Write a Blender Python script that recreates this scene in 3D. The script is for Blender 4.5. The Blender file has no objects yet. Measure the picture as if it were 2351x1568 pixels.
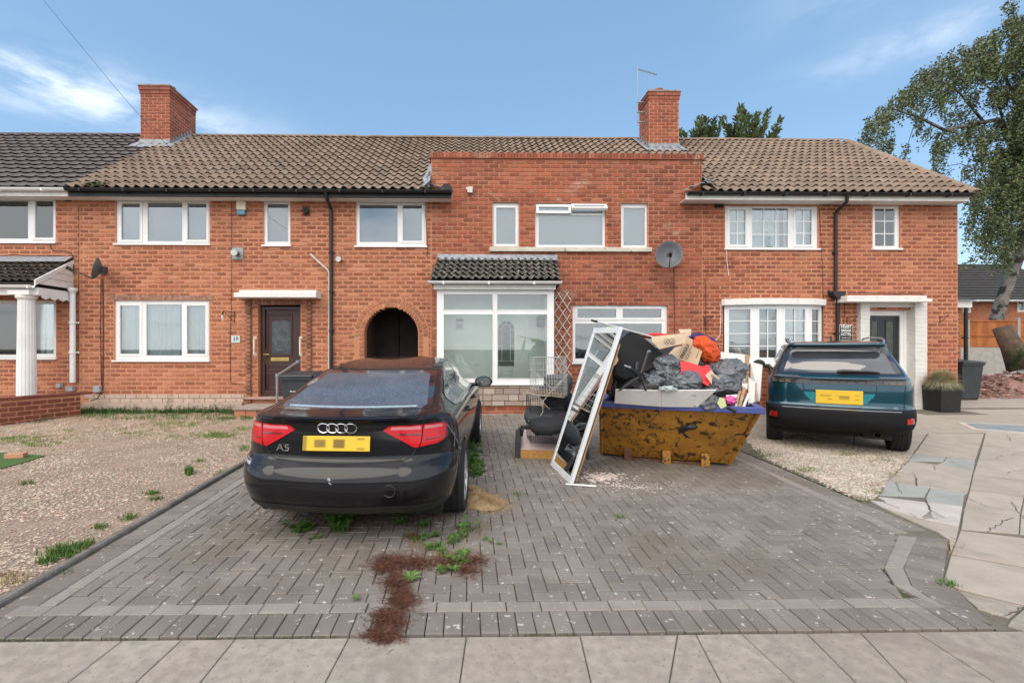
import bpy, math, random
import numpy as np
from mathutils import Matrix, Vector, noise
from mathutils.bvhtree import BVHTree
random.seed(7); np.random.seed(7)
R=math.radians
scene=bpy.context.scene
COL=scene.collection
# ---------------------------------------------------------------- camera
FPX=1080.0; CX=1093.0; CY=800.0; CAMH=1.58; YAW=R(1.0)
cam=bpy.data.cameras.new('camera'); cam_o=bpy.data.objects.new('camera',cam); COL.objects.link(cam_o)
cam.sensor_width=36; cam.lens=36*FPX/2351
cam.shift_x=(1175.5-CX)/2351; cam.shift_y=(CY-784)/2351
cam.clip_end=3000; cam.clip_start=.05
cam_o.location=(0,0,CAMH); cam_o.rotation_euler=(R(90),0,-YAW)
scene.camera=cam_o
# ---------------------------------------------------------------- world, sun, exposure
SUN_EL,SUN_AZ=R(50),R(214)          # azimuth clockwise from +Y
world=bpy.data.worlds.new('World'); scene.world=world; world.use_nodes=True
wn=world.node_tree.nodes; wl=world.node_tree.links
for n in list(wn): wn.remove(n)
def wnode(t,**k):
    n=wn.new(t)
    for a,b in k.items(): setattr(n,a,b)
    return n
sky=wnode('ShaderNodeTexSky',sky_type='NISHITA',sun_disc=False,sun_elevation=SUN_EL,sun_rotation=SUN_AZ)
sky.air_density=1.0; sky.dust_density=0.6; sky.ozone_density=1.2
tc=wnode('ShaderNodeTexCoord')
sep=wnode('ShaderNodeSeparateXYZ'); wl.new(tc.outputs['Generated'],sep.inputs[0])
def wmath(op,a,b=None,clamp=False):
    n=wnode('ShaderNodeMath',operation=op,use_clamp=clamp)
    for i,v in enumerate((a,b)):
        if v is None: continue
        if isinstance(v,(int,float)): n.inputs[i].default_value=v
        else: wl.new(v,n.inputs[i])
    return n.outputs[0]
X_,Y_,Z_=sep.outputs
zz=wmath('ADD',wmath('MAXIMUM',Z_,0.0),0.12)
cmb=wnode('ShaderNodeCombineXYZ')
wl.new(wmath('DIVIDE',X_,zz),cmb.inputs[0]); wl.new(wmath('DIVIDE',Y_,zz),cmb.inputs[1])
def wnoise(vec,scale,detail=6,rough=.6,dist=.4):
    n=wnode('ShaderNodeTexNoise'); n.inputs['Scale'].default_value=scale; n.inputs['Detail'].default_value=detail
    n.inputs['Roughness'].default_value=rough; n.inputs['Distortion'].default_value=dist; wl.new(vec,n.inputs['Vector']); return n.outputs['Fac']
def ramp(v,a,b):
    n=wnode('ShaderNodeMapRange',clamp=True,interpolation_type='SMOOTHSTEP'); wl.new(v,n.inputs[0])
    n.inputs[1].default_value=a; n.inputs[2].default_value=b; return n.outputs[0]
# thin streaky clouds: two banks ahead, broken cover overhead and behind
mp=wnode('ShaderNodeMapping'); mp.inputs['Scale'].default_value=(2.0,2.0,6.0); wl.new(tc.outputs['Generated'],mp.inputs[0])
streak=wnoise(mp.outputs[0],2.6,8,.62,.25)
def bank(az,el,wa,we,amt):
    d=Vector((math.sin(az)*math.cos(el),math.cos(az)*math.cos(el),math.sin(el)))
    rt=Vector((math.cos(az),-math.sin(az),0)); up=rt.cross(d)
    def dot(v,s):
        n=wnode('ShaderNodeVectorMath',operation='DOT_PRODUCT'); wl.new(tc.outputs['Generated'],n.inputs[0]); n.inputs[1].default_value=tuple(v/s); return n.outputs['Value']
    a=dot(rt,wa); b=dot(up,we); f=wmath('GREATER_THAN',dot(d,1.0),0.0)
    q=wmath('ADD',wmath('MULTIPLY',a,a),wmath('MULTIPLY',b,b))
    g=wmath('POWER',2.718,wmath('MULTIPLY',q,-1.0))
    return wmath('MULTIPLY',wmath('MULTIPLY',g,f),amt)
b1=bank(R(-38),R(22.5),.22,.040,.58); b2=bank(R(44.5),R(25.5),.12,.024,.26); b3=bank(R(47),R(32),.16,.05,.22)
banks=wmath('ADD',wmath('ADD',b1,b2),b3)
m1=wmath('MULTIPLY',banks,ramp(streak,.36,.70),True)
broad=wnoise(cmb.outputs[0],.9,7,.55,.3)
behind=ramp(Y_,.25,-.35)
cov=ramp(wmath('ADD',broad,wmath('MULTIPLY',behind,.22)),.50,.66)
hi=wmath('MAXIMUM',ramp(Z_,.62,.80),behind)
m2=wmath('MULTIPLY',wmath('MULTIPLY',cov,hi),.85)
msk=wmath('MAXIMUM',m1,m2,True)
mix=wnode('ShaderNodeMix',data_type='RGBA'); wl.new(msk,mix.inputs[0])
gain=wnode('ShaderNodeMix',data_type='RGBA',blend_type='MULTIPLY'); gain.inputs[0].default_value=1
wl.new(sky.outputs[0],gain.inputs[6]); gain.inputs[7].default_value=(1.05,1.02,.93,1)
hz_=wnode('ShaderNodeMix',data_type='RGBA'); hz_.inputs[0].default_value=.5; wl.new(gain.outputs[2],hz_.inputs[6]); hz_.inputs[7].default_value=(1.05,2.05,3.35,1)
wl.new(hz_.outputs[2],mix.inputs[6]); mix.inputs[7].default_value=(7.2,7.3,7.5,1)
bg=wnode('ShaderNodeBackground'); bg.inputs[1].default_value=0.15; wl.new(mix.outputs[2],bg.inputs[0])
out=wnode('ShaderNodeOutputWorld'); wl.new(bg.outputs[0],out.inputs[0])
sl=bpy.data.lights.new('sun','SUN'); sl.energy=1.5; sl.angle=R(58); sl.color=(1,.87,.72)
so=bpy.data.objects.new('sun',sl); COL.objects.link(so)
sd=Vector((math.sin(SUN_AZ)*math.cos(SUN_EL),math.cos(SUN_AZ)*math.cos(SUN_EL),math.sin(SUN_EL)))
so.rotation_euler=sd.to_track_quat('Z','Y').to_euler(); so.location=(0,-5,12)
vs=scene.view_settings; vs.view_transform='Standard'; vs.look='None'; vs.gamma=1; vs.use_curve_mapping=False; vs.exposure=0.72
# ---------------------------------------------------------------- mapping of picture measurements (2351 wide) to places
def ray(vx,vy):
    dx,dz=(vx-CX)/FPX,(CY-vy)/FPX
    return Vector((dx*math.cos(YAW)+math.sin(YAW),-dx*math.sin(YAW)+math.cos(YAW),dz))
FAC=10.4
SL=.028
def gz(x,y): return min(max(SL*(y-2.57),0.0),.22)
def P(vx,vy,Y=FAC):
    d=ray(vx,vy); t=Y/d.y; return Vector((d.x*t,Y,CAMH+d.z*t))
def G(vx,vy,dz=0):
    d=ray(vx,vy); Y=5.0
    for _ in range(40):
        Y=.5*Y+.5*(CAMH-gz(0,Y)-dz)/max(-d.z,1e-4)*d.y
    t=Y/d.y; return Vector((d.x*t,Y,gz(0,Y)+dz))
# ---------------------------------------------------------------- materials
MATS={}
def mat(name,col,rough=.65,col2=None,var=.18,scale=6.0,bump=0.0,bscale=60.0,metal=0.0,coat=0.0,spec=.5,rnd=0.0,speck=None,big=None,detail=5,strength=1.0,fade=None,vein=None,coatr=.04):
    """speck=(colour,scale,lo,hi) sharp spots; big=(colour,scale,lo,hi) broad stains; rnd= per piece value change"""
    if name in MATS: return MATS[name]
    m=bpy.data.materials.new(name); m.use_nodes=True; MATS[name]=m
    nt=m.node_tree; N=nt.nodes; L=nt.links; bs=N['Principled BSDF']
    geo=N.new('ShaderNodeNewGeometry')
    def nz(s,d=detail,rg=.6,ds=0):
        n=N.new('ShaderNodeTexNoise'); n.inputs['Scale'].default_value=s; n.inputs['Detail'].default_value=d; n.inputs['Roughness'].default_value=rg
        n.inputs['Distortion'].default_value=ds; L.new(geo.outputs['Position'],n.inputs['Vector']); return n.outputs['Fac']
    def mr(v,a,b,c=0,d=1):
        n=N.new('ShaderNodeMapRange'); n.clamp=True; L.new(v,n.inputs[0])
        for i,q in enumerate((a,b,c,d)): n.inputs[i+1].default_value=q
        return n.outputs[0]
    def mx(f,a,b,bt='MIX'):
        n=N.new('ShaderNodeMix'); n.data_type='RGBA'; n.blend_type=bt
        if isinstance(f,float): n.inputs[0].default_value=f
        else: L.new(f,n.inputs[0])
        for i,v in ((6,a),(7,b)):
            if isinstance(v,tuple): n.inputs[i].default_value=v if len(v)==4 else (*v,1)
            else: L.new(v,n.inputs[i])
        return n.outputs[2]
    if col2 is None: col2=tuple(c*(1-var) for c in col); c1=tuple(min(1,c*(1+var*.6)) for c in col)
    else: c1=col
    c=mx(mr(nz(scale),.36,.64),c1,col2)
    if rnd:
        at=N.new('ShaderNodeAttribute'); at.attribute_name='rnd'
        oi=N.new('ShaderNodeObjectInfo')
        ad=N.new('ShaderNodeMath'); ad.operation='ADD'; L.new(at.outputs['Fac'],ad.inputs[0]); L.new(oi.outputs['Random'],ad.inputs[1])
        fr=N.new('ShaderNodeMath'); fr.operation='FRACT'; L.new(ad.outputs[0],fr.inputs[0])
        wn_=N.new('ShaderNodeTexWhiteNoise'); wn_.noise_dimensions='1D'; L.new(fr.outputs[0],wn_.inputs['W'])
        v=mr(fr.outputs[0],0,1,1-rnd,1+rnd*.75)
        cb=N.new('ShaderNodeCombineColor'); 
        hf=.35 if rnd>.2 else .12; hue=mr(wn_.outputs['Value'],0,1,1-rnd*hf,1+rnd*hf)
        mu=N.new('ShaderNodeMath'); mu.operation='MULTIPLY'; L.new(v,mu.inputs[0]); L.new(hue,mu.inputs[1])
        L.new(v,cb.inputs[0]); L.new(mu.outputs[0],cb.inputs[1]); L.new(mu.outputs[0],cb.inputs[2])
        c=mx(1.0,c,cb.outputs[0],'MULTIPLY')
    if fade and rnd:
        w2=N.new('ShaderNodeTexWhiteNoise'); w2.noise_dimensions='1D'; ad2=N.new('ShaderNodeMath'); ad2.operation='ADD'; L.new(fr.outputs[0],ad2.inputs[0]); ad2.inputs[1].default_value=7.31; L.new(ad2.outputs[0],w2.inputs['W'])
        c=mx(mr(w2.outputs['Value'],fade[1],1.0,0,fade[2]),c,fade[0])
    if big:
        c=mx(mr(nz(big[1],6,.6,.5),big[2],big[3]),c,big[0])
    if vein:
        for k_ in (0,1):
            v_=nz(vein[1]*(1+.9*k_),3,.55,1.2); s1=N.new('ShaderNodeMath'); s1.operation='SUBTRACT'; L.new(v_,s1.inputs[0]); s1.inputs[1].default_value=.47+.07*k_; s2=N.new('ShaderNodeMath'); s2.operation='ABSOLUTE'; L.new(s1.outputs[0],s2.inputs[0])
            s3=N.new('ShaderNodeMath'); s3.operation='MULTIPLY'; L.new(mr(s2.outputs[0],vein[2],vein[2]*.4),s3.inputs[0]); L.new(mr(nz(1.1+k_,3),.46,.56),s3.inputs[1])
            c=mx(s3.outputs[0],c,vein[0])
    if speck:
        c=mx(mr(nz(speck[1],2,.5),speck[2],speck[3]),c,speck[0])
    L.new(c,bs.inputs['Base Color'])
    bs.inputs['Roughness'].default_value=rough; bs.inputs['Metallic'].default_value=metal
    bs.inputs['Specular IOR Level'].default_value=spec
    if coat: bs.inputs['Coat Weight'].default_value=coat; bs.inputs['Coat Roughness'].default_value=coatr
    if bump:
        b=N.new('ShaderNodeBump'); b.inputs['Strength'].default_value=strength; b.inputs['Distance'].default_value=bump
        L.new(nz(bscale,6,.65),b.inputs['Height']); L.new(b.outputs[0],bs.inputs['Normal'])
    return m
def glass(name,tint=(.9,.95,.95),base=.10,rough=.02,refl=(1,1,1)):
    if name in MATS: return MATS[name]
    m=bpy.data.materials.new(name); m.use_nodes=True; MATS[name]=m; nt=m.node_tree; N=nt.nodes; L=nt.links
    for n in list(N): N.remove(n)
    o=N.new('ShaderNodeOutputMaterial'); t=N.new('ShaderNodeBsdfTransparent'); g=N.new('ShaderNodeBsdfGlossy'); mxs=N.new('ShaderNodeMixShader')
    t.inputs[0].default_value=(*tint,1); g.inputs[0].default_value=(*refl,1); g.inputs['Roughness'].default_value=rough
    lw=N.new('ShaderNodeFresnel'); lw.inputs[0].default_value=1.5
    a=N.new('ShaderNodeMath'); a.operation='ADD'; a.use_clamp=True; L.new(lw.outputs[0],a.inputs[0]); a.inputs[1].default_value=base
    L.new(a.outputs[0],mxs.inputs[0]); L.new(t.outputs[0],mxs.inputs[1]); L.new(g.outputs[0],mxs.inputs[2]); L.new(mxs.outputs[0],o.inputs[0])
    return m
# ---------------------------------------------------------------- object helpers
WM={}
def props(o,label=None,cat=None,group=None,kind=None):
    if label: o['label']=label
    if cat: o['category']=cat
    if group: o['group']=group
    if kind: o['kind']=kind
    return o
def attach(o,parent,local=False):
    o.parent=parent
    if not local: o.matrix_parent_inverse=WM[parent.name].inverted()
def thing(name,label,cat,loc=(0,0,0),rot=(0,0,0),group=None):
    o=bpy.data.objects.new(name,None); COL.objects.link(o); o.empty_display_size=.2
    o.location=loc; o.rotation_euler=rot
    WM[o.name]=Matrix.Translation(loc)@Matrix.Rotation(rot[2],4,'Z')@Matrix.Rotation(rot[1],4,'Y')@Matrix.Rotation(rot[0],4,'X')
    return props(o,label,cat,group)
class MB:
    def __init__(s): s.v=[]; s.f=[]; s.m=[]; s.r=[]
    def add(s,vs,fs,mi=0,rnd=None):
        b=len(s.v); s.v.extend([tuple(v) for v in vs]); s.f.extend([tuple(i+b for i in f) for f in fs]); s.m.extend([mi]*len(fs))
        s.r.extend([random.random() if rnd is None else rnd]*len(fs)); return s
    def box(s,x0,x1,y0,y1,z0,z1,mi=0,M=None,rnd=None):
        vs=[Vector((x,y,z)) for z in (z0,z1) for y in (y0,y1) for x in (x0,x1)]
        if M is not None: vs=[M@v for v in vs]
        return s.add(vs,[(0,2,3,1),(4,5,7,6),(0,1,5,4),(2,6,7,3),(0,4,6,2),(1,3,7,5)],mi,rnd)
    def cbox(s,c,size,rot=(0,0,0),mi=0,rnd=None):
        M=Matrix.Translation(c)@Matrix.Rotation(rot[2],4,'Z')@Matrix.Rotation(rot[1],4,'Y')@Matrix.Rotation(rot[0],4,'X')
        a,b,d=[q/2 for q in size]; return s.box(-a,a,-b,b,-d,d,mi,M,rnd)
    def prism(s,poly,h,mi=0,M=None,axis='z',o=0.0):
        """2D polygon extruded; axis z: (x,y)->z in o..o+h ; y: (x,z) -> y in o..o+h ; x: (y,z)->x"""
        def mk(p,t): return {'z':(p[0],p[1],t),'y':(p[0],t,p[1]),'x':(t,p[0],p[1])}[axis]
        n=len(poly); vs=[Vector(mk(p,o)) for p in poly]+[Vector(mk(p,o+h)) for p in poly]
        if M is not None: vs=[M@v for v in vs]
        fs=[tuple(range(n))[::-1],tuple(range(n,2*n))]+[(i,(i+1)%n,(i+1)%n+n,i+n) for i in range(n)]
        return s.add(vs,fs,mi)
    def tube(s,pts,r,n=8,mi=0,cap=True,M=None):
        pts=[Vector(p) for p in pts]; rs=r if isinstance(r,(list,tuple)) else [r]*len(pts)
        rings=[]; up=None
        for i,p in enumerate(pts):
            d=(pts[min(i+1,len(pts)-1)]-pts[max(i-1,0)]).normalized()
            if up is None: up=Vector((0,0,1)) if abs(d.z)<.9 else Vector((1,0,0))
            a=d.cross(up)
            if a.length<1e-4: a=d.cross(Vector((.3,1,.2)))
            a.normalize(); b=a.cross(d).normalized(); up=b
            rings.append([p+rs[i]*(math.cos(2*math.pi*k/n)*a+math.sin(2*math.pi*k/n)*b) for k in range(n)])
        vs=[v for rr in rings for v in rr]
        if M is not None: vs=[M@v for v in vs]
        fs=[(i*n+k,i*n+(k+1)%n,(i+1)*n+(k+1)%n,(i+1)*n+k) for i in range(len(pts)-1) for k in range(n)]
        if cap: fs+=[tuple(range(n))[::-1],tuple((len(pts)-1)*n+k for k in range(n))]
        return s.add(vs,fs,mi)
    def lathe(s,prof,n=24,mi=0,M=None,a0=0,a1=2*math.pi):
        full=abs(a1-a0-2*math.pi)<1e-6; k=n if full else n+1
        vs=[Vector((r*math.cos(a0+(a1-a0)*i/n),r*math.sin(a0+(a1-a0)*i/n),z)) for r,z in prof for i in range(k)]
        if M is not None: vs=[M@v for v in vs]
        fs=[(j*k+i,j*k+(i+1)%k,(j+1)*k+(i+1)%k,(j+1)*k+i) for j in range(len(prof)-1) for i in range(n)]
        return s.add(vs,fs,mi)
    def ring(s,x0,x1,z0,z1,w,y0,y1,mi=0):
        s.box(x0,x0+w,y0,y1,z0,z1,mi); s.box(x1-w,x1,y0,y1,z0,z1,mi)
        s.box(x0+w,x1-w,y0,y1,z0,z0+w,mi); s.box(x0+w,x1-w,y0,y1,z1-w,z1,mi); return s
    def sub(s,o,M=None):
        vs=o.v if M is None else [M@Vector(v) for v in o.v]
        b=len(s.v); s.v.extend([tuple(v) for v in vs]); s.f.extend([tuple(i+b for i in f) for f in o.f]); s.m.extend(o.m); s.r.extend(o.r); return s
    def build(s,name,mats,parent=None,local=False,smooth=False,bevel=0,solid=0,subsurf=0,label=None,cat=None,group=None,kind=None,rnd=False,angle=40):
        if not isinstance(mats,(list,tuple)): mats=[mats]
        me=bpy.data.meshes.new(name)
        vs=np.array(s.v,dtype=np.float64).reshape(-1,3)
        if local: c=np.zeros(3)
        else:
            lo=vs.min(0); hi_=vs.max(0); c=np.array([(lo[0]+hi_[0])/2,(lo[1]+hi_[1])/2,lo[2]])
        me.from_pydata((vs-c).tolist(),[],s.f)
        for m in mats: me.materials.append(m)
        if len(mats)>1: me.polygons.foreach_set('material_index',s.m)
        if rnd:
            at=me.attributes.new('rnd','FLOAT','FACE'); at.data.foreach_set('value',s.r)
        me.update()
        if smooth:
            me.polygons.foreach_set('use_smooth',[True]*len(me.polygons))
            if smooth!='all':
                try: me.set_sharp_from_angle(angle=R(angle))
                except Exception: pass
        o=bpy.data.objects.new(name,me); COL.objects.link(o)
        o.location=c; WM[o.name]=Matrix.Translation(c)
        if parent is not None:
            attach(o,parent,local)
            if local: WM[o.name]=WM[parent.name].copy()
        if solid:
            md=o.modifiers.new('s','SOLIDIFY'); md.thickness=solid; md.offset=0
        if subsurf:
            md=o.modifiers.new('u','SUBSURF'); md.levels=md.render_levels=subsurf
        if bevel:
            md=o.modifiers.new('b','BEVEL'); md.width=bevel; md.segments=2; md.limit_method='ANGLE'
        return props(o,label,cat,group,kind)
def text(s,name,size,mat_,loc,rot,parent,local=False,ext=.002,align='CENTER',sx=1,font_off=0.0):
    cu=bpy.data.curves.new(name,'FONT'); cu.body=s; cu.size=size; cu.extrude=ext; cu.align_x=align; cu.align_y='CENTER'; cu.offset=font_off
    cu.materials.append(mat_); t_=bpy.data.objects.new('t',cu); COL.objects.link(t_); dg=bpy.context.evaluated_depsgraph_get(); me=bpy.data.meshes.new_from_object(t_.evaluated_get(dg)); bpy.data.objects.remove(t_)
    me.materials.clear(); me.materials.append(mat_); o=bpy.data.objects.new(name,me); COL.objects.link(o); o.location=loc; o.rotation_euler=rot; o.scale=(sx,1,1)
    if parent is not None: attach(o,parent,local)
    return o
PIECE={}
def scatter(name,variants,places,mat_,parent,limit=300,rest=None,key=None,smooth=False):
    """places: list of (M 4x4, variant index, rnd). The largest `limit` become objects, the others one joined part."""
    if key: places=sorted(places,key=key)
    if len(places)<=limit+20: limit=len(places)
    for M,vi,rn in places[:limit]:
        k=(name,id(variants),vi,mat_.name)
        if k not in PIECE:
            me=bpy.data.meshes.new(name); me.from_pydata(variants[vi][0],[],variants[vi][1]); me.materials.append(mat_)
            if smooth: me.polygons.foreach_set('use_smooth',[True]*len(me.polygons))
            PIECE[k]=me
        o=bpy.data.objects.new(name,PIECE[k]); COL.objects.link(o); attach(o,parent); o.matrix_basis=M
    if len(places)>limit:
        b=MB()
        for M,vi,rn in places[limit:]:
            A=np.array(M); v=np.array(variants[vi][0])@A[:3,:3].T+A[:3,3]
            b.add(v.tolist(),variants[vi][1],0,rn)
        o=b.build(rest or name+'work',mat_,parent,rnd=True,kind='stuff',smooth='all' if smooth else False)
def cells(rect,holes):
    """rectangle minus hole rectangles -> list of rectangles (x0,x1,z0,z1)"""
    xs=sorted({rect[0],rect[1]}|{min(max(h[k],rect[0]),rect[1]) for h in holes for k in (0,1)})
    res=[]
    for a,b in zip(xs[:-1],xs[1:]):
        if b-a<1e-5: continue
        m=(a+b)/2; hs=sorted([(h[2],h[3]) for h in holes if h[0]<m<h[1]]); z=rect[2]
        for h0,h1 in hs:
            if h0>z: res.append([a,b,z,min(h0,rect[3])])
            z=max(z,h1)
        if z<rect[3]: res.append([a,b,z,rect[3]])
    out=[]
    for r in res:
        if out:
            for q in reversed(out[-8:]):
                if abs(q[1]-r[0])<1e-6 and abs(q[2]-r[2])<1e-6 and abs(q[3]-r[3])<1e-6: q[1]=r[1]; break
            else: out.append(r)
        else: out.append(r)
    return out
def clip(poly,a,b):
    """keep the left side of the line a->b"""
    res=[]; n=len(poly)
    def sd_(p): return (b[0]-a[0])*(p[1]-a[1])-(b[1]-a[1])*(p[0]-a[0])
    for i in range(n):
        p,q=poly[i],poly[(i+1)%n]; sp,sq=sd_(p),sd_(q)
        if sp>=0: res.append(p)
        if (sp>=0)!=(sq>=0):
            t=sp/(sp-sq); res.append((p[0]+(q[0]-p[0])*t,p[1]+(q[1]-p[1])*t))
    return res
def inset(poly,d):
    n=len(poly); res=[]
    ar=sum(poly[i][0]*poly[(i+1)%n][1]-poly[(i+1)%n][0]*poly[i][1] for i in range(n))
    if ar<0: poly=poly[::-1]
    for i in range(n):
        p0,p1,p2=Vector(poly[i-1][:2]),Vector(poly[i][:2]),Vector(poly[(i+1)%n][:2])
        a=(p1-p0).normalized(); b=(p2-p1).normalized(); na=Vector((-a.y,a.x)); nb=Vector((-b.y,b.x))
        k=1+na.dot(nb); v=(na+nb)/max(k,.35); res.append(tuple(p1+v*d))
    return res
# ---------------------------------------------------------------- shared materials
m_white=mat('white_upvc',(.80,.80,.79),.35,var=.05,scale=3)
m_whitepaint=mat('white_paint',(.74,.72,.68),.6,var=.08,scale=9,bump=.002,bscale=30,speck=((.42,.33,.26),22,.70,.76))
m_black=mat('black_plastic',(.012,.012,.013),.45,var=.3)
m_rubber=mat('rubber',(.014,.014,.015),.8,var=.3,bump=.001,bscale=90)
m_lead=mat('lead_flashing',(.30,.32,.35),.55,var=.3,scale=14,metal=.2,bump=.006,bscale=20)
m_grey=mat('grey_metal',(.30,.32,.34),.45,var=.12,metal=.4)
m_cable=mat('cable',(.03,.018,.015),.7)
m_glass=glass('window_glass',(.82,.87,.89),.10)
m_glassclear=glass('porch_glass',(.95,.985,.97),.05)
m_dark=mat('dark_interior',(.02,.018,.016),.9)
m_brass=mat('brass',(.55,.40,.14),.3,metal=.8)
# ================================================================= GROUND
def gsheet(name,poly,dz,mt,th=.0,parent=None,step=None,kind='structure',jit=0.0):
    b=MB()
    xs=[p[0] for p in poly]; ys=[p[1] for p in poly]
    # cut along the two breaks of slope so that the sheet follows the ground
    ybr=sorted({min(ys),max(ys)}|{y for y in (2.57,10.4) if min(ys)<y<max(ys)})
    for a,c in zip(ybr[:-1],ybr[1:]):
        q=clip(clip(list(poly),(-999,a),(999,a)),(999,c),(-999,c))
        if len(q)<3: continue
        b.add([(x,y,gz(x,y)+dz) for x,y in q],[tuple(range(len(q)))])
    return b.build(name,mt,parent,kind=kind)
m_soil=mat('soil_and_grass',(.10,.085,.055),.95,col2=(.05,.065,.025),scale=1.2,bump=.03,bscale=12)
b=MB()
prof=[(-600,0),(2.57,0),(10.4,.22),(600,.22)]
for i in range(3):
    (a,za),(c,zc)=prof[i],prof[i+1]
    b.add([(-700,a,za-.07),(700,a,za-.07),(700,c,zc-.07),(-700,c,zc-.07)],[(0,1,2,3)])
b.build('ground',m_soil,kind='structure')
m_asph=mat('asphalt',(.055,.055,.056),.9,var=.2,scale=3,bump=.004,bscale=150)
gsheet('road',[(-80,-7.5),(80,-7.5),(80,-1.4),(-80,-1.4)],-.06,m_asph)
m_kerb=mat('concrete_kerb',(.30,.29,.27),.9,var=.2,scale=9,bump=.004,bscale=80)
kb=MB()
for i in range(-30,30): kb.box(i*.915,i*.915+.905,-1.4,-1.27,-.2,.0)
kb.build('kerb',m_kerb,kind='structure')
# ---- gravel front garden
m_gravbed=mat('gravel_bed',(.33,.235,.175),.95,col2=(.25,.17,.12),scale=1.3,bump=.012,bscale=70,speck=((.46,.38,.30),55,.55,.62),big=((.19,.125,.08),.8,.58,.72))
m_peb=mat('pebbles',(.48,.375,.285),.85,var=.15,scale=3,rnd=.45,big=((.36,.25,.17),.9,.55,.72))
left_grav=[(-16,2.0),(-2.9,2.0),(-2.9,10.2),(-16,10.2)]
gsheet('gravel_garden',left_grav,-.004,m_gravbed)
z6=lambda x,y:G((2500+x/1.631)/1.63332,(1600+y/1.631)/1.63332)
rg=[z6(*p) for p in ((450,60),(700,35),(1000,100),(1480,180),(1440,240),(1290,430),(1195,462),(960,352),(640,218))]
right_grav=[(p.x,p.y) for p in rg]
gsheet('gravel_patch',right_grav,.016,m_gravbed)
def inpoly(x,y,poly):
    c=False; n=len(poly)
    for i in range(n):
        (x1,y1),(x2,y2)=poly[i][:2],poly[(i+1)%n][:2]
        if (y1>y)!=(y2>y) and x<(x2-x1)*(y-y1)/(y2-y1)+x1: c=not c
    return c
def pebbles(name,pts,mt,smin,smax,dz=0.0,flat=.6,parent=None):
    n=len(pts); base=np.array([(1,0,0),(.2,.9,0),(-.9,.35,0),(-.4,-.85,0),(.1,.05,1),(0,0,-.6)],float)
    fs=np.array([(0,1,4),(1,2,4),(2,3,4),(3,0,4)])
    rng=np.random.RandomState(3); s=rng.uniform(smin,smax,n); th=rng.uniform(0,6.28,n)
    el=rng.uniform(.7,1.25,n)
    V=np.zeros((n,6,3)); c,sn=np.cos(th)[:,None],np.sin(th)[:,None]
    bx=base[None,:,0]*el[:,None]+rng.uniform(-.15,.15,(n,6)); by=base[None,:,1]/el[:,None]+rng.uniform(-.15,.15,(n,6)); bz=base[None,:,2]*flat*rng.uniform(.6,1.1,(n,1))
    V[:,:,0]=(bx*c-by*sn)*s[:,None]+pts[:,0:1]; V[:,:,1]=(bx*sn+by*c)*s[:,None]+pts[:,1:2]; V[:,:,2]=bz*s[:,None]+pts[:,2:3]+dz
    F=(fs[None]+6*np.arange(n)[:,None,None]).reshape(-1,3)
    me=bpy.data.meshes.new(name); me.vertices.add(6*n); me.vertices.foreach_set('co',V.reshape(-1)); me.loops.add(len(F)*3); me.loops.foreach_set('vertex_index',F.reshape(-1).astype(np.int32))
    me.polygons.add(len(F)); me.polygons.foreach_set('loop_start',np.arange(0,len(F)*3,3,dtype=np.int32)); me.polygons.foreach_set('loop_total',np.full(len(F),3,dtype=np.int32))
    me.update(calc_edges=True); me.validate(); me.materials.append(mt)
    at=me.attributes.new('rnd','FLOAT','FACE'); at.data.foreach_set('value',np.repeat(rng.uniform(0,1,n),4))
    o=bpy.data.objects.new(name,me); COL.objects.link(o); o['kind']='stuff'; WM[o.name]=Matrix.Identity(4)
    if parent: attach(o,parent)
    return o
rng=np.random.RandomState(5)
def gpts(n,x0,x1,y0,y1,test=None,pw=1.0):
    ys=y0+(y1-y0)*rng.uniform(0,1,n)**pw; xs=rng.uniform(x0,x1,n)
    pts=[(x,y,gz(x,y)) for x,y in zip(xs,ys) if test is None or test(x,y)]
    return np.array(pts)
TRK=[[G(*p) for p in s] for s in (((180,1195),(300,1160),(430,1100)),((60,1105),(200,1078),(330,1052)),((330,1030),(430,1010),(560,985)),((0,1230),(90,1200)),((250,1210),(330,1180)))]
def bare(x,y):
    for s in TRK:
        for a_,b_ in zip(s[:-1],s[1:]):
            dx,dy=b_.x-a_.x,b_.y-a_.y; t=min(1,max(0,((x-a_.x)*dx+(y-a_.y)*dy)/(dx*dx+dy*dy))); d_=math.hypot(x-a_.x-t*dx,y-a_.y-t*dy)
            if d_<.16 and random.random()<.85*(1-d_/.16)+.15: return False
    v=noise.noise(Vector((x*.55,y*1.3,3.1))); return random.random()<(.95 if v<.12 else .35)
pebbles('gravel',gpts(85000,-9.4,-2.97,2.2,9.7,lambda x,y:x>-1.02*y-.6 and bare(x,y),1.5),m_peb,.008,.017)
m_peb2=mat('pale_pebbles',(.47,.41,.335),.85,var=.15,scale=3,rnd=.45)
xs=[p[0] for p in right_grav]; ys=[p[1] for p in right_grav]
pebbles('pale_gravel',gpts(27000,min(xs)-.1,max(xs)+.1,min(ys)-.1,max(ys),lambda x,y:inpoly(x+random.gauss(0,.035),y+random.gauss(0,.035),right_grav)),m_peb2,.009,.018,.016)
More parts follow.
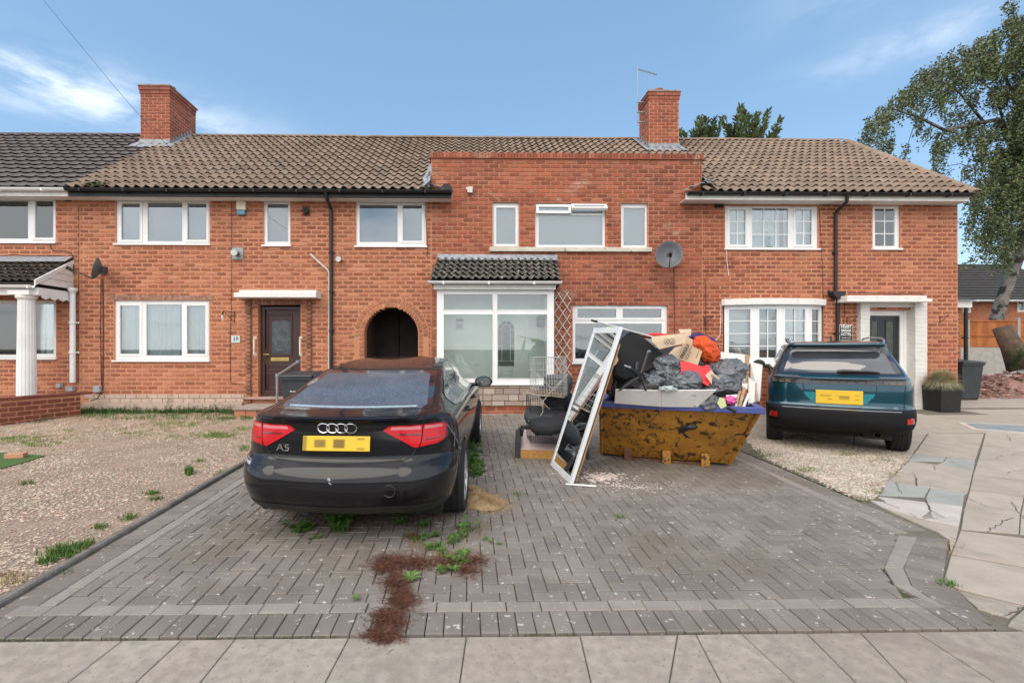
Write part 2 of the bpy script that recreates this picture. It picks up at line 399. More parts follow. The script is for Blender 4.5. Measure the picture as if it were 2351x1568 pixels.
# ---- left edging kerb
m_edge=mat('edging_stone',(.16,.145,.13),.9,var=.25,scale=10,bump=.005,bscale=70,speck=((.30,.28,.25),50,.62,.70))
eg=bpy.data.objects.new('edging_kerb',None); COL.objects.link(eg); eg['kind']='structure'; eg.location=(-2.93,2.3,0); WM[eg.name]=Matrix.Translation(eg.location)
EX=G(0,1395).x
y=1.75
while y<10.0:
    e=MB(); dx=random.uniform(-.006,.006); z=gz(0,y)
    M=Matrix.Translation((EX+dx,y,z+random.uniform(-.006,.006)))@Matrix.Rotation(SL if y>2.5 else 0,4,'X')
    e.prism([(-.032,-.1),(.032,-.1),(.032,.045),(.022,.058),(-.022,.058),(-.032,.045)],.905,M=M,axis='y'); e.build('edging_stone',m_edge,eg); y+=.915
# ---- block paving
m_sand=mat('joint_sand',(.080,.072,.045),.95,col2=(.05,.07,.02),scale=7,bump=.004,bscale=90)
m_block=mat('paving_block',(.222,.195,.170),.88,col2=(.172,.150,.132),scale=2.4,rnd=.13,bump=.0025,bscale=220,speck=((.46,.44,.40),24,.675,.71),big=((.155,.128,.10),.9,.52,.68))
m_blockL=mat('pale_paving_block',(.285,.25,.22),.88,col2=(.235,.205,.182),scale=4,rnd=.08,bump=.0025,bscale=220,speck=((.42,.40,.37),40,.69,.72))
x0=EX+.035; bw=.1033
def zc(x,y): q=z6(x,y); return (q.x,q.y)
yF=G(1074,1463).y                         # front edge of the paving
yL0=yF+.207; yL1=yL0+.104                  # light stretcher row
# right boundary of the field (inner edge of the pale row)
Rb=[zc(1640,1110),zc(1395,985),zc(1330,880),zc(1420,680),zc(430,195)]
Rin=[(Rb[0][0]-.1,yL1),(Rb[1][0],Rb[1][1]),(Rb[2][0],Rb[2][1]),(Rb[3][0]-.02,Rb[3][1])]
XR=Rb[3][0]+.02
pav=gsheet('block_paving',[(x0-.02,yF),(zc(1985,1228)[0],yF),(zc(1764,1008)[0],zc(1764,1008)[1]),(XR+.5,4.6),(XR+.5,9.75),(x0-.02,9.75)],.0,m_sand)
fieldA=[(x0+.21+.104,Rin[3][1]),(XR,Rin[3][1]),(XR,9.7),(x0+.21+.104,9.7)]
fieldB=[(x0+.21+.104,yL1),(Rin[0][0],yL1),(Rin[1][0],Rin[1][1]),(Rin[2][0],Rin[2][1]),(Rin[3][0]+.02,Rin[3][1]),(x0+.21+.104,Rin[3][1])]
def clipconv(poly,cv):
    for i in range(len(cv)):
        poly=clip(poly,cv[i],cv[(i+1)%len(cv)])
        if len(poly)<3: return []
    return poly
# field B is nearly convex: split at the kink
k1=Rin[2]
B1=[(x0+.314,yL1),(Rin[0][0],yL1),(Rin[1][0],Rin[1][1]),(k1[0],k1[1]),(x0+.314,k1[1])]
B2=[(x0+.314,k1[1]),(k1[0],k1[1]),(Rin[3][0]+.02,Rin[3][1]),(x0+.314,Rin[3][1])]
blocks=[]   # (polygon, mat)
T=bw
for ix in range(-4,80):
    for iy in range(-4,90):
        k=(ix-iy)%4
        if k==0: r=(ix,ix+2,iy,iy+1)
        elif k==3: r=(ix,ix+1,iy,iy+2)
        else: continue
        X0,X1,Y0,Y1=x0+.314+r[0]*T,x0+.314+r[1]*T,yL1+r[2]*T,yL1+r[3]*T
        g=.0028
        q=[(X0+g,Y0+g),(X1-g,Y0+g),(X1-g,Y1-g),(X0+g,Y1-g)]
        for cv in (fieldA,B1,B2):
            c=clipconv(q,cv)
            if len(c)>=3:
                ar=abs(sum(c[i][0]*c[(i+1)%len(c)][1]-c[(i+1)%len(c)][0]*c[i][1] for i in range(len(c))))/2
                if ar>.0015: blocks.append((c,0))
def row(a,b,w,ln,side,mi,off=0,g=.0028):
    """course of blocks from a to b, width w to the given side"""
    a,b=Vector(a),Vector(b); d=(b-a); L_=d.length; d.normalize(); n=Vector((-d.y,d.x))*side; t=0
    cnt=max(1,round(L_/ln)); ln=L_/cnt
    for i in range(cnt):
        p=[a+d*(i*ln+g)+n*(off+g),a+d*((i+1)*ln-g)+n*(off+g),a+d*((i+1)*ln-g)+n*(off+w-g),a+d*(i*ln+g)+n*(off+w-g)]
        blocks.append(([tuple(v) for v in p],mi))
XE=Rb[0][0]
row((x0,yF),(zc(1980,1225)[0]-.02,yF),.207,.1033,1,0)
row((x0+.104,yL0),(XE+.12,yL0),.104,.2066,1,1)
row((x0,yL0),(x0,9.7),.207,.1033,-1,0)
row((x0+.207,yL1),(x0+.207,9.7),.104,.2066,-1,1)
pl=[(XE,yL1),Rin[1],Rin[2],(Rin[3][0],Rin[3][1]),(XR,Rin[3][1]+.02),(XR,9.7)]
prp=[((1418,676),(1536,690)),((1331,880),(1446,882)),((1396,985),(1496,988)),((1575,1078),(1664,1104))]
for (i0,o0),(i1,o1) in zip(prp[:-1],prp[1:]):
    i0,o0,i1,o1=[Vector(zc(*p)) for p in (i0,o0,i1,o1)]; n_=max(1,round(((i1-i0).length+(o1-o0).length)/2/.2))
    for k in range(n_):
        a_=i0.lerp(i1,(k+.012)/n_); b_=i0.lerp(i1,(k+.988)/n_); c_=o0.lerp(o1,(k+.988)/n_); d_=o0.lerp(o1,(k+.012)/n_); blocks.append(([tuple(v) for v in (a_,b_,c_,d_)],1))
row((XR,9.7),(XR,Rin[3][1]+.05),.104,.2066,1,1)
prs=[((1532,688),(1722,702)),((1448,882),(1688,958)),((1500,988),(1764,1008)),((1668,1106),(1990,1226))]
for (i0,o0),(i1,o1) in zip(prs[:-1],prs[1:]):
    i0,o0,i1,o1=[Vector(zc(*p)) for p in (i0,o0,i1,o1)]; n_=max(2,round(((i1-i0).length+(o1-o0).length)/2/.108))
    for k in range(n_):
        a_=i0.lerp(i1,(k+.03)/n_); b_=i0.lerp(i1,(k+.97)/n_); c_=o0.lerp(o1,(k+.97)/n_); d_=o0.lerp(o1,(k+.03)/n_); blocks.append(([tuple(v) for v in (a_,b_,c_,d_)],0))
row((XR,9.7),(XR,Rin[3][1]+.1),.207,.1033,1,0,.104)
random.shuffle(blocks)
blocks.sort(key=lambda q:sum(p[1] for p in q[0])/len(q[0])+.15*abs(sum(p[0] for p in q[0])/len(q[0])-.3)+(50 if sum(p[0] for p in q[0])/len(q[0])<-1.05*sum(p[1] for p in q[0])/len(q[0]) or sum(p[0] for p in q[0])/len(q[0])>1.2*sum(p[1] for p in q[0])/len(q[0]) else 0))
joined=[MB(),MB()]
shared={}
for i,(q,mi) in enumerate(blocks):
    cx=sum(p[0] for p in q)/len(q); cy=sum(p[1] for p in q)/len(q); z=gz(cx,cy)+random.uniform(-.0022,.0022)
    sink=-.012*math.exp(-((cx+1.1)**2+(cy-4.4)**2)/1.2)
    h=.022+sink*.3; tx,ty=random.gauss(0,.008),random.gauss(0,.008)
    q2=inset(q,.0045)
    ar=sum(q[j][0]*q[(j+1)%len(q)][1]-q[(j+1)%len(q)][0]*q[j][1] for j in range(len(q)))
    if ar<0: q=q[::-1]
    n=len(q)
    def zt(x,y,top): return gz(x,y)-gz(cx,cy)+(x-cx)*tx+(y-cy)*ty+top
    vs=[(x-cx,y-cy,zt(x,y,-.03)) for x,y in q]+[(x-cx,y-cy,zt(x,y,h-.004)) for x,y in q]+[(x-cx,y-cy,zt(x,y,h)) for x,y in q2]
    fs=[(j,(j+1)%n,(j+1)%n+n,j+n) for j in range(n)]+[(j+n,(j+1)%n+n,(j+1)%n+2*n,j+2*n) for j in range(n)]+[tuple(range(2*n,3*n))]
    mt=(m_block,m_blockL)[mi]
    if i<300:
        me=bpy.data.meshes.new('block'); me.from_pydata(vs,[],fs); me.materials.append(mt)
        o=bpy.data.objects.new('block',me); COL.objects.link(o); attach(o,pav); o.location=(cx,cy,z)
    else: joined[mi].add([(x+cx,y+cy,zz_+z) for x,y,zz_ in vs],fs)
joined[0].build('herringbone_blocks',m_block,pav,rnd=True,kind='stuff')
joined[1].build('pale_border_blocks',m_blockL,pav,rnd=True,kind='stuff')
# ---- pavement of concrete slabs
m_slab=mat('pavement_slab',(.365,.315,.262),.92,col2=(.275,.237,.20),scale=16,rnd=.08,bump=.002,bscale=260,detail=8,speck=((.22,.19,.165),45,.62,.72),big=((.25,.21,.175),2.2,.54,.66))
m_gap=mat('slab_gap',(.17,.147,.118),.95,col2=(.125,.112,.08),scale=9,bump=.01,bscale=60)
pv=gsheet('pavement',[(-80,-1.27),(80,-1.27),(80,yF),(-80,yF)],.004,m_gap)
J=[(-640,-760),(-130,-330),(289,164),(422,318),(543,465),(801,750),(1071,1057),(1334,1356),(1561,1541),(1604,1653),(1711,1816),(1865,1960),(1992,2079),(2124,2274),(2500,2720),(3000,3300)]
def slab(name,poly,mt,parent,th=.03,dz=.017,gap=.0028,bev=.004,tilt=.002):
    q=inset([tuple(p) for p in poly],gap); q2=inset(q,bev); n=len(q)
    ar=0; cx=sum(p[0] for p in q)/n; cy=sum(p[1] for p in q)/n
    tx,ty=random.gauss(0,tilt),random.gauss(0,tilt)
    def z(x,y): return gz(x,y)+dz+(x-cx)*tx+(y-cy)*ty
    b=MB(); b.add([(x,y,z(x,y)-th) for x,y in q]+[(x,y,z(x,y)-bev) for x,y in q]+[(x,y,z(x,y)) for x,y in q2],
        [(j,(j+1)%n,(j+1)%n+n,j+n) for j in range(n)]+[(j+n,(j+1)%n+n,(j+1)%n+2*n,j+2*n) for j in range(n)]+[tuple(range(2*n,3*n))],0,random.random())
    return b.build(name,mt,parent,rnd=True)
yp=yF-.018
tops=[]
for a,c in J:
    A=G(a,1470); C=G(c,1567); s_=(C.x-A.x)/(C.y-A.y); tops.append((A.x,s_,A.y))
for (a,sa,ya),(c,sc,yc) in zip(tops[:-1],tops[1:]):
    yb=yF-.62+random.uniform(-.02,.02)
    slab('slab',[(a+(yb-ya)*sa,yb),(c+(yb-yc)*sc,yb),(c,yp),(a,yp)],m_slab,pv)
    for r_ in range(3):
        y1=yb-.01-r_*.62; y0=y1-.6
        slab('slab',[(a+(y0-ya)*sa*.3,max(y0,-1.24)),(c+(y0-yc)*sc*.3,max(y0,-1.24)),(c+(y1-yc)*sc*(.3 if r_ else 1),y1),(a+(y1-ya)*sa*(.3 if r_ else 1),y1)],m_slab,pv)
# ---- concrete path and drive on the right, cracked slabs
m_conc=mat('path_slab',(.40,.345,.285),.92,col2=(.335,.29,.245),scale=5,rnd=.08,bump=.002,bscale=200,detail=8,big=((.31,.27,.225),1.5,.56,.68))
m_blue=mat('blue_grey_slab',(.33,.335,.315),.9,col2=(.29,.295,.28),scale=3,bump=.003,bscale=120)
m_pink=mat('pale_broken_slab',(.50,.455,.41),.92,col2=(.42,.38,.34),scale=5,bump=.006,bscale=50)
ddr=gsheet('concrete_path',[(zc(1985,1228)[0]-.02,yF-.01),(30,yF-.01),(30,26),(10.75,26),(10.75,10.3),(XR+.36,10.3),(XR+.36,4.6),(zc(1764,1008)[0]-.03,zc(1764,1008)[1])],.010,m_gap)
def pth(pts,mt=m_conc,**k):
    slab('slab',[zc(*p) for p in pts],mt,ddr,dz=.022,gap=.003,tilt=0,**k)
pth([(1600,48),(1942,50),(1890,206),(1512,172)])
pth([(720,22),(1000,-5),(1150,10),(1140,122),(1000,98)]); pth([(1154,10),(1596,46),(1508,172),(1478,178),(1144,124)]); pth([(1480,180),(1506,176),(1476,218),(1446,238)])
pth([(1640,648),(1776,708),(1738,786),(1724,704)])
pth([(1508,176),(1710,196),(1692,222),(1480,215)],m_blue); pth([(1712,196),(1888,210),(1878,272),(1740,250),(1650,240),(1692,224)],m_blue); pth([(1480,218),(1650,240),(1738,252),(1878,276),(1876,282),(1470,228)],m_conc)
pth([(1470,226),(1874,284),(1845,412),(1530,372),(1525,320),(1400,300)]); pth([(1398,302),(1522,322),(1526,372),(1350,345)])
pth([(1350,348),(1610,384),(1580,440),(1300,430)],m_blue); pth([(1612,386),(1840,416),(1822,430),(1584,446)],m_blue); pth([(1584,448),(1822,432),(1812,498),(1590,470),(1300,434),(1580,442)][0:4],m_blue)
pth([(1292,438),(1590,474),(1610,520),(1460,500),(1330,470)],m_pink); pth([(1592,474),(1812,500),(1800,560),(1700,566),(1612,520)],m_pink)
pth([(1240,462),(1330,472),(1460,502),(1610,522),(1640,575),(1540,570),(1310,500)],m_pink); pth([(1612,524),(1700,568),(1800,562),(1790,622),(1545,572),(1640,577)][0:4]+[(1545,572)],m_pink)
pth([(1310,503),(1545,575),(1790,626),(1774,703),(1570,622)])
JL=[(1965,0),(1942,50),(1925,120),(1896,215),(1868,300),(1842,415),(1814,500),(1792,640),(1776,705)]
def jl(y):
    for (xa,ya),(xb,yb) in zip(JL[:-1],JL[1:]):
        if ya<=y<=yb: return xa+(xb-xa)*(y-ya)/(yb-ya)
    return JL[-1][0]
rows=[0,55,130,215,300,415,520,640]
for a,c in zip(rows[:-1],rows[1:]):
    for k,(u,v) in enumerate(((0,300),(300,640),(640,1100))):
        s_=.10
        pth([(jl(a)+u*(1+.0003*a)+6,a+u*s_),(jl(a)+v*(1+.0003*a)+6,a+v*s_),(jl(c)+v*(1+.0003*c)+6,c+v*s_-2),(jl(c)+u*(1+.0003*c)+6,c+u*s_-2)])
pth([(1795,648),(2150,690),(2600,760),(2700,1010),(2186,872),(1738,792)])
pth([(1736,800),(2186,880),(2700,1020),(2900,1330),(2186,1108),(1768,1004),(1690,962)])
pth([(1772,1016),(2190,1118),(2100,1190),(1900,1130)],m_slab); pth([(2196,1120),(2900,1345),(2900,1500),(2080,1232),(2104,1196)],m_slab)
# slabs under and beyond the second car
for i in range(7):
    ya=G(0,0) if False else None
q=zc(1600,48)
yy=q[1]+.05
rw=[(yy,8.2),(8.2,9.4),(9.4,10.25)]
for ya,yb in rw:
    xa=XR+.4 if ya>6.7 else 4.6
    while xa<zc(jl(0),0)[0]-.2:
        xb=min(xa+random.uniform(1.1,1.5),zc(jl(0),0)[0]+.0)
        slab('slab',[(xa,ya),(xb,ya),(xb,yb),(xa,yb)],m_conc,ddr,dz=.020,tilt=0); xa=xb
xj=zc(jl(0),0)[0]; 
for ya,yb in ((8.05,9.5),(9.5,11.2),(11.2,13.2),(13.2,15.5)):
    xa=xj+.02 if yb<10.5 else 10.8
    while xa<19:
        xb=xa+random.uniform(1.5,2.1); slab('slab',[(xa,ya),(xb,ya+.05),(xb,yb+.05),(xa,yb)],m_conc,ddr,dz=.020,tilt=0); xa=xb
ck=MB()
for pts in ([(1500,292),(1528,325),(1525,372)],[(1960,660),(1985,640),(2060,600),(2120,575)],[(2110,475),(2150,530),(2186,580)],[(1370,342),(1520,365),(1680,385),(1842,408)],[(1850,400),(1960,408),(2080,425),(2240,448)],[(1872,300),(1990,318),(2186,345)],[(2080,60),(2100,78),(2104,98)],[(1640,248),(1642,280)],[(2010,205),(2060,185)],[(2090,185),(2160,178)],[(2085,300),(2100,285),(2186,280)],[(1850,455),(1950,500),(2060,520)],[(2200,1118),(2140,1150),(2050,1185)],[(1600,50),(1560,110),(1512,172)],[(1905,215),(1990,222),(2150,245)],[(1590,470),(1620,540),(1700,575)],[(1320,460),(1335,480),(1425,515)],[(1480,545),(1560,580),(1660,575)],[(1400,350),(1435,425)],[(1730,222),(1800,250),(1850,262)]):
    P_=[z6(*p) for p in pts]; full=[]
    for a_,b_ in zip(P_[:-1],P_[1:]):
        n_=max(2,int((b_-a_).length/.04)); full+=[a_.lerp(b_,i_/n_)+Vector((random.gauss(0,.007),random.gauss(0,.007),0)) for i_ in range(n_)]
    full.append(P_[-1]); pr_=None
    for i_,p in enumerate(full):
        t_=(full[min(i_+1,len(full)-1)]-full[max(i_-1,0)]); t_.z=0; t_.normalize(); w_=.0026*random.uniform(.4,1.3); s_=Vector((-t_.y,t_.x,0))*w_; z_=gz(p.x,p.y)+.0265
        ids=len(ck.v); ck.v+=[(p.x-s_.x,p.y-s_.y,z_),(p.x+s_.x,p.y+s_.y,z_)]
        if i_: ck.f.append((ids-2,ids-1,ids+1,ids))
ck.m=[0]*len(ck.f); ck.r=[0]*len(ck.f); ck.build('cracks',mat('crack_soil',(.05,.042,.032),.95),ddr,kind='stuff')
cov=MB(); c0=z6(1960,10)
mh=[zc(1830,-12),zc(2186,2),zc(2320,55),zc(1900,20)]
m_cover=mat('drain_cover',(.30,.33,.34),.6,var=.15,metal=.3,bump=.003,bscale=50)
ms=MB(); ms.prism(inset(mh,-.10),.012,o=0); ms.v=[(x,y,z+gz(x,y)+.015) for x,y,z in ms.v]
hd=thing('inspection_cover','grey metal inspection cover in a pale mortar surround on the right hand path','drain cover',(mh[0][0],mh[0][1],.2))
ms.build('surround',mat('pale_mortar',(.50,.43,.38),.9,var=.1),hd)
ms=MB(); ms.prism(mh,.016,o=0); ms.v=[(x,y,z+gz(x,y)+.016) for x,y,z in ms.v]; ms.build('lid',m_cover,hd)
# ================================================================= HOUSES
m_mort=mat('mortar_orange',(.58,.26,.150),.92,col2=(.50,.21,.118),scale=1.3,bump=.004,bscale=60,big=((.48,.27,.17),2.6,.60,.72))
m_brick=mat('brick_orange',(.345,.130,.070),.88,col2=(.285,.100,.055),scale=1.2,rnd=.26,fade=((.54,.24,.14),.62,.9),bump=.003,bscale=90,big=((.42,.18,.105),3.1,.60,.70))
m_mortR=mat('mortar_red',(.51,.23,.135),.92,col2=(.40,.165,.098),scale=1.1,bump=.004,bscale=60,big=((.52,.38,.32),2.2,.66,.78))
m_brickR=mat('brick_red',(.345,.100,.050),.88,col2=(.215,.062,.034),scale=.9,rnd=.30,fade=((.42,.15,.09),.7,.8),bump=.003,bscale=90,big=((.46,.30,.23),2.0,.61,.74))
m_tile=mat('pantile_brown',(.285,.205,.15),.92,col2=(.21,.152,.112),scale=1.4,rnd=.16,bump=.004,bscale=60,speck=((.36,.30,.23),17,.68,.74),big=((.10,.08,.055),2.3,.68,.76))
m_tileD=mat('tile_dark',(.12,.096,.09),.85,col2=(.095,.078,.075),scale=1.5,rnd=.10,bump=.002,bscale=60)
m_tileP=mat('porch_tile',(.085,.078,.068),.9,col2=(.055,.05,.042),scale=4,rnd=.2,bump=.005,bscale=60,speck=((.42,.40,.36),19,.60,.66))
m_under=mat('roof_felt',(.04,.033,.028),.95)
m_soffit=mat('soffit',(.72,.69,.64),.7,var=.06,scale=5)
m_plinth=mat('painted_plinth',(.52,.40,.33),.85,col2=(.42,.32,.26),scale=5,bump=.01,bscale=30,big=((.20,.15,.11),4,.60,.68))
def brick_variant(w,h,d,seed,irr=.12):
    r=random.Random(seed); a,b=w/2,h/2; c=min(a,b)
    def j(s=.1): return r.uniform(-s,s)*h*irr*4
    q=[(-a+c*.35+j(),-b+j(.05)),(a-c*.35+j(),-b+j(.05)),(a+j(.1),-b+c*.4),(a+j(.1),b-c*.4),(a-c*.35+j(),b+j(.05)),(-a+c*.35+j(),b+j(.05)),(-a+j(.1),b-c*.4),(-a+j(.1),-b+c*.4)]
    q2=[(x*.985,y*.93) for x,y in q]
    vs=[(x,0,z) for x,z in q]+[(x,-d*.7,z) for x,z in q]+[(x,-d,z) for x,z in q2]; n=8
    fs=[(i,(i+1)%n,(i+1)%n+n,i+n) for i in range(n)]+[(i+n,(i+1)%n+n,(i+1)%n+2*n,i+2*n) for i in range(n)]+[tuple(range(2*n,3*n))]
    return vs,fs
CH=.0922; BL=.2295
VAR={}
def bvars(style,w):
    k=(style,round(w,3))
    if k not in VAR:
        hh={'o':.056,'r':.068,'c':.068}[style]
        VAR[k]=[brick_variant(w-{'o':.034,'r':.021,'c':.022}[style],hh,.007,s+int(w*1000),.12 if style=='o' else .07) for s in range(6)]
    return VAR[k]
# all brick faces on a wall share one variant list so pieces can be sorted together
def brick_face(parent,rect,holes,style,mt,F0=FAC,M=None,skip=None,zbase=.22,seed=1,limit=300,stretcher=True,L_=BL,xoff=0):
    """bricks of a wall whose face lies at y=F0 (or is placed by M: local x along wall, y depth, z up)"""
    r=random.Random(seed); widths=[L_,L_*.75,L_*.5,L_*.25]; vs=[]; idx={}
    for w in widths:
        idx[w]=len(vs); vs+=bvars(style,w)
    places=[]
    n0=int(math.floor((rect[2]-zbase)/CH)); n1=int((rect[3]-zbase)/CH)+1
    for c in range(n0,n1):
        z=zbase+(c+.5)*CH
        if z-CH*.5<rect[2]-.02 or z+CH*.45>rect[3]+.01: continue
        ivs=[(rect[0],rect[1])]
        for h in holes:
            if h[2]-.02<z<h[3]+.02:
                nv=[]
                for a,b in ivs:
                    if h[1]<=a or h[0]>=b: nv.append((a,b)); continue
                    if h[0]>a: nv.append((a,h[0]))
                    if h[1]<b: nv.append((h[1],b))
                ivs=nv
        for a,b in ivs:
            off=(.5*L_ if c%2 else 0)+xoff
            k0=math.floor((a-off)/L_)
            x=off+k0*L_
            while x<b-.01:
                p,q=max(x,a),min(x+L_,b); w=q-p; x+=L_
                if w<L_*.18: continue
                wb=min(widths,key=lambda t:abs(t-w)); cx=(p+q)/2
                if skip and skip(cx,z): continue
                S=Matrix.Diagonal((w/wb*r.uniform(.96,1.02) if wb!=w else r.uniform(.95,1.03),1,r.uniform(.93,1.04),1))
                T_=Matrix.Translation((cx+r.uniform(-.004,.004),F0,z+r.uniform(-.002,.002)))@Matrix.Rotation(r.uniform(-.012,.012),4,'Y')@S
                if M is not None: T_=M@T_
                places.append((T_,idx[wb]+r.randrange(6),r.random()))
    r.shuffle(places)
    scatter('brick',vs,places,mt,parent,limit,'brickwork')
# one list object per call is fine: meshes are keyed on it
def wall_mb(rect,holes,F0=FAC,th=.26):
    b=MB()
    for x0_,x1_,z0_,z1_ in cells(rect,holes): b.box(x0_,x1_,F0+.004,F0+th,z0_,z1_)
    return b
def rc(x0_,y0_,x1_,y1_,Y=FAC):
    a=P(x0_,(y0_+y1_)/2,Y); c=P(x1_,(y0_+y1_)/2,Y); m=(x0_+x1_)/2
    return (a.x,c.x,P(m,y1_,Y).z,P(m,y0_,Y).z)
m_net=mat('net_curtain',(.80,.84,.81),.9,col2=(.70,.75,.72),scale=3,bump=.01,bscale=8)
m_fro=mat('frosted_backing',(.50,.52,.51),.8,var=.06,scale=1.2)  # paler board behind frosted-looking panes, reflected sky put into its tone
m_skyback=mat('sky_grey_backing',(.27,.285,.315),.85,var=.06,scale=2)  # flat grey board behind upper panes, colour stands in for reflected sky
m_roomd=mat('dim_room',(.16,.16,.15),.9,col2=(.05,.05,.05),scale=1.6)
def window(parent,vr,lights,Y=FAC,curtain='net',sill=True,frame=.05,dp=.035,bars=None,name='window',mt=None,glassmt=None,gaps=()):
    """vr: picture rectangle; lights: list of (x0,y0,x1,y1,casement?) glass rectangles in picture measure"""
    x0_,x1_,z0_,z1_=rc(*vr,Y); mt=mt or m_white
    gl=[rc(*l[:4],Y)+(l[4],) for l in lights]
    f=MB(); ya,yb=Y+dp,Y+dp+.06
    for c in cells((x0_,x1_,z0_,z1_),[g[:4] for g in gl]): f.box(c[0],c[1],ya,yb,c[2],c[3])
    for g in gl:
        if g[4]: f.ring(g[0]-.045,g[1]+.045,g[2]-.045,g[3]+.045,.042,ya-.014,ya+.002)
        f.ring(g[0]-.002,g[1]+.002,g[2]-.002,g[3]+.002,.010,ya-.016 if g[4] else ya-.004,ya+.03)
    o=f.build(name,mt,parent,bevel=.003)
    for gi,g in enumerate(gl):
        p=MB(); p.box(g[0],g[1],ya+.012,ya+.018,g[2],g[3]); p.build('pane',glassmt or m_glass,o)
        if bars:
            nx,nz=bars[gi] if isinstance(bars,list) else bars; q=MB()
            for i in range(1,nx): xx=g[0]+(g[1]-g[0])*i/nx; q.box(xx-.010,xx+.010,ya+.004,ya+.011,g[2],g[3])
            for i in range(1,nz): zz2=g[2]+(g[3]-g[2])*i/nz; q.box(g[0],g[1],ya+.0035,ya+.0105,zz2-.010,zz2+.010)
            q.build('glazing_bar',mt,o)
    if sill:
        s=MB(); s.box(x0_-.03,x1_+.03,Y-.045,Y+dp+.02,z0_-.035,z0_); s.build('sill',mt,o,bevel=.004)
    if curtain=='net':
        q=MB(); n=int((x1_-x0_)/.018); pts=[]
        for i in range(n+1):
            t=i/n; xx=x0_+(x1_-x0_)*t; pts.append((xx,Y+.135+.016*math.sin(i*1.15+2*math.sin(i*.13))+.01*math.sin(i*.31)))
        vs=[(a,b_,z0_) for a,b_ in pts]+[(a,b_,z1_) for a,b_ in pts]
        q.add(vs,[(i,i+1,i+n+2,i+n+1) for i in range(n) if not any(g0<i/n<g1 for g0,g1 in gaps)]); q.build('net_curtain',m_net,o,smooth=True)
    elif curtain=='window_backing':
        q=MB(); q.box(x0_,x1_,Y+.16,Y+.163,z0_,z1_); q.build('window_backing',m_skyback,o)
    elif curtain=='frost':
        q=MB(); q.box(x0_,x1_,Y+.16,Y+.163,z0_,z1_); q.build('window_backing',m_fro,o)
    elif curtain=='room':
        q=MB(); q.box(x0_-.3,x1_+.3,Y+1.2,Y+1.25,z0_-.3,z1_+.3); q.build('room_back',m_roomd,o)
    return o,(x0_,x1_,z0_,z1_)
ZE=P(1000,437,10.1).z            # eaves
ZG=.2
# boundaries of the houses along the facade
X16=P(182,700).x; XA=P(990,600).x; XB=P(1612,600).x; XC=P(2199,600).x
XL=-15.5
H16=thing('brick_house','brick house with dark roof, white gutter and columned porch at the far left','house',(-12.5,FAC,.2))
H18=thing('brick_house','orange brick terraced house with brown front door, arched passage and black gutter','house',((X16+XA)/2,FAC,.2))
H20=thing('brick_house','red brick terraced house with flat parapet front and glazed white porch behind the skip','house',((XA+XB)/2,FAC,.2))
H22=thing('brick_house','end terraced brick house with hipped roof, bow window and white door surround','house',((XB+XC)/2,FAC,.2))
ZW=ZE-.06
# ---- openings
def H(v,Y=FAC,e=.0): r=rc(*v,Y); return (r[0]-e,r[1]+e,r[2]-e,r[3]+e)
w16a=(-80,453,127,556); w16b=(-80,690,128,822)
w18a=(265,458,481,560); w18b=(605,460,666,563); w18c=(817,462,978,565); w18d=(262,690,480,827)
door18=(592,684,690,912)
w20a=(1131,464,1192,567); w20b=(1229,466,1391,570); w20c=(1426,466,1488,570); w20d=(1315,700,1533,832)
w22a=(1665,473,1879,571); w22b=(2004,472,2067,571); bay=(1660,702,1890,828); door22=(1982,712,2092,925)
arch=(836,706,960,930)
ax0,ax1,az0,az1=rc(*arch); axc=(ax0+ax1)/2; ar_=(ax1-ax0)/2; azs=az1-ar_; az0=ZG-.05
def archholes(extra=0):
    r=ar_+extra; hs=[(axc-r,axc+r,az0,azs)]; n=14
    for i in range(n):
        z_a=azs+r*i/n; z_b=azs+r*(i+1)/n; hw=math.sqrt(max(r*r-(azs+r*(i+.5)/n-azs)**2,0)); hs.append((axc-hw,axc+hw,z_a,z_b+1e-4))
    return hs
# ---- house 16
h=[H(w16a),H(w16b)]
wl_=wall_mb((XL,X16,ZG-.3,ZW),h).build('wall',m_mort,H16)
brick_face(wl_,(-15.4,X16,ZG-.1,ZW),h,'o',m_brick,seed=1)
window(H16,w16a,[(-70,460,62,548,0),(77,460,121,546,1)],curtain='net')
window(H16,w16b,[(-70,697,62,815,0),(75,697,121,813,0)],curtain='net',gaps=((.80,.83),))
# ---- house 18
h=[H(w18a),H(w18b),H(w18c),H(w18d),H(door18)]+archholes()
wl_=wall_mb((X16,XA,ZG-.3,ZW),h).build('wall',m_mort,H18)
pz=P(400,905).z
hb=h[:-15]+archholes(.21)
brick_face(wl_,(X16+.004,XA,pz,ZW),hb,'o',m_brick,seed=2)
# voussoirs
vv=[brick_variant(.088,.064,.009,i+50,.1) for i in range(6)]; pl_=[]
for ringi in range(2):
    rr=ar_+.055+ringi*.108; n=int(math.pi*rr/.082)
    for i in range(n+1):
        a=math.pi*i/n; M_=Matrix.Translation((axc+rr*math.cos(a),FAC,azs+rr*math.sin(a)))@Matrix.Rotation(-a,4,'Y')@Matrix.Rotation(0,4,'Y')
        pl_.append((M_,random.randrange(6),random.random()))
    k=0
    while azs-.09*(k+1)>0.4 and ringi==0:
        for s in (-1,1): pl_.append((Matrix.Translation((axc+s*(ar_+.055),FAC,azs-.09*(k+.9))),random.randrange(6),random.random()))
        k+=1
m_vous=mat('brick_buff',(.47,.205,.115),.88,col2=(.36,.14,.075),scale=5,rnd=.25,bump=.003,bscale=90)
scatter('arch_brick',vv,pl_,m_vous,wl_)
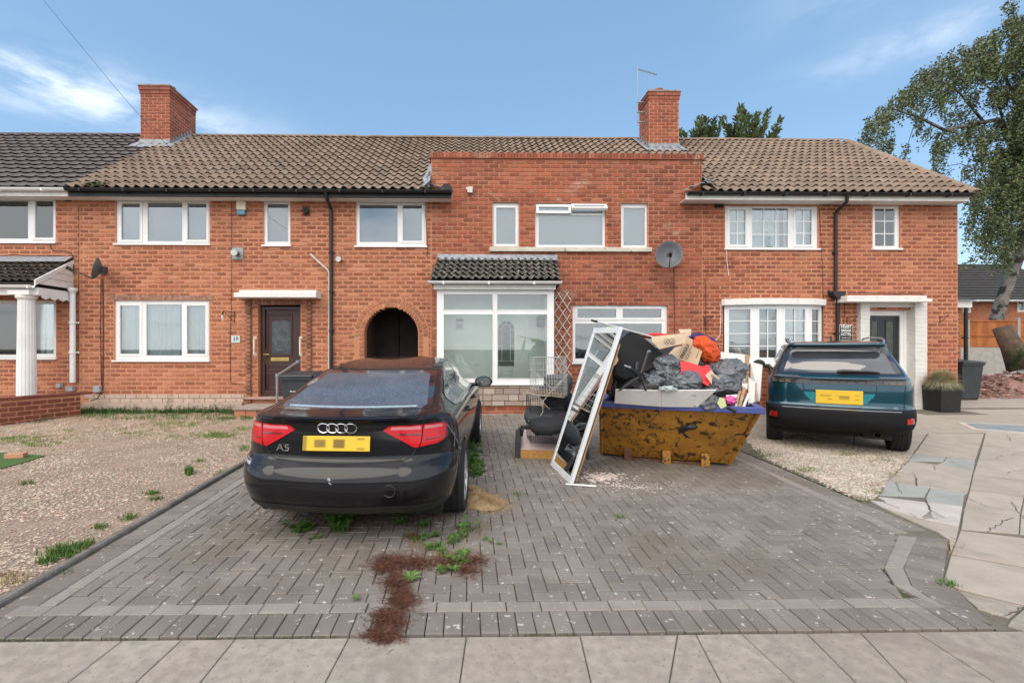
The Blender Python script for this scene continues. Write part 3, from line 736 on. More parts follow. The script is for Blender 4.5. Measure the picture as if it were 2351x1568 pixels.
# header rows of buff bricks under eaves and near the arch
window(H18,w18a,[(276,466,320,551,1),(336,464,417,554,0),(428,466,473,551,1)],curtain='window_backing')
window(H18,w18b,[(612,467,661,555,0)],curtain='window_backing')
window(H18,w18c,[(824,469,913,556,0),(924,470,969,553,1)],curtain='window_backing')
wo,wr=window(H18,w18d,[(273,701,319,813,1),(333,698,416,817,0),(427,701,471,813,1)],curtain='net',gaps=((.235,.265),(.655,.685),(.0,.02)))
# cut lintel bricks above the lower window
lt=MB(); r_=rc(252,679,489,690)
m_chip=mat('chipped_brick',(.40,.26,.20),.95,col2=(.20,.09,.06),scale=24,bump=.01,bscale=40)
x=r_[0]
while x<r_[1]: lt.box(x,min(x+.21,r_[1]),FAC-.010,FAC+.003,r_[2]+.006,r_[2]+.045); lt.box(x-.0,min(x+.21,r_[1]),FAC-.009,FAC+.003,r_[2]+.056,r_[3]); x+=.226
lt.build('lintel_course',m_chip,H18)
# painted plinth
pb=MB(); p0,p1=X16+.1,P(560,905).x; hgt=(pz-ZG)
for k in range(2):
    x=p0+(.11 if k else 0)
    while x<p1:
        pb.box(x,min(x+.218,p1),FAC-.012-random.uniform(0,.006),FAC+.003,pz-CH*(k+1)+.006,pz-CH*k-.004); x+=.228
pb.box(p0,p1,FAC-.10,FAC-.001,ZG-.1,pz-CH*2)
pb.build('plinth',m_plinth,H18,bevel=.004)
# door 18
m_maho=mat('mahogany_upvc',(.050,.017,.014),.38,var=.2,scale=5)
dx0,dx1,dz0,dz1=rc(595,703,688,906); D=FAC+.16
dr=MB(); dr.box(dx0,dx1,D,D+.05,dz0,dz1)
fr=thing.__call__ if False else None
do=dr.build('door',m_maho,H18)
q=MB(); q.ring(dx0,dx1,dz0,dz1,.075,D-.05,D-.001); q.box(dx0,dx1,D-.06,D+.1,dz0-.03,dz0); q.build('door_frame',m_maho,H18,bevel=.006)
def rD(v): return rc(*v,Y=D)
q=MB()
for v in ((614,722,672,818),(614,838,672,852),(614,856,672,894)):
    a=rD(v); q.ring(a[0],a[1],a[2],a[3],.028,D-.014,D+.002)
q.build('door_moulding',m_maho,do,bevel=.005)
g=rD((625,736,668,813)); q=MB(); n=12; cxx=(g[0]+g[1])/2
poly=[(g[0],g[2]),(g[1],g[2])]+[(g[1]-(g[1]-g[0])*i/n,g[3]-.04+.05*math.sin(math.pi*i/n)) for i in range(n+1)]
q.prism(poly,.008,axis='y',o=D-.010); q.build('pane',mat('leaded_glass',(.075,.085,.09),.12,col2=(.03,.035,.04),scale=7),do)
q=MB()
for sgn in (-1,1):
    pts=[(cxx+sgn*(g[1]-g[0])*a,D-.014,g[2]+(g[3]-g[2])*b_) for a,b_ in ((0,.12),(.18,.10),(.30,.18),(.24,.28),(.38,.35))]
    q.tube(pts,.006,5)
    q.tube([(cxx+sgn*(g[1]-g[0])*a,D-.014,g[2]+(g[3]-g[2])*b_) for a,b_ in ((.12,.93),(.3,.86),(.36,.75),(.30,.66))],.005,5)
q.build('glass_pattern',mat('frosted_line',(.22,.25,.26),.4),do)
a=rD((622,822,664,829)); q=MB(); q.box(a[0],a[1],D-.012,D,a[2],a[3]+.01); q.build('letterbox',m_brass,do,bevel=.004)
a=rD((606,802,611,836)); q=MB(); q.box(a[0],a[1],D-.01,D,a[2],a[3]); zc_=(a[2]+a[3])/2+.05; q.tube([(a[0]+.012,D,zc_),(a[0]+.012,D-.05,zc_),(a[0]+.14,D-.052,zc_)],.009,8); q.build('handle',m_brass,do)
# reveal bricks each side of the door and canopy
cb=MB(); a=rc(537,669,726,683,FAC-.35); cb.box(a[0],a[1],FAC-.36,FAC+.02,a[2],a[3]-.03); cb.box(a[0]+.10,a[1],FAC-.33,FAC+.02,a[3]-.03,a[3]+.03)
cb.build('door_canopy',m_whitepaint,H18,bevel=.008)
q=MB()
a=rc(566,684,592,905)
m_stainb=mat('stained_brick',(.33,.15,.085),.9,col2=(.20,.10,.065),scale=5,rnd=.25,bump=.004,bscale=60)
for (u,v) in ((566,578),(704,716)):
    a=rc(u,684,v,905); z=ZG+.1; k=0
    while z<a[3]-.05:
        q.box(a[0]+random.uniform(0,.008),a[1]-random.uniform(0,.008),FAC-.055-random.uniform(0,.006),FAC-.0,z+.006,z+CH-.010); z+=CH
q.build('door_pier',m_stainb,H18,bevel=.006,rnd=True)
q=MB(); 
for k in range(13):
    x=dx0-.04+k*(dx1-dx0+.1)/13; q.box(x,x+.07,FAC-.008,FAC+.1,P(640,700).z,P(640,684).z+.02)
q.build('soldier_brick_lintel',m_stainb,H18,rnd=True)
# doorstep, lower step
st=MB(); a=P(560,905); c=P(700,905); st.box(a.x,c.x,FAC-.09,FAC+.2,dz0-.10,dz0-.045); st.build('door_sill',mat('sill_tile',(.34,.22,.18),.8,var=.25,scale=8),H18,bevel=.01)
st=MB(); sx0,sx1=P(548,930,FAC-.6).x,P(740,930,FAC-.6).x
st.box(sx0,sx1,FAC-.85,FAC-.09,.34,.385); s_o=st.build('step_slab',mat('step_concrete',(.33,.27,.24),.9,var=.15,scale=6,bump=.004),H18,bevel=.006)
st=MB()
x=sx0+.02
while x<sx1-.05: st.box(x,x+.215,FAC-.82,FAC-.1,ZG-.05,.335); x+=.226
st.build('step_brick',m_brick,H18,rnd=True)
# passage behind the arch
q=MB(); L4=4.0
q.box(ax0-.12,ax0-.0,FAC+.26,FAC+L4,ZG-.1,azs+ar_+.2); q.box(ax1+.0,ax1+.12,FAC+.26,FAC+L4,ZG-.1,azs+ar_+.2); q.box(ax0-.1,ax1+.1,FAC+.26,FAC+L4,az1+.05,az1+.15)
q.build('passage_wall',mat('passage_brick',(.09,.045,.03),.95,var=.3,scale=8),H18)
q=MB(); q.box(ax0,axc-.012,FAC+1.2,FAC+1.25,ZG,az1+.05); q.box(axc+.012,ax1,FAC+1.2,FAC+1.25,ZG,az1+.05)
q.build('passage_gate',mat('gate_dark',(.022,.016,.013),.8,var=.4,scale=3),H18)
# ---- house 20
h=[H(w20a),H(w20b),H(w20c),H(w20d)]
pa=P(997,366); zpar=P(1300,366).z
XA2,XB2=XA,XB
wl20=wall_mb((XA,XB,ZG-.3,zpar),h).build('wall',m_mortR,H20)
prr=rc(1004,590,1276,960)
def hsh(x,z): return (math.sin(round(x*9)*12.9898+round(z*11)*78.233)*43758.5453)%1.0
def porchhole(x,z): return prr[0]<x<prr[1] and z<prr[3]-.3
def orange20(x,z): return hsh(x,z)<max(0,1-(x-XA)/(1.3 if z<3.6 else .5))*.85
brick_face(wl20,(XA+.004,XB,ZG,zpar),h,'r',m_brickR,seed=3,limit=240,skip=lambda x,z:porchhole(x,z) or orange20(x,z))
brick_face(wl20,(XA+.004,XA+1.4,ZG,zpar),h,'r',m_brick,seed=3,limit=50,skip=lambda x,z:porchhole(x,z) or not orange20(x,z))
# parapet returns and brick-on-edge coping
q=MB(); q.box(XA,XA+.22,FAC+.26,FAC+1.3,ZE,zpar); q.box(XB-.22,XB,FAC+.26,FAC+1.3,ZE,zpar); q.box(XA,XB,FAC+.26,FAC+.30,ZE,zpar); q.build('parapet_return',m_mortR,H20)
q=MB(); x=XA-.02; q.box(XA-.035,XB+.035,FAC-.035,FAC+.25,zpar,zpar+.018); q.build('parapet_tile_course',m_brickR,H20)
vc=[]
for s in range(5):
    r=random.Random(s+9); b_=MB(); hw=.031; b_.prism([(-hw,0),(hw,0),(hw,.10),(hw*.5,.118),(-hw*.5,.118),(-hw,.10)],.235,axis='y',o=-.02); vc.append((b_.v,b_.f))
pl_=[]
while x<XB: pl_.append((Matrix.Translation((x+.035,FAC+random.uniform(-.004,.004),zpar+.0175))@Matrix.Rotation(random.uniform(-.02,.02),4,'Y'),random.randrange(5),random.random())); x+=.0715
scatter('coping_brick',vc,pl_,m_brickR,H20)
window(H20,w20a,[(1139,475,1185,560,1)],curtain='frost',dp=.07,sill=False)
window(H20,w20c,[(1433,475,1484,563,0)],curtain='frost',dp=.07,sill=False)
wf,rf=window(H20,w20b,[(1237,492,1386,562,0),(1237,472,1307,489,0),(1315,472,1386,489,0)],curtain='frost',dp=.07,sill=False)
# two top hung sashes, the right one tilted open
for (u0,u1,tilt) in ((1231,1310,.10),(1311,1391,.42)):
    a=rc(u0,471,u1,491,FAC+.02); q=MB(); w_,h_=a[1]-a[0],a[3]-a[2]
    q.ring(0,w_,-h_,0,.05,-.03,.03)
    q.box(.05,w_-.05,-.004,.004,-h_+.05,-.05,1)
    for i,v in enumerate(q.v): q.v[i]=tuple(Matrix.Translation((a[0],FAC+.03,a[3]))@Matrix.Rotation(-tilt*2.0 if tilt>.3 else -tilt,4,'X')@Vector(v))
    q.build('top_sash',[m_white,m_glass],wf)
s_=MB(); a=rc(1124,569,1495,579); s_.box(a[0],a[1],FAC-.07,FAC+.06,a[2],a[3]); s_.build('stone_sill',mat('flaking_sill',(.62,.58,.50),.85,col2=(.50,.45,.37),scale=3,bump=.012,bscale=20,big=((.16,.11,.08),3.2,.60,.66)),H20,bevel=.01)
window(H20,w20d,[(1326,708,1417,730,1),(1430,708,1521,730,1),(1321,742,1522,824,0)],curtain='room',dp=.05)
# white bloom and soot on the wall are part of the brick material; sooty strip right of the porch
# ---- house 22
h=[H(w22a),H(w22b),H(bay),H(door22)]
wl22=wall_mb((XB,XC,ZG-.3,ZW),h).build('wall',m_mort,H22)
# left part toothed into the red wall
m_mid=mat('brick_orange_red',(.345,.118,.064),.88,col2=(.26,.083,.048),scale=1.2,rnd=.27,fade=((.50,.21,.12),.68,.85),bump=.003,bscale=90,big=((.40,.16,.10),2.6,.62,.74))
def red22(x,z): return hsh(x,z)<max(0,1-(x-XB)/1.6)*.9
brick_face(wl22,(XB+.004,XC,ZG,ZW),h,'o',m_mid,seed=4,limit=240,skip=red22)
brick_face(wl22,(XB+.004,XB+1.8,ZG,ZW),h,'r',m_brickR,seed=4,limit=50,skip=lambda x,z:not red22(x,z))
sd_=MB(); sd_.box(XC-.26,XC-.004,FAC+.26,FAC+7,ZG-.3,ZW); sd_.build('side_wall',m_mort,H22)
brick_face(H22,(0,2.4,ZG,ZW),[],'o',m_mid,F0=0,M=Matrix.Translation((XC-.004,FAC+.0,0))@Matrix.Rotation(R(90),4,'Z'),seed=8,limit=100)
window(H22,w22a,[(1676,481,1714,562,1),(1728,477,1812,568,0),(1828,481,1866,562,1)],curtain='net',gaps=((.62,.66),(.90,.99)),bars=[(2,3),(3,3),(2,3)])
window(H22,w22b,[(2011,478,2058,565,0)],curtain='room',bars=(2,3))
# bow window with four lights
bw_=MB(); xs_=[1668,1735,1800,1864,1884]; yfr=[0,-.20,-.20,-.06,0]
xb0,xb1,zb0,zb1=rc(1660,702,1888,830)
m_=[(P(1664,760).x,FAC+.02),(P(1733,760,FAC-.16).x,FAC-.16),(P(1793,760,FAC-.2).x,FAC-.2),(P(1857,760,FAC-.14).x,FAC-.14),(P(1888,760).x,FAC+.02)]
ba=bpy.data.objects.new("bow_window",None); COL.objects.link(ba); ba.location=(m_[2][0],FAC,zb0); WM[ba.name]=Matrix.Translation(ba.location); attach(ba,H22)
ba.location=(0,0,0); ba.matrix_parent_inverse=WM[H22.name].inverted(); WM[ba.name]=Matrix.Identity(4)
for i in range(4):
    (xa,ya),(xb,yb)=m_[i],m_[i+1]; d=Vector((xb-xa,yb-ya,0)); L_=d.length; an=math.atan2(d.y,d.x)
    M_=Matrix.Translation((xa,ya,zb0))@Matrix.Rotation(an,4,'Z'); hh=zb1-zb0; q=MB()
    t=MB(); t.ring(0,L_,0,hh,.075,0,.06); q.sub(t,M_); t=MB(); t.ring(.06,L_-.06,.06,hh-.06,.03,-.012,.03); q.sub(t,M_)
    wq=q.build('window_light',m_white,ba,bevel=.003)
    t=MB(); t.box(.07,L_-.07,.02,.026,.07,hh-.07); q=MB(); q.sub(t,M_); q.build('pane',m_glass,wq)
    t=MB(); nx=2 if i in (1,2) else 1
    if nx==2: t.box(L_/2-.009,L_/2+.009,.006,.014,.07,hh-.07)
    for k in range(1,4 if nx==2 else 4): zz2=.07+(hh-.14)*k/4; t.box(.07,L_-.07,.007,.015,zz2-.008,zz2+.008)
    q=MB(); q.sub(t,M_); q.build('glazing_bar',m_white,wq)
q=MB(); q.prism([(xb0-.05,FAC+.02),(m_[0][0]-.04,FAC-.08),(m_[1][0]-.03,FAC-.26),(m_[2][0],FAC-.30),(m_[3][0]+.03,FAC-.24),(m_[4][0]+.04,FAC-.07),(xb1+.05,FAC+.02)],P(1775,690).z-zb1+.02,o=zb1); q.build('bow_header',m_whitepaint,ba,bevel=.01)
q=MB(); q.prism([(m_[0][0]-.02,FAC+.02),(m_[1][0]-.02,FAC-.22),(m_[2][0],FAC-.26),(m_[3][0]+.02,FAC-.20),(m_[4][0]+.02,FAC+.02)],.05,o=zb0-.05); q.build('bow_sill',m_white,ba,bevel=.006)
m_roman=mat('roman_blind',(.66,.67,.64),.9,var=.06,scale=6)
q=MB(); n=40; hh=(zb1-zb0)*.58
for (u,v,k) in ((m_[0][0]+.08,m_[1][0]-.05,.72),(m_[1][0]+.05,m_[2][0]-.03,.52),(m_[2][0]+.03,m_[3][0]-.04,.52),(m_[3][0]+.02,m_[4][0]-.05,.72)):
    hh=(zb1-zb0)*k; vs=[]; NX,NZ=8,16
    for j in range(NZ+1):
        for i in range(NX+1):
            t=j/NZ; s=i/NX; vs.append((u+(v-u)*s,FAC+.07-.03*abs(math.sin(t*9)) ,zb1-.05-hh*t-.05*math.sin(math.pi*s)*t))
    q.add(vs,[(j*(NX+1)+i,j*(NX+1)+i+1,(j+1)*(NX+1)+i+1,(j+1)*(NX+1)+i) for j in range(NZ) for i in range(NX)])
q.build('roman_blind',m_roman,ba,smooth='all')
q=MB(); q.box(xb0,xb1,FAC+.9,FAC+.95,zb0-.1,zb1+.1); q.box(xb0,xb1,FAC+.02,FAC+.9,zb0-.06,zb0-.03); q.build('room_back',m_roomd,ba)
pot=MB(); px=P(1754,815).x; pot.lathe([(.0,0),(.10,0),(.105,.12),(.12,.16),(.12,.19),(.10,.2),(.0,.2)],16,M=Matrix.Translation((px,FAC+.13,zb0))); 
pot.build('plant_pot',mat('terracotta',(.52,.17,.08),.8,var=.15,scale=8),None,smooth=True,label='terracotta pot standing inside the bow window, beside a glass jar',cat='plant pot')
pot=MB(); px=P(1686,815).x; pot.lathe([(.0,0),(.09,0),(.13,.05),(.13,.12),(.06,.19),(.04,.24),(.0,.24)],16,M=Matrix.Translation((px,FAC+.12,zb0)))
pot.build('green_vase',mat('green_glaze',(.03,.20,.13),.25),None,smooth=True,label='green glazed vase inside the left light of the bow window',cat='vase')
# door 22 with white surround
a=rc(1945,681,2140,693,FAC-.35); q=MB(); q.box(a[0],a[1],FAC-.36,FAC+.02,a[2],a[3]-.045); q.box(a[0]-.0,a[1]-.12,FAC-.36,FAC+.02,a[3]-.045,a[3]+.02); q.build('door_canopy',m_whitepaint,H22,bevel=.008)
m_wb=mat('white_painted_brick',(.70,.68,.64),.75,col2=(.62,.60,.56),scale=4,bump=.004,bscale=40,speck=((.25,.2,.16),26,.71,.75))
for (u,v) in ((1966,1987),(2090,2117)):
    a=rc(u,693,v,925); q=MB(); z=ZG
    while z<a[3]: q.box(a[0],a[1],FAC-.12-random.uniform(0,.004),FAC+.2,z+.003,z+CH-.003); z+=CH
    q.box(a[0]+.004,a[1]-.004,FAC-.116,FAC+.19,ZG-.1,a[3]); q.build('door_pilaster',m_wb,H22,bevel=.004)
q=MB(); a=rc(1984,693,2092,706); q.box(a[0],a[1],FAC-.05,FAC+.2,a[2],a[3]); q.build('door_lintel',m_wb,H22)
D=FAC+.14; a=rc(1988,725,2064,930,D); b_=rc(1980,706,2078,930,D); q=MB(); q.ring(b_[0],b_[1],b_[2],b_[3],.07,D-.05,D+.02); q.box(a[1],b_[1]-.06,D-.03,D+.02,b_[2],b_[3]-.03); q.box(a[0],a[1],D-.03,D+.02,a[3],b_[3]-.03); q.build('door_frame',m_white,H22,bevel=.005)
q=MB(); q.box(b_[1]-.001,rc(2090,693,2117,925)[0]+.01,FAC+.02,FAC+.2,ZG,b_[3]+.1); q.box(b_[0]+.01,b_[1],FAC+.02,FAC+.2,b_[3]+.001,b_[3]+.3); q.build('door_reveal',m_wb,H22)
m_dd=mat('dark_door',(.018,.020,.024),.35,var=.2); q=MB(); q.box(a[0],a[1],D,D+.05,a[2],a[3]); do=q.build('door',m_dd,H22)
for (u,v) in ((2000,2014),(2034,2050)):
    g=rc(u,738,v,850,D); q=MB(); q.ring(g[0]-.02,g[1]+.02,g[2]-.02,g[3]+.02,.02,D-.012,D); q.build('door_moulding',m_dd,do); q=MB(); q.box(g[0],g[1],D-.006,D-.001,g[2],g[3]); q.build('pane',mat('door_glass',(.06,.065,.055),.2,var=.3,scale=9),do)
q=MB(); hx=a[1]-.06; hz=P(2050,850).z; q.tube([(hx,D,hz),(hx,D-.05,hz),(hx-.12,D-.055,hz)],.009,8); q.box(hx-.02,hx+.02,D-.01,D,hz-.1,hz+.1); q.build('handle',m_grey,do)
# ================================================================= ROOFS
RY0=FAC-.36; RY1=14.0; ZR=P(1500,323,RY1).z; ZE0=P(1300,440,RY0).z
SLP=math.atan2(ZR-ZE0,RY1-RY0); SLEN=math.hypot(ZR-ZE0,RY1-RY0)
def roofpt(x,s,h=0): return Vector((x,RY0+s*math.cos(SLP)-h*math.sin(SLP),ZE0+s*math.sin(SLP)+h*math.cos(SLP)))
def pantile(w,l,amp,th=.034,seg=7,phase=0.0,roll=True,seed=0):
    r=random.Random(seed); pts=[]
    for i in range(seg+1):
        t=i/seg
        if roll: z=amp*(math.sin(math.pi*min(t/.55,1))**1.0 if t<.55 else -.42*math.sin(math.pi*(t-.55)/.45))
        else: z=amp*math.exp(-((t-.25)/.13)**2)+amp*.0
        pts.append((-w*.5+w*1.04*t,z))
    n=len(pts); vs=[(x,0,z+.036) for x,z in pts]+[(x,l*1.12,z-.010) for x,z in pts]+[(x,0,z+.036-th*.42) for x,z in pts]
    fs=[(i,i+1,i+1+n,i+n) for i in range(n-1)]+[(i+2*n,i+1+2*n,i+1,i) for i in range(n-1)]+[(2*n,0,n),(n-1,3*n-1,2*n-1)]
    return vs,fs
TW,TL=.2065,.335
vt=[pantile(TW,TL,.040,seed=s) for s in range(3)]
vtd=[pantile(.30,.335,.028,th=.026,seg=9,roll=False,seed=s) for s in range(3)]
def roof_tiles(parent,xa,xb,vars_,mt,tw,s0=0,s1=SLEN,inside=None,seed=1,limit=300,lift=.02,tl=TL,jit=1):
    r=random.Random(seed); places=[]; n=int((s1-s0)/tl)+1
    k0=int(math.floor(xa/tw)); k1=int(math.ceil(xb/tw))
    B=Matrix.Rotation(SLP,4,'X')
    for j in range(n):
        s=s0+j*tl
        for k in range(k0,k1):
            x=(k+.5)*tw
            if not xa<=x<xb: continue
            if inside and not inside(x,s+tl*.5): continue
            places.append((Matrix.Translation(roofpt(x,s,lift+r.uniform(0,.004)*jit))@B@Matrix.Rotation(r.uniform(-.008,.008)*jit,4,'Z')@Matrix.Rotation(r.uniform(-.01,.01)*jit,4,'Y'),r.randrange(len(vars_)),r.random()))
    r.shuffle(places)
    scatter('roof_tile',vars_,places,mt,parent,limit,'roof_tiles',smooth=False)
XV=P(150,430,RY0).x           # verge between the dark and the brown roof
chL=(P(322,340,13.0).x,P(389,340,13.0).x); chR=(P(1490,340,13.0).x,P(1559,340,13.0).x)
XH=P(2243,440,RY0).x; XHR=P(1943,326,RY1).x
def plane(name,parent,xa,xb,mt,s0=0,s1=SLEN,hip=False):
    q=MB(); a,b_,c,d=roofpt(xa,s0),roofpt(xb,s0),roofpt(xb if not hip else XHR,s1),roofpt(xa,s1)
    e=Vector((0,0,-.05)); q.add([a,b_,c,d,a+e,b_+e,c+e,d+e],[(0,1,2,3),(7,6,5,4),(0,4,5,1),(1,5,6,2),(2,6,7,3),(3,7,4,0)]); return q.build(name,mt,parent)
r16=plane('roof',H16,-17,XV,m_under); roof_tiles(r16,-13.8,XV-.02,vtd,m_tileD,.30,seed=11,jit=.4)
r18=plane('roof',H18,XV,XA,m_under); roof_tiles(r18,XV,XA-.02,vt,m_tile,TW,seed=12)
r20=plane('roof',H20,XA+.001,XB,m_under,s0=.45); roof_tiles(r20,XA,XB,vt,m_tile,TW,s0=TL*2,seed=13)
r22=plane('roof',H22,XB+.001,XH,m_under,hip=True); roof_tiles(r22,XB,XH,vt,m_tile,TW,seed=14,inside=lambda x,s:x<XH+(XHR-XH)*s/SLEN-.02)
# hip end plane and back slope closing the roof
q=MB(); e0=roofpt(XH,0); e1=roofpt(XHR,SLEN); e2=Vector((XH,RY1+3.5,ZE0)); q.add([e0,e2,e1],[(0,1,2)]); q.build('hip_slope',m_tile,r22)
q=MB(); q.add([Vector((-17,RY1,ZR)),e1,e2,Vector((-17,RY1+3.5,ZE0))],[(0,1,2,3)]); q.build('rear_slope',m_tile,r18)
q=MB(); q.box(XL,XC-.3,FAC+7.0,FAC+7.2,ZG-.2,ZE0+.0); q.build('rear_wall',m_mort,H18)
# inner wall coloured near-black so the front rooms look unlit
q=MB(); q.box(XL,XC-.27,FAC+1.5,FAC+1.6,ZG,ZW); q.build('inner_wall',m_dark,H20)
# ridge and hip tiles
vr_=[]
for s in range(3):
    b_=MB(); n=8
    prof=[(.115*math.cos(math.pi*i/n),.085*math.sin(math.pi*i/n)) for i in range(n+1)]
    vs=[(0,y,z) for y,z in prof]+[(.44,y*.97,z*.97) for y,z in prof]+[(0,y*.86,z*.82) for y,z in prof]
    fs=[(i,i+1,i+n+2,i+n+1) for i in range(n)]+[(i,i+2*(n+1),i+1+2*(n+1),i+1) for i in range(n)]; vr_.append((vs,fs))
def ridge(parent,xa,xb,mt):
    pl_=[]; x=xa
    while x<xb-.2: pl_.append((Matrix.Translation((x,RY1+.0,ZR+.0+random.uniform(-.006,.006))),random.randrange(3),random.random())); x+=.43
    scatter('ridge_tile',vr_,pl_,mt,parent)
ridge(r16,-16,XV,m_tileD); ridge(r18,XV,XA,m_tile); ridge(r20,XA,XB,m_tile); ridge(r22,XB,XHR,m_tile)
pl_=[]; d=e1-e0; n=int(d.length/.42)
for i in range(n):
    p=e0+d*(i/n)+Vector((0,0,.01)); M_=d.to_track_quat('X','Z').to_matrix().to_4x4(); pl_.append((Matrix.Translation(p)@M_,random.randrange(3),random.random()))
scatter('hip_tile',vr_,pl_,m_tile,r22)
# moss on the roof
m_moss=mat('moss',(.075,.095,.03),.95,var=.4,scale=20,bump=.01)
def moss(parent,spots):
    q=MB()
    for (vx,vy,Y,r) in spots:
        c=P(vx,vy,Y)
        for _ in range(14):
            t=MB(); t.lathe([(.001,.8),(.6,.6),(1,0)],6); s=r*random.uniform(.3,.8)
            q.sub(t,Matrix.Translation(c+Vector((random.gauss(0,r*1.6),random.gauss(0,.03),random.gauss(0,r*.25))))@Matrix.Rotation(random.uniform(-.5,1),4,'X')@Matrix.Diagonal((s,s,s,1)))
    q.build('moss',m_moss,parent,kind='stuff')
moss(r18,[(205,426,RY0,.07),(232,424,RY0,.07),(985,436,RY0,.06),(960,438,RY0,.05),(1005,440,RY0,.05)])
# ---- gutters, fascia, soffit
def half_gutter(parent,xa,xb,y,z,r,mt,name='gutter'):
    q=MB(); n=8; prof=[(y-r*math.cos(math.pi*i/n),z-r*math.sin(math.pi*i/n)) for i in range(n+1)]; pin=[(y-(r-.006)*math.cos(math.pi*i/n),z-(r-.006)*math.sin(math.pi*i/n)) for i in range(n+1)]
    poly=prof+pin[::-1]; m=len(poly); vs=[(xa,a,b_) for a,b_ in poly]+[(xb,a,b_) for a,b_ in poly]
    q.add(vs,[(i,(i+1)%m,(i+1)%m+m,i+m) for i in range(m)]+[tuple(range(m))[::-1],tuple(range(m,2*m))])
    x=xa+.3
    while x<xb: q.box(x,x+.03,y-r-.008,y+r,z-r-.008,z-r*.2); x+=.9
    return q.build(name,mt,parent,smooth=True)
GY=RY0-.03; GZ=ZE0-.0
def eaves(parent,xa,xb,gm,fm,deep=.15):
    q=MB(); q.box(xa,xb,RY0+.03,RY0+.055,ZE0-deep,ZE0-.005); q.build('fascia',fm,parent)
    q=MB(); q.box(xa,xb,RY0+.055,FAC+.003,ZE0-deep+.012,ZE0-deep+.024); q.build('soffit',m_soffit,parent)
    half_gutter(parent,xa,xb,GY,GZ-.005,.06,gm)
m_gblk=mat('gutter_black',(.010,.010,.011),.55,var=.4,scale=3)
eaves(H16,XL,P(150,440,GY).x,m_white,m_whitepaint)
eaves(H18,P(152,440,GY).x,P(1036,440,GY).x,m_gblk,m_gblk)
eaves(H22,P(1578,440,GY).x,P(2232,440,GY).x,m_gblk,m_whitepaint)
q=MB(); q.box(XC-.01,P(2232,440,GY).x,FAC+.0,FAC+7,ZE0-.15,ZE0-.13); q.box(P(2226,440,GY).x,P(2232,440,GY).x,RY0+.06,FAC+7,ZE0-.15,ZE0-.01); q.build('side_eaves',m_whitepaint,H22)
# lead flashings at the parapet
def flash(parent,pts,name='flashing',th=.01):
    q=MB(); n=len(pts)//2
    vs=[]; 
    for p in pts: vs.append(p)
    fs=[(i,i+1,i+1+n,i+n) for i in range(n-1)]; q.add(vs,fs); return q.build(name,m_lead,parent,solid=th)
for (X_e,s_,par) in ((XA,-1,H18),(XB,1,H22)):
    up=[];dn=[]
    for i in range(9):
        s=.0+i*.2; a=roofpt(X_e,s,.05); up.append(a+Vector((s_*.004,0,.10 if i%2 else .16))); dn.append(roofpt(X_e+s_*(.14+.03*random.random()),s,.055+.012*(i%2)))
    flash(par,up+dn)
q=MB(); q.tube([P(985,395,RY0+.5),P(975,410,RY0+.3),P(982,432,RY0+.06)],[.035,.05,.06],8); t=P(1010,428,FAC-.2); 
for k in range(5): q.cbox(P(984+k*6,421+k*2.4,FAC-.1),(.08,.14,.012),(random.uniform(-.3,.3),random.uniform(.1,.5),random.uniform(-.3,.3)))
q.build('crumpled_flashing',m_lead,H18)
q=MB(); 
for k in range(6): q.cbox(P(1573+k*12,436-k*5.0,FAC-.12),(.12,.14,.012),(random.uniform(-.3,.3),random.uniform(-.5,-.1),random.uniform(-.3,.3)))
q.build('crumpled_flashing',m_lead,H22)
q=MB(); q.lathe([(.0,-.02),(.10,-.02),(.13,.0),(.13,.12),(.0,.12)],12,M=Matrix.Translation(P(1026,440,FAC-.22))@Matrix.Rotation(R(90),4,'X')); q.build('gutter_end',m_gblk,H18,smooth=True)
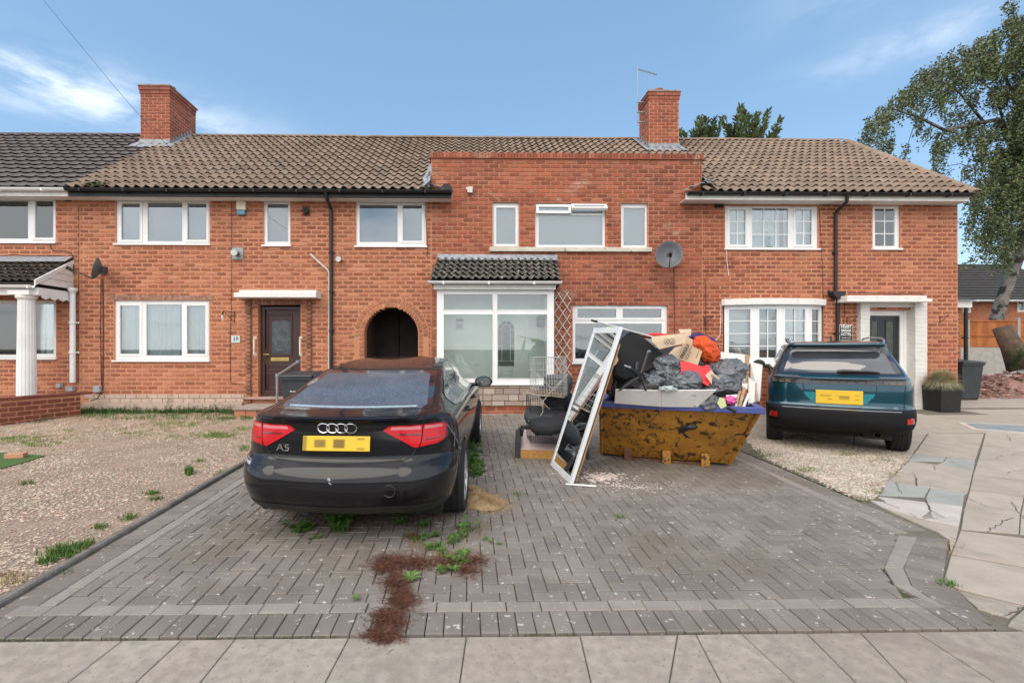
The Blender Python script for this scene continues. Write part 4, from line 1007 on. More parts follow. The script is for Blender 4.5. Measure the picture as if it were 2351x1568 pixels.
# ---- chimneys
m_brc=mat('chimney_brick',(.34,.11,.065),.9,col2=(.24,.07,.045),scale=1.5,rnd=.26,bump=.003,bscale=90)
def chimney(parent,xa,xb,ya,yb,zt,seed,pots):
    ch=bpy.data.objects.new('chimney',None); COL.objects.link(ch); attach(ch,parent); WM[ch.name]=Matrix.Identity(4)
    zb=6.1; q=MB(); q.box(xa+.004,xb-.004,ya+.004,yb-.004,zb,zt-.02); q.build('chimney_core',m_mort,ch)
    brick_face(ch,(xa,xb,zb,zt-.26),[],'c',m_brc,F0=ya,zbase=.22,seed=seed,limit=320)
    for X_e,sg in ((xb,1),(xa,-1)):
        M_=Matrix.Translation((X_e-.004*sg,ya if sg>0 else yb,0))@Matrix.Rotation(R(90*sg),4,'Z')
        brick_face(ch,(0,yb-ya,zb,zt-.26),[],'c',m_brc,F0=0,M=M_,seed=seed+sg,limit=320,xoff=.11)
    q=MB(); 
    for k,(o,h0,h1) in enumerate(((.018,.26,.17),(.035,.165,.08))):
        z0_,z1_=zt-h0,zt-h1
        n=int((xb-xa+2*o)/.225)
        for i in range(n): w=(xb-xa+2*o)/n; q.box(xa-o+i*w+.004,xa-o+(i+1)*w-.004,ya-o,ya+.1,z0_,z1_)
        n=int((yb-ya)/.225)
        for i in range(n):
            w=(yb-ya)/n
            for X0,X1 in ((xb-.1,xb+o),(xa-o,xa+.1)): q.box(X0,X1,ya+.101+i*w*.9+.004,ya+.1+(i+1)*w*.9-.004,z0_,z1_)
    q.build('corbel_brick',m_brc,ch,rnd=True)
    q=MB(); q.box(xa-.05,xb+.05,ya-.05,yb+.05,zt-.07,zt-.035); q.box(xa-.02,xb+.02,ya-.02,yb+.02,zt-.034,zt); q.build('chimney_cap',mat('chimney_mortar',(.30,.22,.17),.95,var=.3,scale=8,bump=.01),ch,bevel=.01)
    for (px,py,r,hh) in pots:
        q=MB(); q.lathe([(r,0),(r*.9,hh*.1),(r*.85,hh*.8),(r*1.05,hh*.82),(r*1.05,hh),(r*.7,hh),(r*.7,hh*.5)],16,M=Matrix.Translation((px,py,zt-.01))); q.build('chimney_pot',mat('pot_clay',(.34,.13,.08),.85,var=.2,scale=9),ch,smooth=True)
    # stepped lead around the foot
    q=MB(); zf=ZE0+(ya-RY0)*math.tan(SLP); q.box(xa-.10,xb+.12,ya-.20,ya-.003,zf-.10,zf+.06)
    for i in range(len(q.v)):
        x,y,z=q.v[i]; q.v[i]=(x,y,ZE0+(y-RY0)*math.tan(SLP)+(.075 if z>zf else .03))
    q.box(xa-.012,xb+.012,ya-.014,ya-.002,zf,zf+.20)
    y=ya
    while y<min(yb,RY1)-.05:
        z=ZE0+(y-RY0)*math.tan(SLP)
        for X0,X1 in ((xb+.003,xb+.014),(xa-.014,xa-.003)): q.add([(X0,y,z),(X1,y,z),(X1,y+.16,z+.10),(X0,y+.16,z+.10),(X0,y,z+.26),(X1,y,z+.26)],[(0,1,2,3),(0,3,4),(1,5,2),(3,2,5,4),(0,4,5,1)])
        y+=.13
    for X0,X1 in ((xb,xb+.16),(xa-.16,xa)):
        q.add([roofpt(X0,(ya-.2-RY0)/math.cos(SLP),.08),roofpt(X1,(ya-.2-RY0)/math.cos(SLP),.07),roofpt(X1,SLEN-.05,.07),roofpt(X0,SLEN-.05,.08)],[(0,1,2,3)])
    q.build('chimney_flashing',m_lead,ch)
    return ch
ztL=P(355,194,13.0).z; ztR=P(1525,207,13.0).z
chimney(H18,chL[0],chL[1],13.0,14.25,ztL,21,[(chL[0]+.65,13.25,.13,.06)])
chimney(H20,chR[0],chR[1],13.0,13.75,ztR,31,[(chR[0]+.40,13.35,.13,.19)])
# ---- downpipes
def pipe(parent,pts,r,mt,name='downpipe',n=10,clips=True):
    q=MB(); q.tube(pts,r,n)
    if clips:
        for a,b_ in zip(pts[:-1],pts[1:]):
            a,b_=Vector(a),Vector(b_)
            if (b_-a).length>.9:
                k=int((b_-a).length/.9)
                for i in range(1,k+1):
                    p=a+(b_-a)*(i/(k+1)); d=(b_-a).normalized(); q.tube([p-d*.02,p+d*.02],r*1.28,n); q.cbox(p+Vector((0,r,0)),(r*3.4,.012,.035))
    return q.build(name,mt,parent,smooth=True)
m_pipe=mat('downpipe_dark',(.016,.014,.013),.5,var=.3)
gzz=.25
f=lambda vx,vy,o:P(vx,vy,FAC-o)
pipe(H18,[f(747,441,.38),f(749,452,.36),f(760,480,.06),f(760,490,.055),(f(760,800,.055).x,FAC-.055,gzz)],.037,m_pipe)
pipe(H18,[f(713,584,.02),f(716,587,.045),f(753,621,.045),f(756,628,.045),(f(755,800,.045).x,FAC-.045,gzz)],.021,mat('cream_pipe',(.55,.50,.42),.6,var=.1),name='waste_pipe')
pipe(H22,[f(1946,449,.38),f(1944,464,.36),f(1921,486,.08),f(1919,494,.06),(f(1919,680,.06).x,FAC-.06,f(1919,668,.06).z)],.035,m_pipe)
pipe(H22,[(f(1924,690,.06).x,FAC-.06,f(1924,680,.06).z),(f(1924,690,.06).x,FAC-.06,gzz)],.04,m_pipe)
q=MB(); c=f(1922,676,.1); q.prism([(-.15,.06),(.15,.06),(.13,-.02),(.06,-.10),(-.06,-.10),(-.13,-.02)],.16,axis='y',o=-.08,M=Matrix.Translation(c)); q.tube([f(1901,668,.12),f(1912,676,.12)],.035,8); q.build('rainwater_hopper',m_pipe,H22,bevel=.01)
wp=f(167,680,.1)
pipe(H16,[(f(167,668,.08).x,FAC-.08,f(167,672,.08).z),(f(167,668,.08).x,FAC-.08,f(167,878,.08).z)],.055,m_white)
q=MB(); q.lathe([(.05,-.06),(.09,0),(.09,.05)],12,M=Matrix.Translation(f(167,667,.09))); q.build('pipe_hopper',m_white,H16)
# cables on the walls
def cable(parent,pts,r=.006,mt=None,name='cable'):
    q=MB(); q.tube(pts,r,5); return q.build(name,mt or m_cable,parent)
g_=lambda vx,vy:P(vx,vy,FAC-.016)
cable(H18,[g_(181,470),g_(180.5,600),g_(180,880)],.005); cable(H18,[g_(532,460),g_(532,600),g_(531,720),g_(528,780),g_(529,875),g_(532,880),g_(558,882)],.005)
cable(H18,[g_(976,448),g_(977,500),g_(982,560),g_(982,580),g_(979,590)],.005); cable(H16,[g_(-40,592),g_(30,585),g_(70,588),g_(140,587),g_(158,590),g_(168,600),g_(169,630)],.006); cable(H16,[g_(115,560),g_(117,570),g_(122,576),g_(150,576),g_(164,582),g_(169,598)],.006)
cable(H18,[g_(232,640),g_(230,760),g_(233,890)],.007); cable(H18,[g_(236,640),g_(237,760),g_(236,892),g_(233,900),g_(224,915),g_(208,920)],.009)
cable(H20,[g_(1547,612),g_(1548,700),g_(1549,780)],.006); cable(H22,[g_(1619,640),g_(1620,700),g_(1620,820)],.006)
cable(H22,[g_(1881,480),g_(1886,560),g_(1890,680),g_(1890,780)],.005)
cable(H22,[g_(1945,680),g_(1950,674),g_(2000,673),g_(2080,675),g_(2110,673),g_(2127,680)],.007); cable(H22,[g_(1938,690),g_(1940,720),g_(1936,745),g_(1920,760)],.005)
cable(H22,[g_(1668,572),g_(1669,600),g_(1673,633)],.006,mt=m_white); cable(H22,[g_(1655,700),g_(1655,730),g_(1653,770),g_(1640,785),g_(1628,792)],.006,mt=m_white)
# ================================================================= PORCH (house 20)
PF=9.55                                   # front plane of the glazed porch
po=bpy.data.objects.new('porch',None); COL.objects.link(po); attach(po,H20); WM[po.name]=Matrix.Identity(4)
a0,a1,pz0,pz1=rc(1003,664,1272,881,PF)
gls=[(1019,676,1131,711),(1142,676,1256,711),(1019,722,1131,869),(1142,722,1256,869)]
gg=[rc(*v,Y=PF) for v in gls]
q=MB()
for c in cells((a0,a1,pz0,pz1),gg): q.box(c[0],c[1],PF,PF+.07,c[2],c[3])
for g in gg: q.ring(g[0]-.012,g[1]+.012,g[2]-.012,g[3]+.012,.013,PF-.008,PF+.001)
for X_ in (a0,a1-.07):  # side frames
    q.box(X_,X_+.07,FAC-.09,FAC+.01,pz0,pz1); q.box(X_,X_+.07,PF+.07,FAC,pz0,pz0+.1); q.box(X_,X_+.07,PF+.07,FAC,pz1-.08,pz1); q.box(X_,X_+.07,PF+.07,FAC,gg[2][3],gg[0][2])
pfm=q.build('porch_frame',m_white,po,bevel=.004)
for g in gg: t=MB(); t.box(g[0],g[1],PF+.03,PF+.036,g[2],g[3]); t.build('porch_pane',m_glassclear,po)
for X_ in (a0+.03,a1-.04): t=MB(); t.box(X_,X_+.006,PF+.08,FAC-.1,pz0+.1,pz1-.08); t.build('porch_pane',m_glassclear,po)
q=MB(); q.box(a0-.03,a1+.03,PF-.04,PF+.10,pz0-.03,pz0); q.build('porch_sill',m_white,po,bevel=.004)
# dwarf wall: stone cladding over brick
zc1=P(1140,932,PF).z; q=MB(); q.box(a0+.02,a1-.02,PF+.03,FAC,ZG-.3,pz0-.03); q.build('porch_base',m_mortR,po)
m_stone=mat('cladding_stone',(.47,.37,.28),.9,col2=(.40,.33,.29),scale=2,rnd=.22,bump=.01,bscale=40)
r=random.Random(4); z=zc1; k=0
while z<pz0-.05:
    hh=min(r.choice((.10,.13)),pz0-.035-z); x=a0+.02
    while x<a1-.03:
        w=min(r.uniform(.16,.42),a1-.02-x); q=MB(); q.box(x+.006,x+w-.006,PF+.0-r.uniform(0,.012),PF+.035,z+.006,z+hh-.006); q.build('cladding_stone',m_stone,po,bevel=.006); x+=w
    z+=hh
pl_=[]; vs_=bvars('r',BL); z=ZG
brick_face(po,(a0+.02,a1-.02,ZG-.02,zc1),[],'r',m_brickR,F0=PF+.028,seed=41)
# inside: white door and panel
DI=FAC-.02; q=MB(); q.box(a0+.07,a1-.07,DI,DI+.02,pz0-.3,pz1); m_pd=mat('pale_green_white',(.80,.86,.83),.5,var=.04,scale=2); q.build('porch_back_panel',m_pd,po)
q=MB(); q.box(a0,a1,PF,FAC,ZG,ZG+.05); q.build('porch_floor',m_slab,po)
dd=MB(); A=rc(1139,728,1206,885,DI); dd.box(A[0],A[1],DI-.04,DI-.001,A[2],A[3]); dd.ring(A[0]-.05,A[1]+.05,A[2]-.05,A[3]+.05,.05,DI-.06,DI-.002)
dob=dd.build('front_door',m_pd,po,bevel=.004)
gx0,gx1,gz0_,gz1_=rc(1143,737,1181,841,DI-.05); cx=(gx0+gx1)/2; r_o=(gx1-gx0)/2; q=MB(); pts=[(gx0,gz0_),(gx1,gz0_)]+[(cx+r_o*math.cos(t*math.pi/12),gz1_-r_o+r_o*math.sin(t*math.pi/12)) for t in range(13)]
q.prism(pts,.006,axis='y',o=DI-.047); q.build('door_glass',mat('patterned_dark_glass',(.09,.11,.11),.15,col2=(.03,.04,.04),scale=18),dob)
q=MB(); q.tube([(x,DI-.05,z) for x,z in pts+[pts[0]]],.008,5); ri=r_o*.52
q.tube([(cx-ri,DI-.05,gz0_+.12)]+[(cx+ri*math.cos(math.pi-t*math.pi/10),DI-.05,gz1_-r_o+ri*math.sin(t*math.pi/10)) for t in range(11)]+[(cx+ri,DI-.05,gz0_+.12),(cx-ri,DI-.05,gz0_+.12)],.007,5)
for zz2 in (gz0_+.12,gz0_+.45,gz1_-r_o): q.tube([(gx0,DI-.05,zz2),(cx-ri,DI-.05,zz2)],.006,5); q.tube([(cx+ri,DI-.05,zz2),(gx1,DI-.05,zz2)],.006,5)
for t in (45,90,135): q.tube([(cx+ri*math.cos(R(t)),DI-.05,gz1_-r_o+ri*math.sin(R(t))),(cx+r_o*math.cos(R(t)),DI-.05,gz1_-r_o+r_o*math.sin(R(t)))],.006,5)
q.build('leading',m_white,dob)
B=rc(1150,852,1176,862,DI-.045); q=MB(); q.ring(B[0],B[1],B[2],B[3],.006,DI-.047,DI-.04); q.build('letterbox',m_grey,dob)
m_ink=mat('ink',(.02,.02,.02),.5)
sg=MB(); A=rc(1046,742,1064,757,DI-.02); sg.box(A[0],A[1],DI-.02,DI-.008,A[2],A[3]); s20=sg.build('number_sign',mat('frosted_plate',(.55,.60,.58),.4),None,label='small pale number plate reading 20 on the white panel inside the porch',cat='sign')
text('20',"lettering",.115,m_ink,((A[0]+A[1])/2,DI-.022,(A[2]+A[3])/2),(R(90),0,0),s20)
sg=MB(); A=rc(1047,732,1064,738,DI-.02); sg.box(A[0],A[1],DI-.02,DI-.008,A[2],A[3]); sg.build('name_plate',mat('grey_plate',(.20,.22,.22),.5,col2=(.10,.11,.11),scale=60),None,label='narrow grey name plate above the number 20 in the porch',cat='sign')
# lantern
lx=P(1242,735,FAC-.12); q=MB(); q.lathe([(.0,.13),(.03,.10),(.11,.04),(.095,.03)],6,M=Matrix.Translation(lx+Vector((0,0,.0))))
for k in range(6):
    a=k*math.pi/3; q.box(-.006,.006,-.006,.006,-.13,.03,M=Matrix.Translation(lx+Vector((.085*math.cos(a),.085*math.sin(a),0))))
q.lathe([(.0,-.15),(.07,-.15),(.09,-.13),(.09,-.12),(0,-.12)],6,M=Matrix.Translation(lx)); q.box(lx.x-.01,lx.x+.01,lx.y,FAC-.02,lx.z+.05,lx.z+.07)
lo=thing('lantern','dark metal lantern on the wall inside the porch, right of the front door','lamp',tuple(lx)); q.build('lantern_frame',mat('iron',(.03,.03,.032),.5,metal=.5),lo)
q=MB(); q.lathe([(.0,-.12),(.075,-.12),(.075,.03),(0,.03)],6,M=Matrix.Translation(lx)); q.build('lantern_glass',mat('smoky_glass',(.10,.11,.11),.2),lo)
# porch roof
rA=rc(985,644,1290,652,PF-.12); e0_=P(988,645,PF-.1); t0_=P(1006,598,FAC-.01)
pw0,pw1=e0_.x,P(1287,645,PF-.1).x; tw0,tw1=t0_.x,P(1277,598,FAC-.01).x
ps=math.atan2(t0_.z-e0_.z,(FAC-.01)-(PF-.1)); pl_len=math.hypot(t0_.z-e0_.z,FAC-.01-PF+.1)
q=MB(); q.add([(pw0,PF-.1,e0_.z),(pw1,PF-.1,e0_.z),(tw1,FAC,t0_.z),(tw0,FAC,t0_.z),(pw0,PF-.1,e0_.z-.06),(pw1,PF-.1,e0_.z-.06),(tw1,FAC,e0_.z-.06),(tw0,FAC,e0_.z-.06)],[(0,1,2,3),(4,5,6,7),(0,4,5,1),(0,3,7,4),(1,5,6,2)])
prf=q.build('porch_roof',m_under,po)
vp=[pantile(.145,.17,.034,th=.026,seg=7,seed=s) for s in range(3)]
pl_=[]; B_=Matrix.Rotation(ps,4,'X'); nr=5; tl=pl_len/nr
for j in range(nr):
    s=j*tl; fr_=j/nr; xa=pw0+(tw0-pw0)*fr_; xb=pw1+(tw1-pw1)*fr_; n=int((pw1-pw0)/.142)
    for k in range(n):
        w=(xb-xa)/n
        pl_.append((Matrix.Translation((xa+(k+.5)*w,PF-.13+s*math.cos(ps),e0_.z+.025+s*math.sin(ps)+random.uniform(0,.006)))@B_@Matrix.Diagonal((w/.145,tl/.155,1,1)),random.randrange(3),random.random()))
scatter('porch_tile',vp,pl_,m_tileP,prf)
q=MB(); z=t0_.z; q.add([(tw0-.02,FAC-.012,z+.14),(tw1+.03,FAC-.012,z+.13),(tw1+.05,FAC-.20,z-.02),(tw0-.04,FAC-.20,z-.02),(tw0-.0,FAC-.04,z+.02),(tw1+.02,FAC-.04,z+.02)],[(0,1,5,4),(4,5,2,3)]); q.build('porch_flashing',m_lead,po,solid=.008)
half_gutter(po,P(982,650,PF-.18).x,P(1290,650,PF-.18).x,PF-.18,P(1130,646,PF-.18).z,.055,m_white,'porch_gutter')
A=rc(996,654,1275,665,PF-.05); q=MB(); q.box(A[0],A[1],PF-.09,PF+.0,A[2]-.0,A[3]); q.build('porch_fascia',m_whitepaint,po)
# ---- trellis
tr=thing('trellis','white diamond trellis on the wall right of the glazed porch','trellis',tuple(P(1292,860,FAC-.03)))
A=rc(1273,670,1311,862,FAC-.03); nx=2; W_=A[1]-A[0]; cw=W_/nx; chh=cw*1.5; m_trel=mat('trellis_white',(.72,.68,.63),.7,var=.1,scale=15)
ny=int((A[3]-A[2])/chh)+1
for lay,sgn in ((0,1),(1,-1)):
    for k in range(-ny-1,nx+ny+2):
        # line x = A0 + k*cw + sgn*(z)*cw/chh
        pts=[]
        for z in np.linspace(0,A[3]-A[2],60):
            x=k*cw+sgn*z*cw/chh*1.0
            if -.001<=x<=W_+.001: pts.append((A[0]+x,z+A[2]))
        if len(pts)>3:
            a,b_=pts[0],pts[-1]; q=MB(); q.tube([(a[0],FAC-.022-lay*.010,a[1]),(b_[0],FAC-.022-lay*.010,b_[1])],.0098,4); q.build('slat',m_trel,tr)
# ================================================================= HOUSE 16 CANOPY
CF=FAC-.72
cp=bpy.data.objects.new('canopy',None); COL.objects.link(cp); attach(cp,H16); WM[cp.name]=Matrix.Identity(4)
R0=P(165,600,FAC-.02); E0=P(128,650,CF-.1); xl=-13.5
xe=R0.x
q=MB(); q.add([(xl,CF-.15,E0.z),(xe,CF-.15,E0.z),(xe,FAC,R0.z),(xl,FAC,R0.z),(xl,CF-.15,E0.z-.05),(xe,CF-.15,E0.z-.05),(xe,FAC,E0.z-.05),(xl,FAC,E0.z-.05)],[(0,1,2,3),(4,5,6,7),(0,4,5,1)])
cr=q.build('canopy_roof',m_under,cp)
cs=math.atan2(R0.z-E0.z,FAC-CF+.15); cl=math.hypot(R0.z-E0.z,FAC-CF+.15); pl_=[]; B_=Matrix.Rotation(cs,4,'X'); nr=6; tl=cl*.93/nr
vq=[pantile(.16,tl,.03,th=.022,seg=7,seed=s) for s in range(3)]
m_tileC=mat('canopy_tile',(.06,.043,.033),.9,col2=(.04,.028,.022),scale=4,rnd=.25,bump=.005,bscale=60,speck=((.48,.46,.42),14,.68,.73))
for j in range(nr):
    x=-10.5
    while x<xe-.16: pl_.append((Matrix.Translation((x+.08,CF-.17+j*tl*math.cos(cs),E0.z+.02+j*tl*math.sin(cs)))@B_,random.randrange(3),random.random())); x+=.157
scatter('canopy_tile',vq,pl_,m_tileC,cr)
q=MB(); q.add([(xl,FAC-.015,R0.z+.10),(xe+.02,FAC-.015,R0.z+.10),(xe+.02,FAC-.22,R0.z-.04),(xl,FAC-.22,R0.z-.06)],[(0,1,2,3)]); q.build('canopy_flashing',m_lead,cp,solid=.01)
# gable cheek with boards and barge board
q=MB(); nb=4
for k in range(nb):
    z0_=E0.z-.02+(R0.z-E0.z)*k/nb; z1_=E0.z-.02+(R0.z-E0.z)*(k+1)/nb-.008; y0_=CF-.1+(FAC-CF)*k/nb; y1_=CF-.1+(FAC-CF)*(k+1)/nb
    q.prism([(y0_,z0_),(FAC,z0_),(FAC,z1_),(y1_,z1_)],.02,axis='x',o=xe+.002)
q.build('cheek_boards',m_whitepaint,cp)
q=MB(); q.add([(xe+.024,CF-.2,E0.z-.06),(xe+.024,FAC,R0.z-.06),(xe+.024,FAC,R0.z+.03),(xe+.024,CF-.2,E0.z+.05)],[(0,1,2,3)]); q.build('barge_board',m_whitepaint,cp,solid=.03)
half_gutter(cp,xl,xe-.02,CF-.2,P(60,655,CF-.2).z,.055,m_white,'canopy_gutter')
q=MB(); A=rc(0,664,150,678,CF-.05); q.box(xl,xe,CF-.1,CF-.03,A[2],A[3]+.03); q.box(xe-.07,xe,CF-.03,FAC,A[2],A[3]+.03)
n=14
for k in range(n):  # scalloped valance on the return side
    y=CF+(FAC-CF)*k/n; q.box(xe-.03,xe-.0,y,y+(FAC-CF)/n,A[2]-.05-.02*math.sin(k*1.6),A[2])
q.build('canopy_beam',m_white,cp,bevel=.006)
cxm=P(61,800,CF).x; ztc=P(61,668,CF).z; q=MB(); n=32; zb=ZG-.05
prof=[(zb,.175),(zb+.1,.175),(zb+.12,.158),(zb+.9,.155),(ztc-.18,.135),(ztc-.16,.14)]
rings=[]
vs=[];fs=[]
for z,rr in prof:
    for i in range(n*2):
        a=math.pi*i/n; k=rr*(1 if i%4<3 else .90); vs.append((cxm+k*math.cos(a),CF+k*math.sin(a),z))
N2=n*2
for j in range(len(prof)-1):
    for i in range(N2): fs.append((j*N2+i,j*N2+(i+1)%N2,(j+1)*N2+(i+1)%N2,(j+1)*N2+i))
q.add(vs,fs); q.lathe([(.14,ztc-.18),(.17,ztc-.15),(.18,ztc-.11),(.18,ztc-.09)],24,M=Matrix.Translation((cxm,CF,0))); q.box(cxm-.21,cxm+.21,CF-.18,CF+.18,ztc-.09,ztc); q.build('fluted_column',m_white,cp,smooth=True,angle=25)
# low garden wall of house 16
gw=thing('garden_wall','low dark red brick garden wall by the fluted white column, far left','wall',tuple(P(60,950,8.6)))
pA=G(-60,985); pA=Vector((pA.x,pA.y,.15)); pB=Vector((P(185,905,FAC-.55).x,FAC-.55,.2)); d=(pB-pA); L_=Vector((d.x,d.y,0)).length; an=math.atan2(d.y,d.x)
Mw=Matrix.Translation((pA.x,pA.y,0))@Matrix.Rotation(an,4,'Z'); top=P(183,903,FAC-.55).z
t=MB(); t.box(0,L_,.004,.20,.0,top-.03); q=MB(); q.sub(t,Mw); q.build('wall_core',m_mortR,gw)
m_gwb=mat('garden_wall_brick',(.20,.058,.036),.9,col2=(.15,.045,.03),scale=2,rnd=.2,bump=.004,bscale=80)
brick_face(gw,(0,L_,.12,top-.02),[],'r',m_gwb,F0=0,M=Mw,seed=51)
q=MB(); x=0
while x<L_: t=MB(); t.box(x,x+.215,-.02,.22,top-.03,top+.02); q.sub(t,Mw); x+=.225
q.build('coping_brick',m_gwb,gw,rnd=True,bevel=.006)
t=MB(); t.prism([(0,0),(.5,0),(.5,-.05),(.06,-.22)],.05,axis='y',o=-.03,M=Matrix.Translation((L_,0,top))); q=MB(); q.sub(t,Mw)
# ================================================================= FIXTURES ON THE WALL
def single(name,mb,mt,label,cat,group=None,**k): return mb.build(name,mt,None,label=label,cat=cat,group=group,**k)
ab=thing('alarm_box','cream burglar alarm box with blue base under the eaves, between two upper windows','alarm box',tuple(P(556,495,FAC-.01)))
A=rc(546,461,567,484); q=MB(); q.box(A[0],A[1],FAC-.08,FAC-.008,A[2],A[3]); q.build('cover',mat('cream_plastic',(.72,.66,.50),.5),ab,bevel=.01); A=rc(546,484,566,495); q=MB(); q.box(A[0]+.01,A[1]-.01,FAC-.075,FAC-.008,A[2],A[3]); q.build('strobe',mat('blue_lens',(.10,.27,.38),.3),ab,bevel=.01)
def flue(vx,vy,r,label,sq):
    c=P(vx,vy,FAC); t=thing('boiler_flue',label,'flue',tuple(c)); q=MB()
    if sq: q.box(c.x-.11,c.x+.13,FAC-.015,FAC-.003,c.z-.12,c.z+.13); q.build('wall_plate',m_grey,t); q=MB()
    q.lathe([(0,.16),(r,.16),(r,.12)],16,M=Matrix.Translation(c)@Matrix.Rotation(R(90),4,'X')); q.build('flue_cap',mat('pale_grey',(.52,.52,.50),.5),t,smooth=True)
    q=MB(); q.lathe([(r*.8,.12),(r*.8,.0)],16,M=Matrix.Translation(c)@Matrix.Rotation(R(90),4,'X')); q.build('flue_pipe',mat('dark_plastic',(.06,.06,.06),.5),t,smooth=True)
flue(545,583,.07,'round boiler flue on a square grey plate, below the alarm box',True)
flue(781,598,.06,'round white flue just right of the long black downpipe',False)
q=MB(); c=P(704,488,FAC); q.lathe([(.0,.05),(.05,.08),(.075,.09),(.08,.05),(.06,.0)],12,M=Matrix.Translation(c)@Matrix.Rotation(R(70),4,'X')@Matrix.Rotation(R(20),4,'Z')); single('vent_cowl',q,mat('dark_cowl',(.035,.028,.022),.7),'broken dark vent cowl between the narrow upper window and the downpipe','vent')
q=MB(); A=rc(1073,432,1085,445); q.box(A[0],A[1],FAC-.09,FAC-.008,A[2],A[3]); q.cbox((A[0]-.01,FAC-.06,(A[2]+A[3])/2+.03),(.04,.03,.04)); single('security_sensor',q,mat('sensor_white',(.62,.62,.60),.5),'small white sensor box high on the parapet brickwork','sensor',bevel=.006)
for (vx,vy,lab) in ((266,466,'dark air brick'),): pass
def airbrick(v,lab):
    A=rc(*v); q=MB(); q.box(A[0],A[1],FAC-.014,FAC+.01,A[2],A[3]); single('air_vent',q,m_dark,lab,'vent')
airbrick((151,455,165,463),'dark air vent under the eaves by the far left upper window'); airbrick((1640,468,1660,478),'dark air vent under the white fascia left of the three light window')
def dish(name,c,face,rr,label,arm):
    t=thing(name,label,'satellite dish',tuple(c)); f_=Vector(face).normalized(); Q=f_.to_track_quat('Z','Y').to_matrix().to_4x4(); M_=Matrix.Translation(c)@Q
    q=MB(); prof=[(rr*s,-.10+.10*s*s) for s in (0,.2,.4,.6,.8,1)]; q.lathe(prof+[(rr*1.01,.0),(rr,-.012)]+[(rr*s,-.115+.10*s*s) for s in (.8,.5,.2,0)],32,M=M_@Matrix.Diagonal((.9,1,1,1))); q.build('reflector',mat('dish_grey',(.085,.093,.105),.5,var=.15,scale=5),t,smooth=True)
    q=MB(); q.tube([(0,-rr*.95,-.02),(0,-rr*.6,.38)],.012,6,M=M_); q.build('feed_arm',mat('arm_dark',(.05,.05,.055),.5),t); q=MB(); q.tube([(0,-rr*.66,.33),(0,-rr*.5,.43)],[.03,.035],8,M=M_); q.tube([(0,-rr*.50,.43),(0,-rr*.48,.45)],.036,8,M=M_); q.build('receiver',m_black,t)
    q=MB(); q.cbox(Vector(c)-f_*.15,(.10,.10,.14)); q.tube([Vector(c)-f_*.12,Vector(arm)],.02,6); q.cbox(arm,(.12,.04,.16)); q.build('bracket',mat('arm_dark',(.05,.05,.055),.5),t)
dish('satellite_dish',P(1536,584,FAC-.38),(-.35,-1,.25),.305,'round grey satellite dish on the red brick, right of the stone sill',P(1548,600,FAC-.03))
dish('satellite_dish',P(218,616,FAC-.36),(-.86,-.46,.2),.235,'grey satellite dish seen edge on, facing left, above the two dark cables',P(234,622,FAC-.03))
sg=thing('number_sign','small pale house sign reading 18, left of the brown door','sign',tuple(P(542,787,FAC-.01))); A=rc(532,771,552,787); q=MB(); q.box(A[0],A[1],FAC-.022,FAC-.010,A[2],A[3]); q.build('plate',mat('stone_plate',(.55,.58,.58),.6,var=.06,scale=20),sg,bevel=.002)
text('18','lettering',.125,mat('slate_ink',(.03,.05,.06),.5),((A[0]+A[1])/2,FAC-.0225,(A[2]+A[3])/2),(R(90),0,0),sg,font_off=.003)
# bulb lamps on triangular brackets
def bracket(vx,vy,label,sgn,bulb=True,sc=1.0):
    c=P(vx,vy,FAC-.012); t=thing('bracket_lamp' if bulb else 'plant_bracket',label,'lamp' if bulb else 'bracket',tuple(c)); q=MB(); w=.16*sc
    q.tube([c+Vector((0,0,-.22*sc)),c+Vector((0,0,.03))],.008,5)
    q.tube([c,c+Vector((sgn*w,-.18*sc,.03)),],.007,5); q.tube([c+Vector((0,0,-.2*sc)),c+Vector((sgn*w,-.18*sc,.03))],.007,5); q.build('arm',mat('rust_iron',(.07,.028,.02),.8),t)
    if bulb:
        b_=c+Vector((sgn*w,-.18*sc,-.0)); q=MB(); q.tube([b_,b_+Vector((0,0,-.06))],.018,8); q.build('bulb_holder',m_dark,t); q=MB(); q.lathe([(.015,0),(.028,-.05),(.035,-.09),(.022,-.13),(0,-.14)],12,M=Matrix.Translation(b_+Vector((0,0,-.05)))); q.build('bulb',glass('bulb_glass',(.95,.95,.95),.15),t,smooth=True)
bracket(538,718,'rusty triangular bracket with hanging glass bulb, left of the brown door',-1)
bracket(1617,730,'rusty triangular plant bracket on the red wall, left of the bow window',1,False,.8)
bracket(1945,730,'black scrolled bracket above the lettered sign',1,False,.8); bracket(2158,728,'small black bracket on the wall right of the white door surround',1,False,.6)
# grab rails
for vx,lab in ((585,'white grab rail on the left side of the brown door'),(690,'white grab rail on the right side of the brown door')):
    A=rc(vx-3,776,vx+3,814,FAC-.08); q=MB(); xx=(A[0]+A[1])/2; q.tube([(xx,FAC-.055,A[3]),(xx,FAC-.12,A[3]),(xx,FAC-.12,A[2]),(xx,FAC-.055,A[2])],.017,8)
    for z in (A[2],A[3]): q.lathe([(0,.012),(.035,.012),(.038,0)],12,M=Matrix.Translation((xx,FAC-.056,z))@Matrix.Rotation(R(90),4,'X'))
    single('grab_rail',q,mat('ivory',(.72,.66,.55),.4),lab,'grab rail','grab rails by the brown door',smooth=True)
hr=thing('handrail','grey tubular handrail beside the steps to the brown door','handrail',tuple(G(636,940))); a=P(636,862,FAC-.95); b_=P(690,828,FAC-.12); q=MB(); q.tube([(a.x,a.y,.1),a],.024,8); q.build('post',m_grey,hr,smooth=True); q=MB(); q.tube([a,P(655,850,FAC-.7),P(683,831,FAC-.25),b_],.024,8); q.build('rail',m_grey,hr,smooth=True)
q=MB()
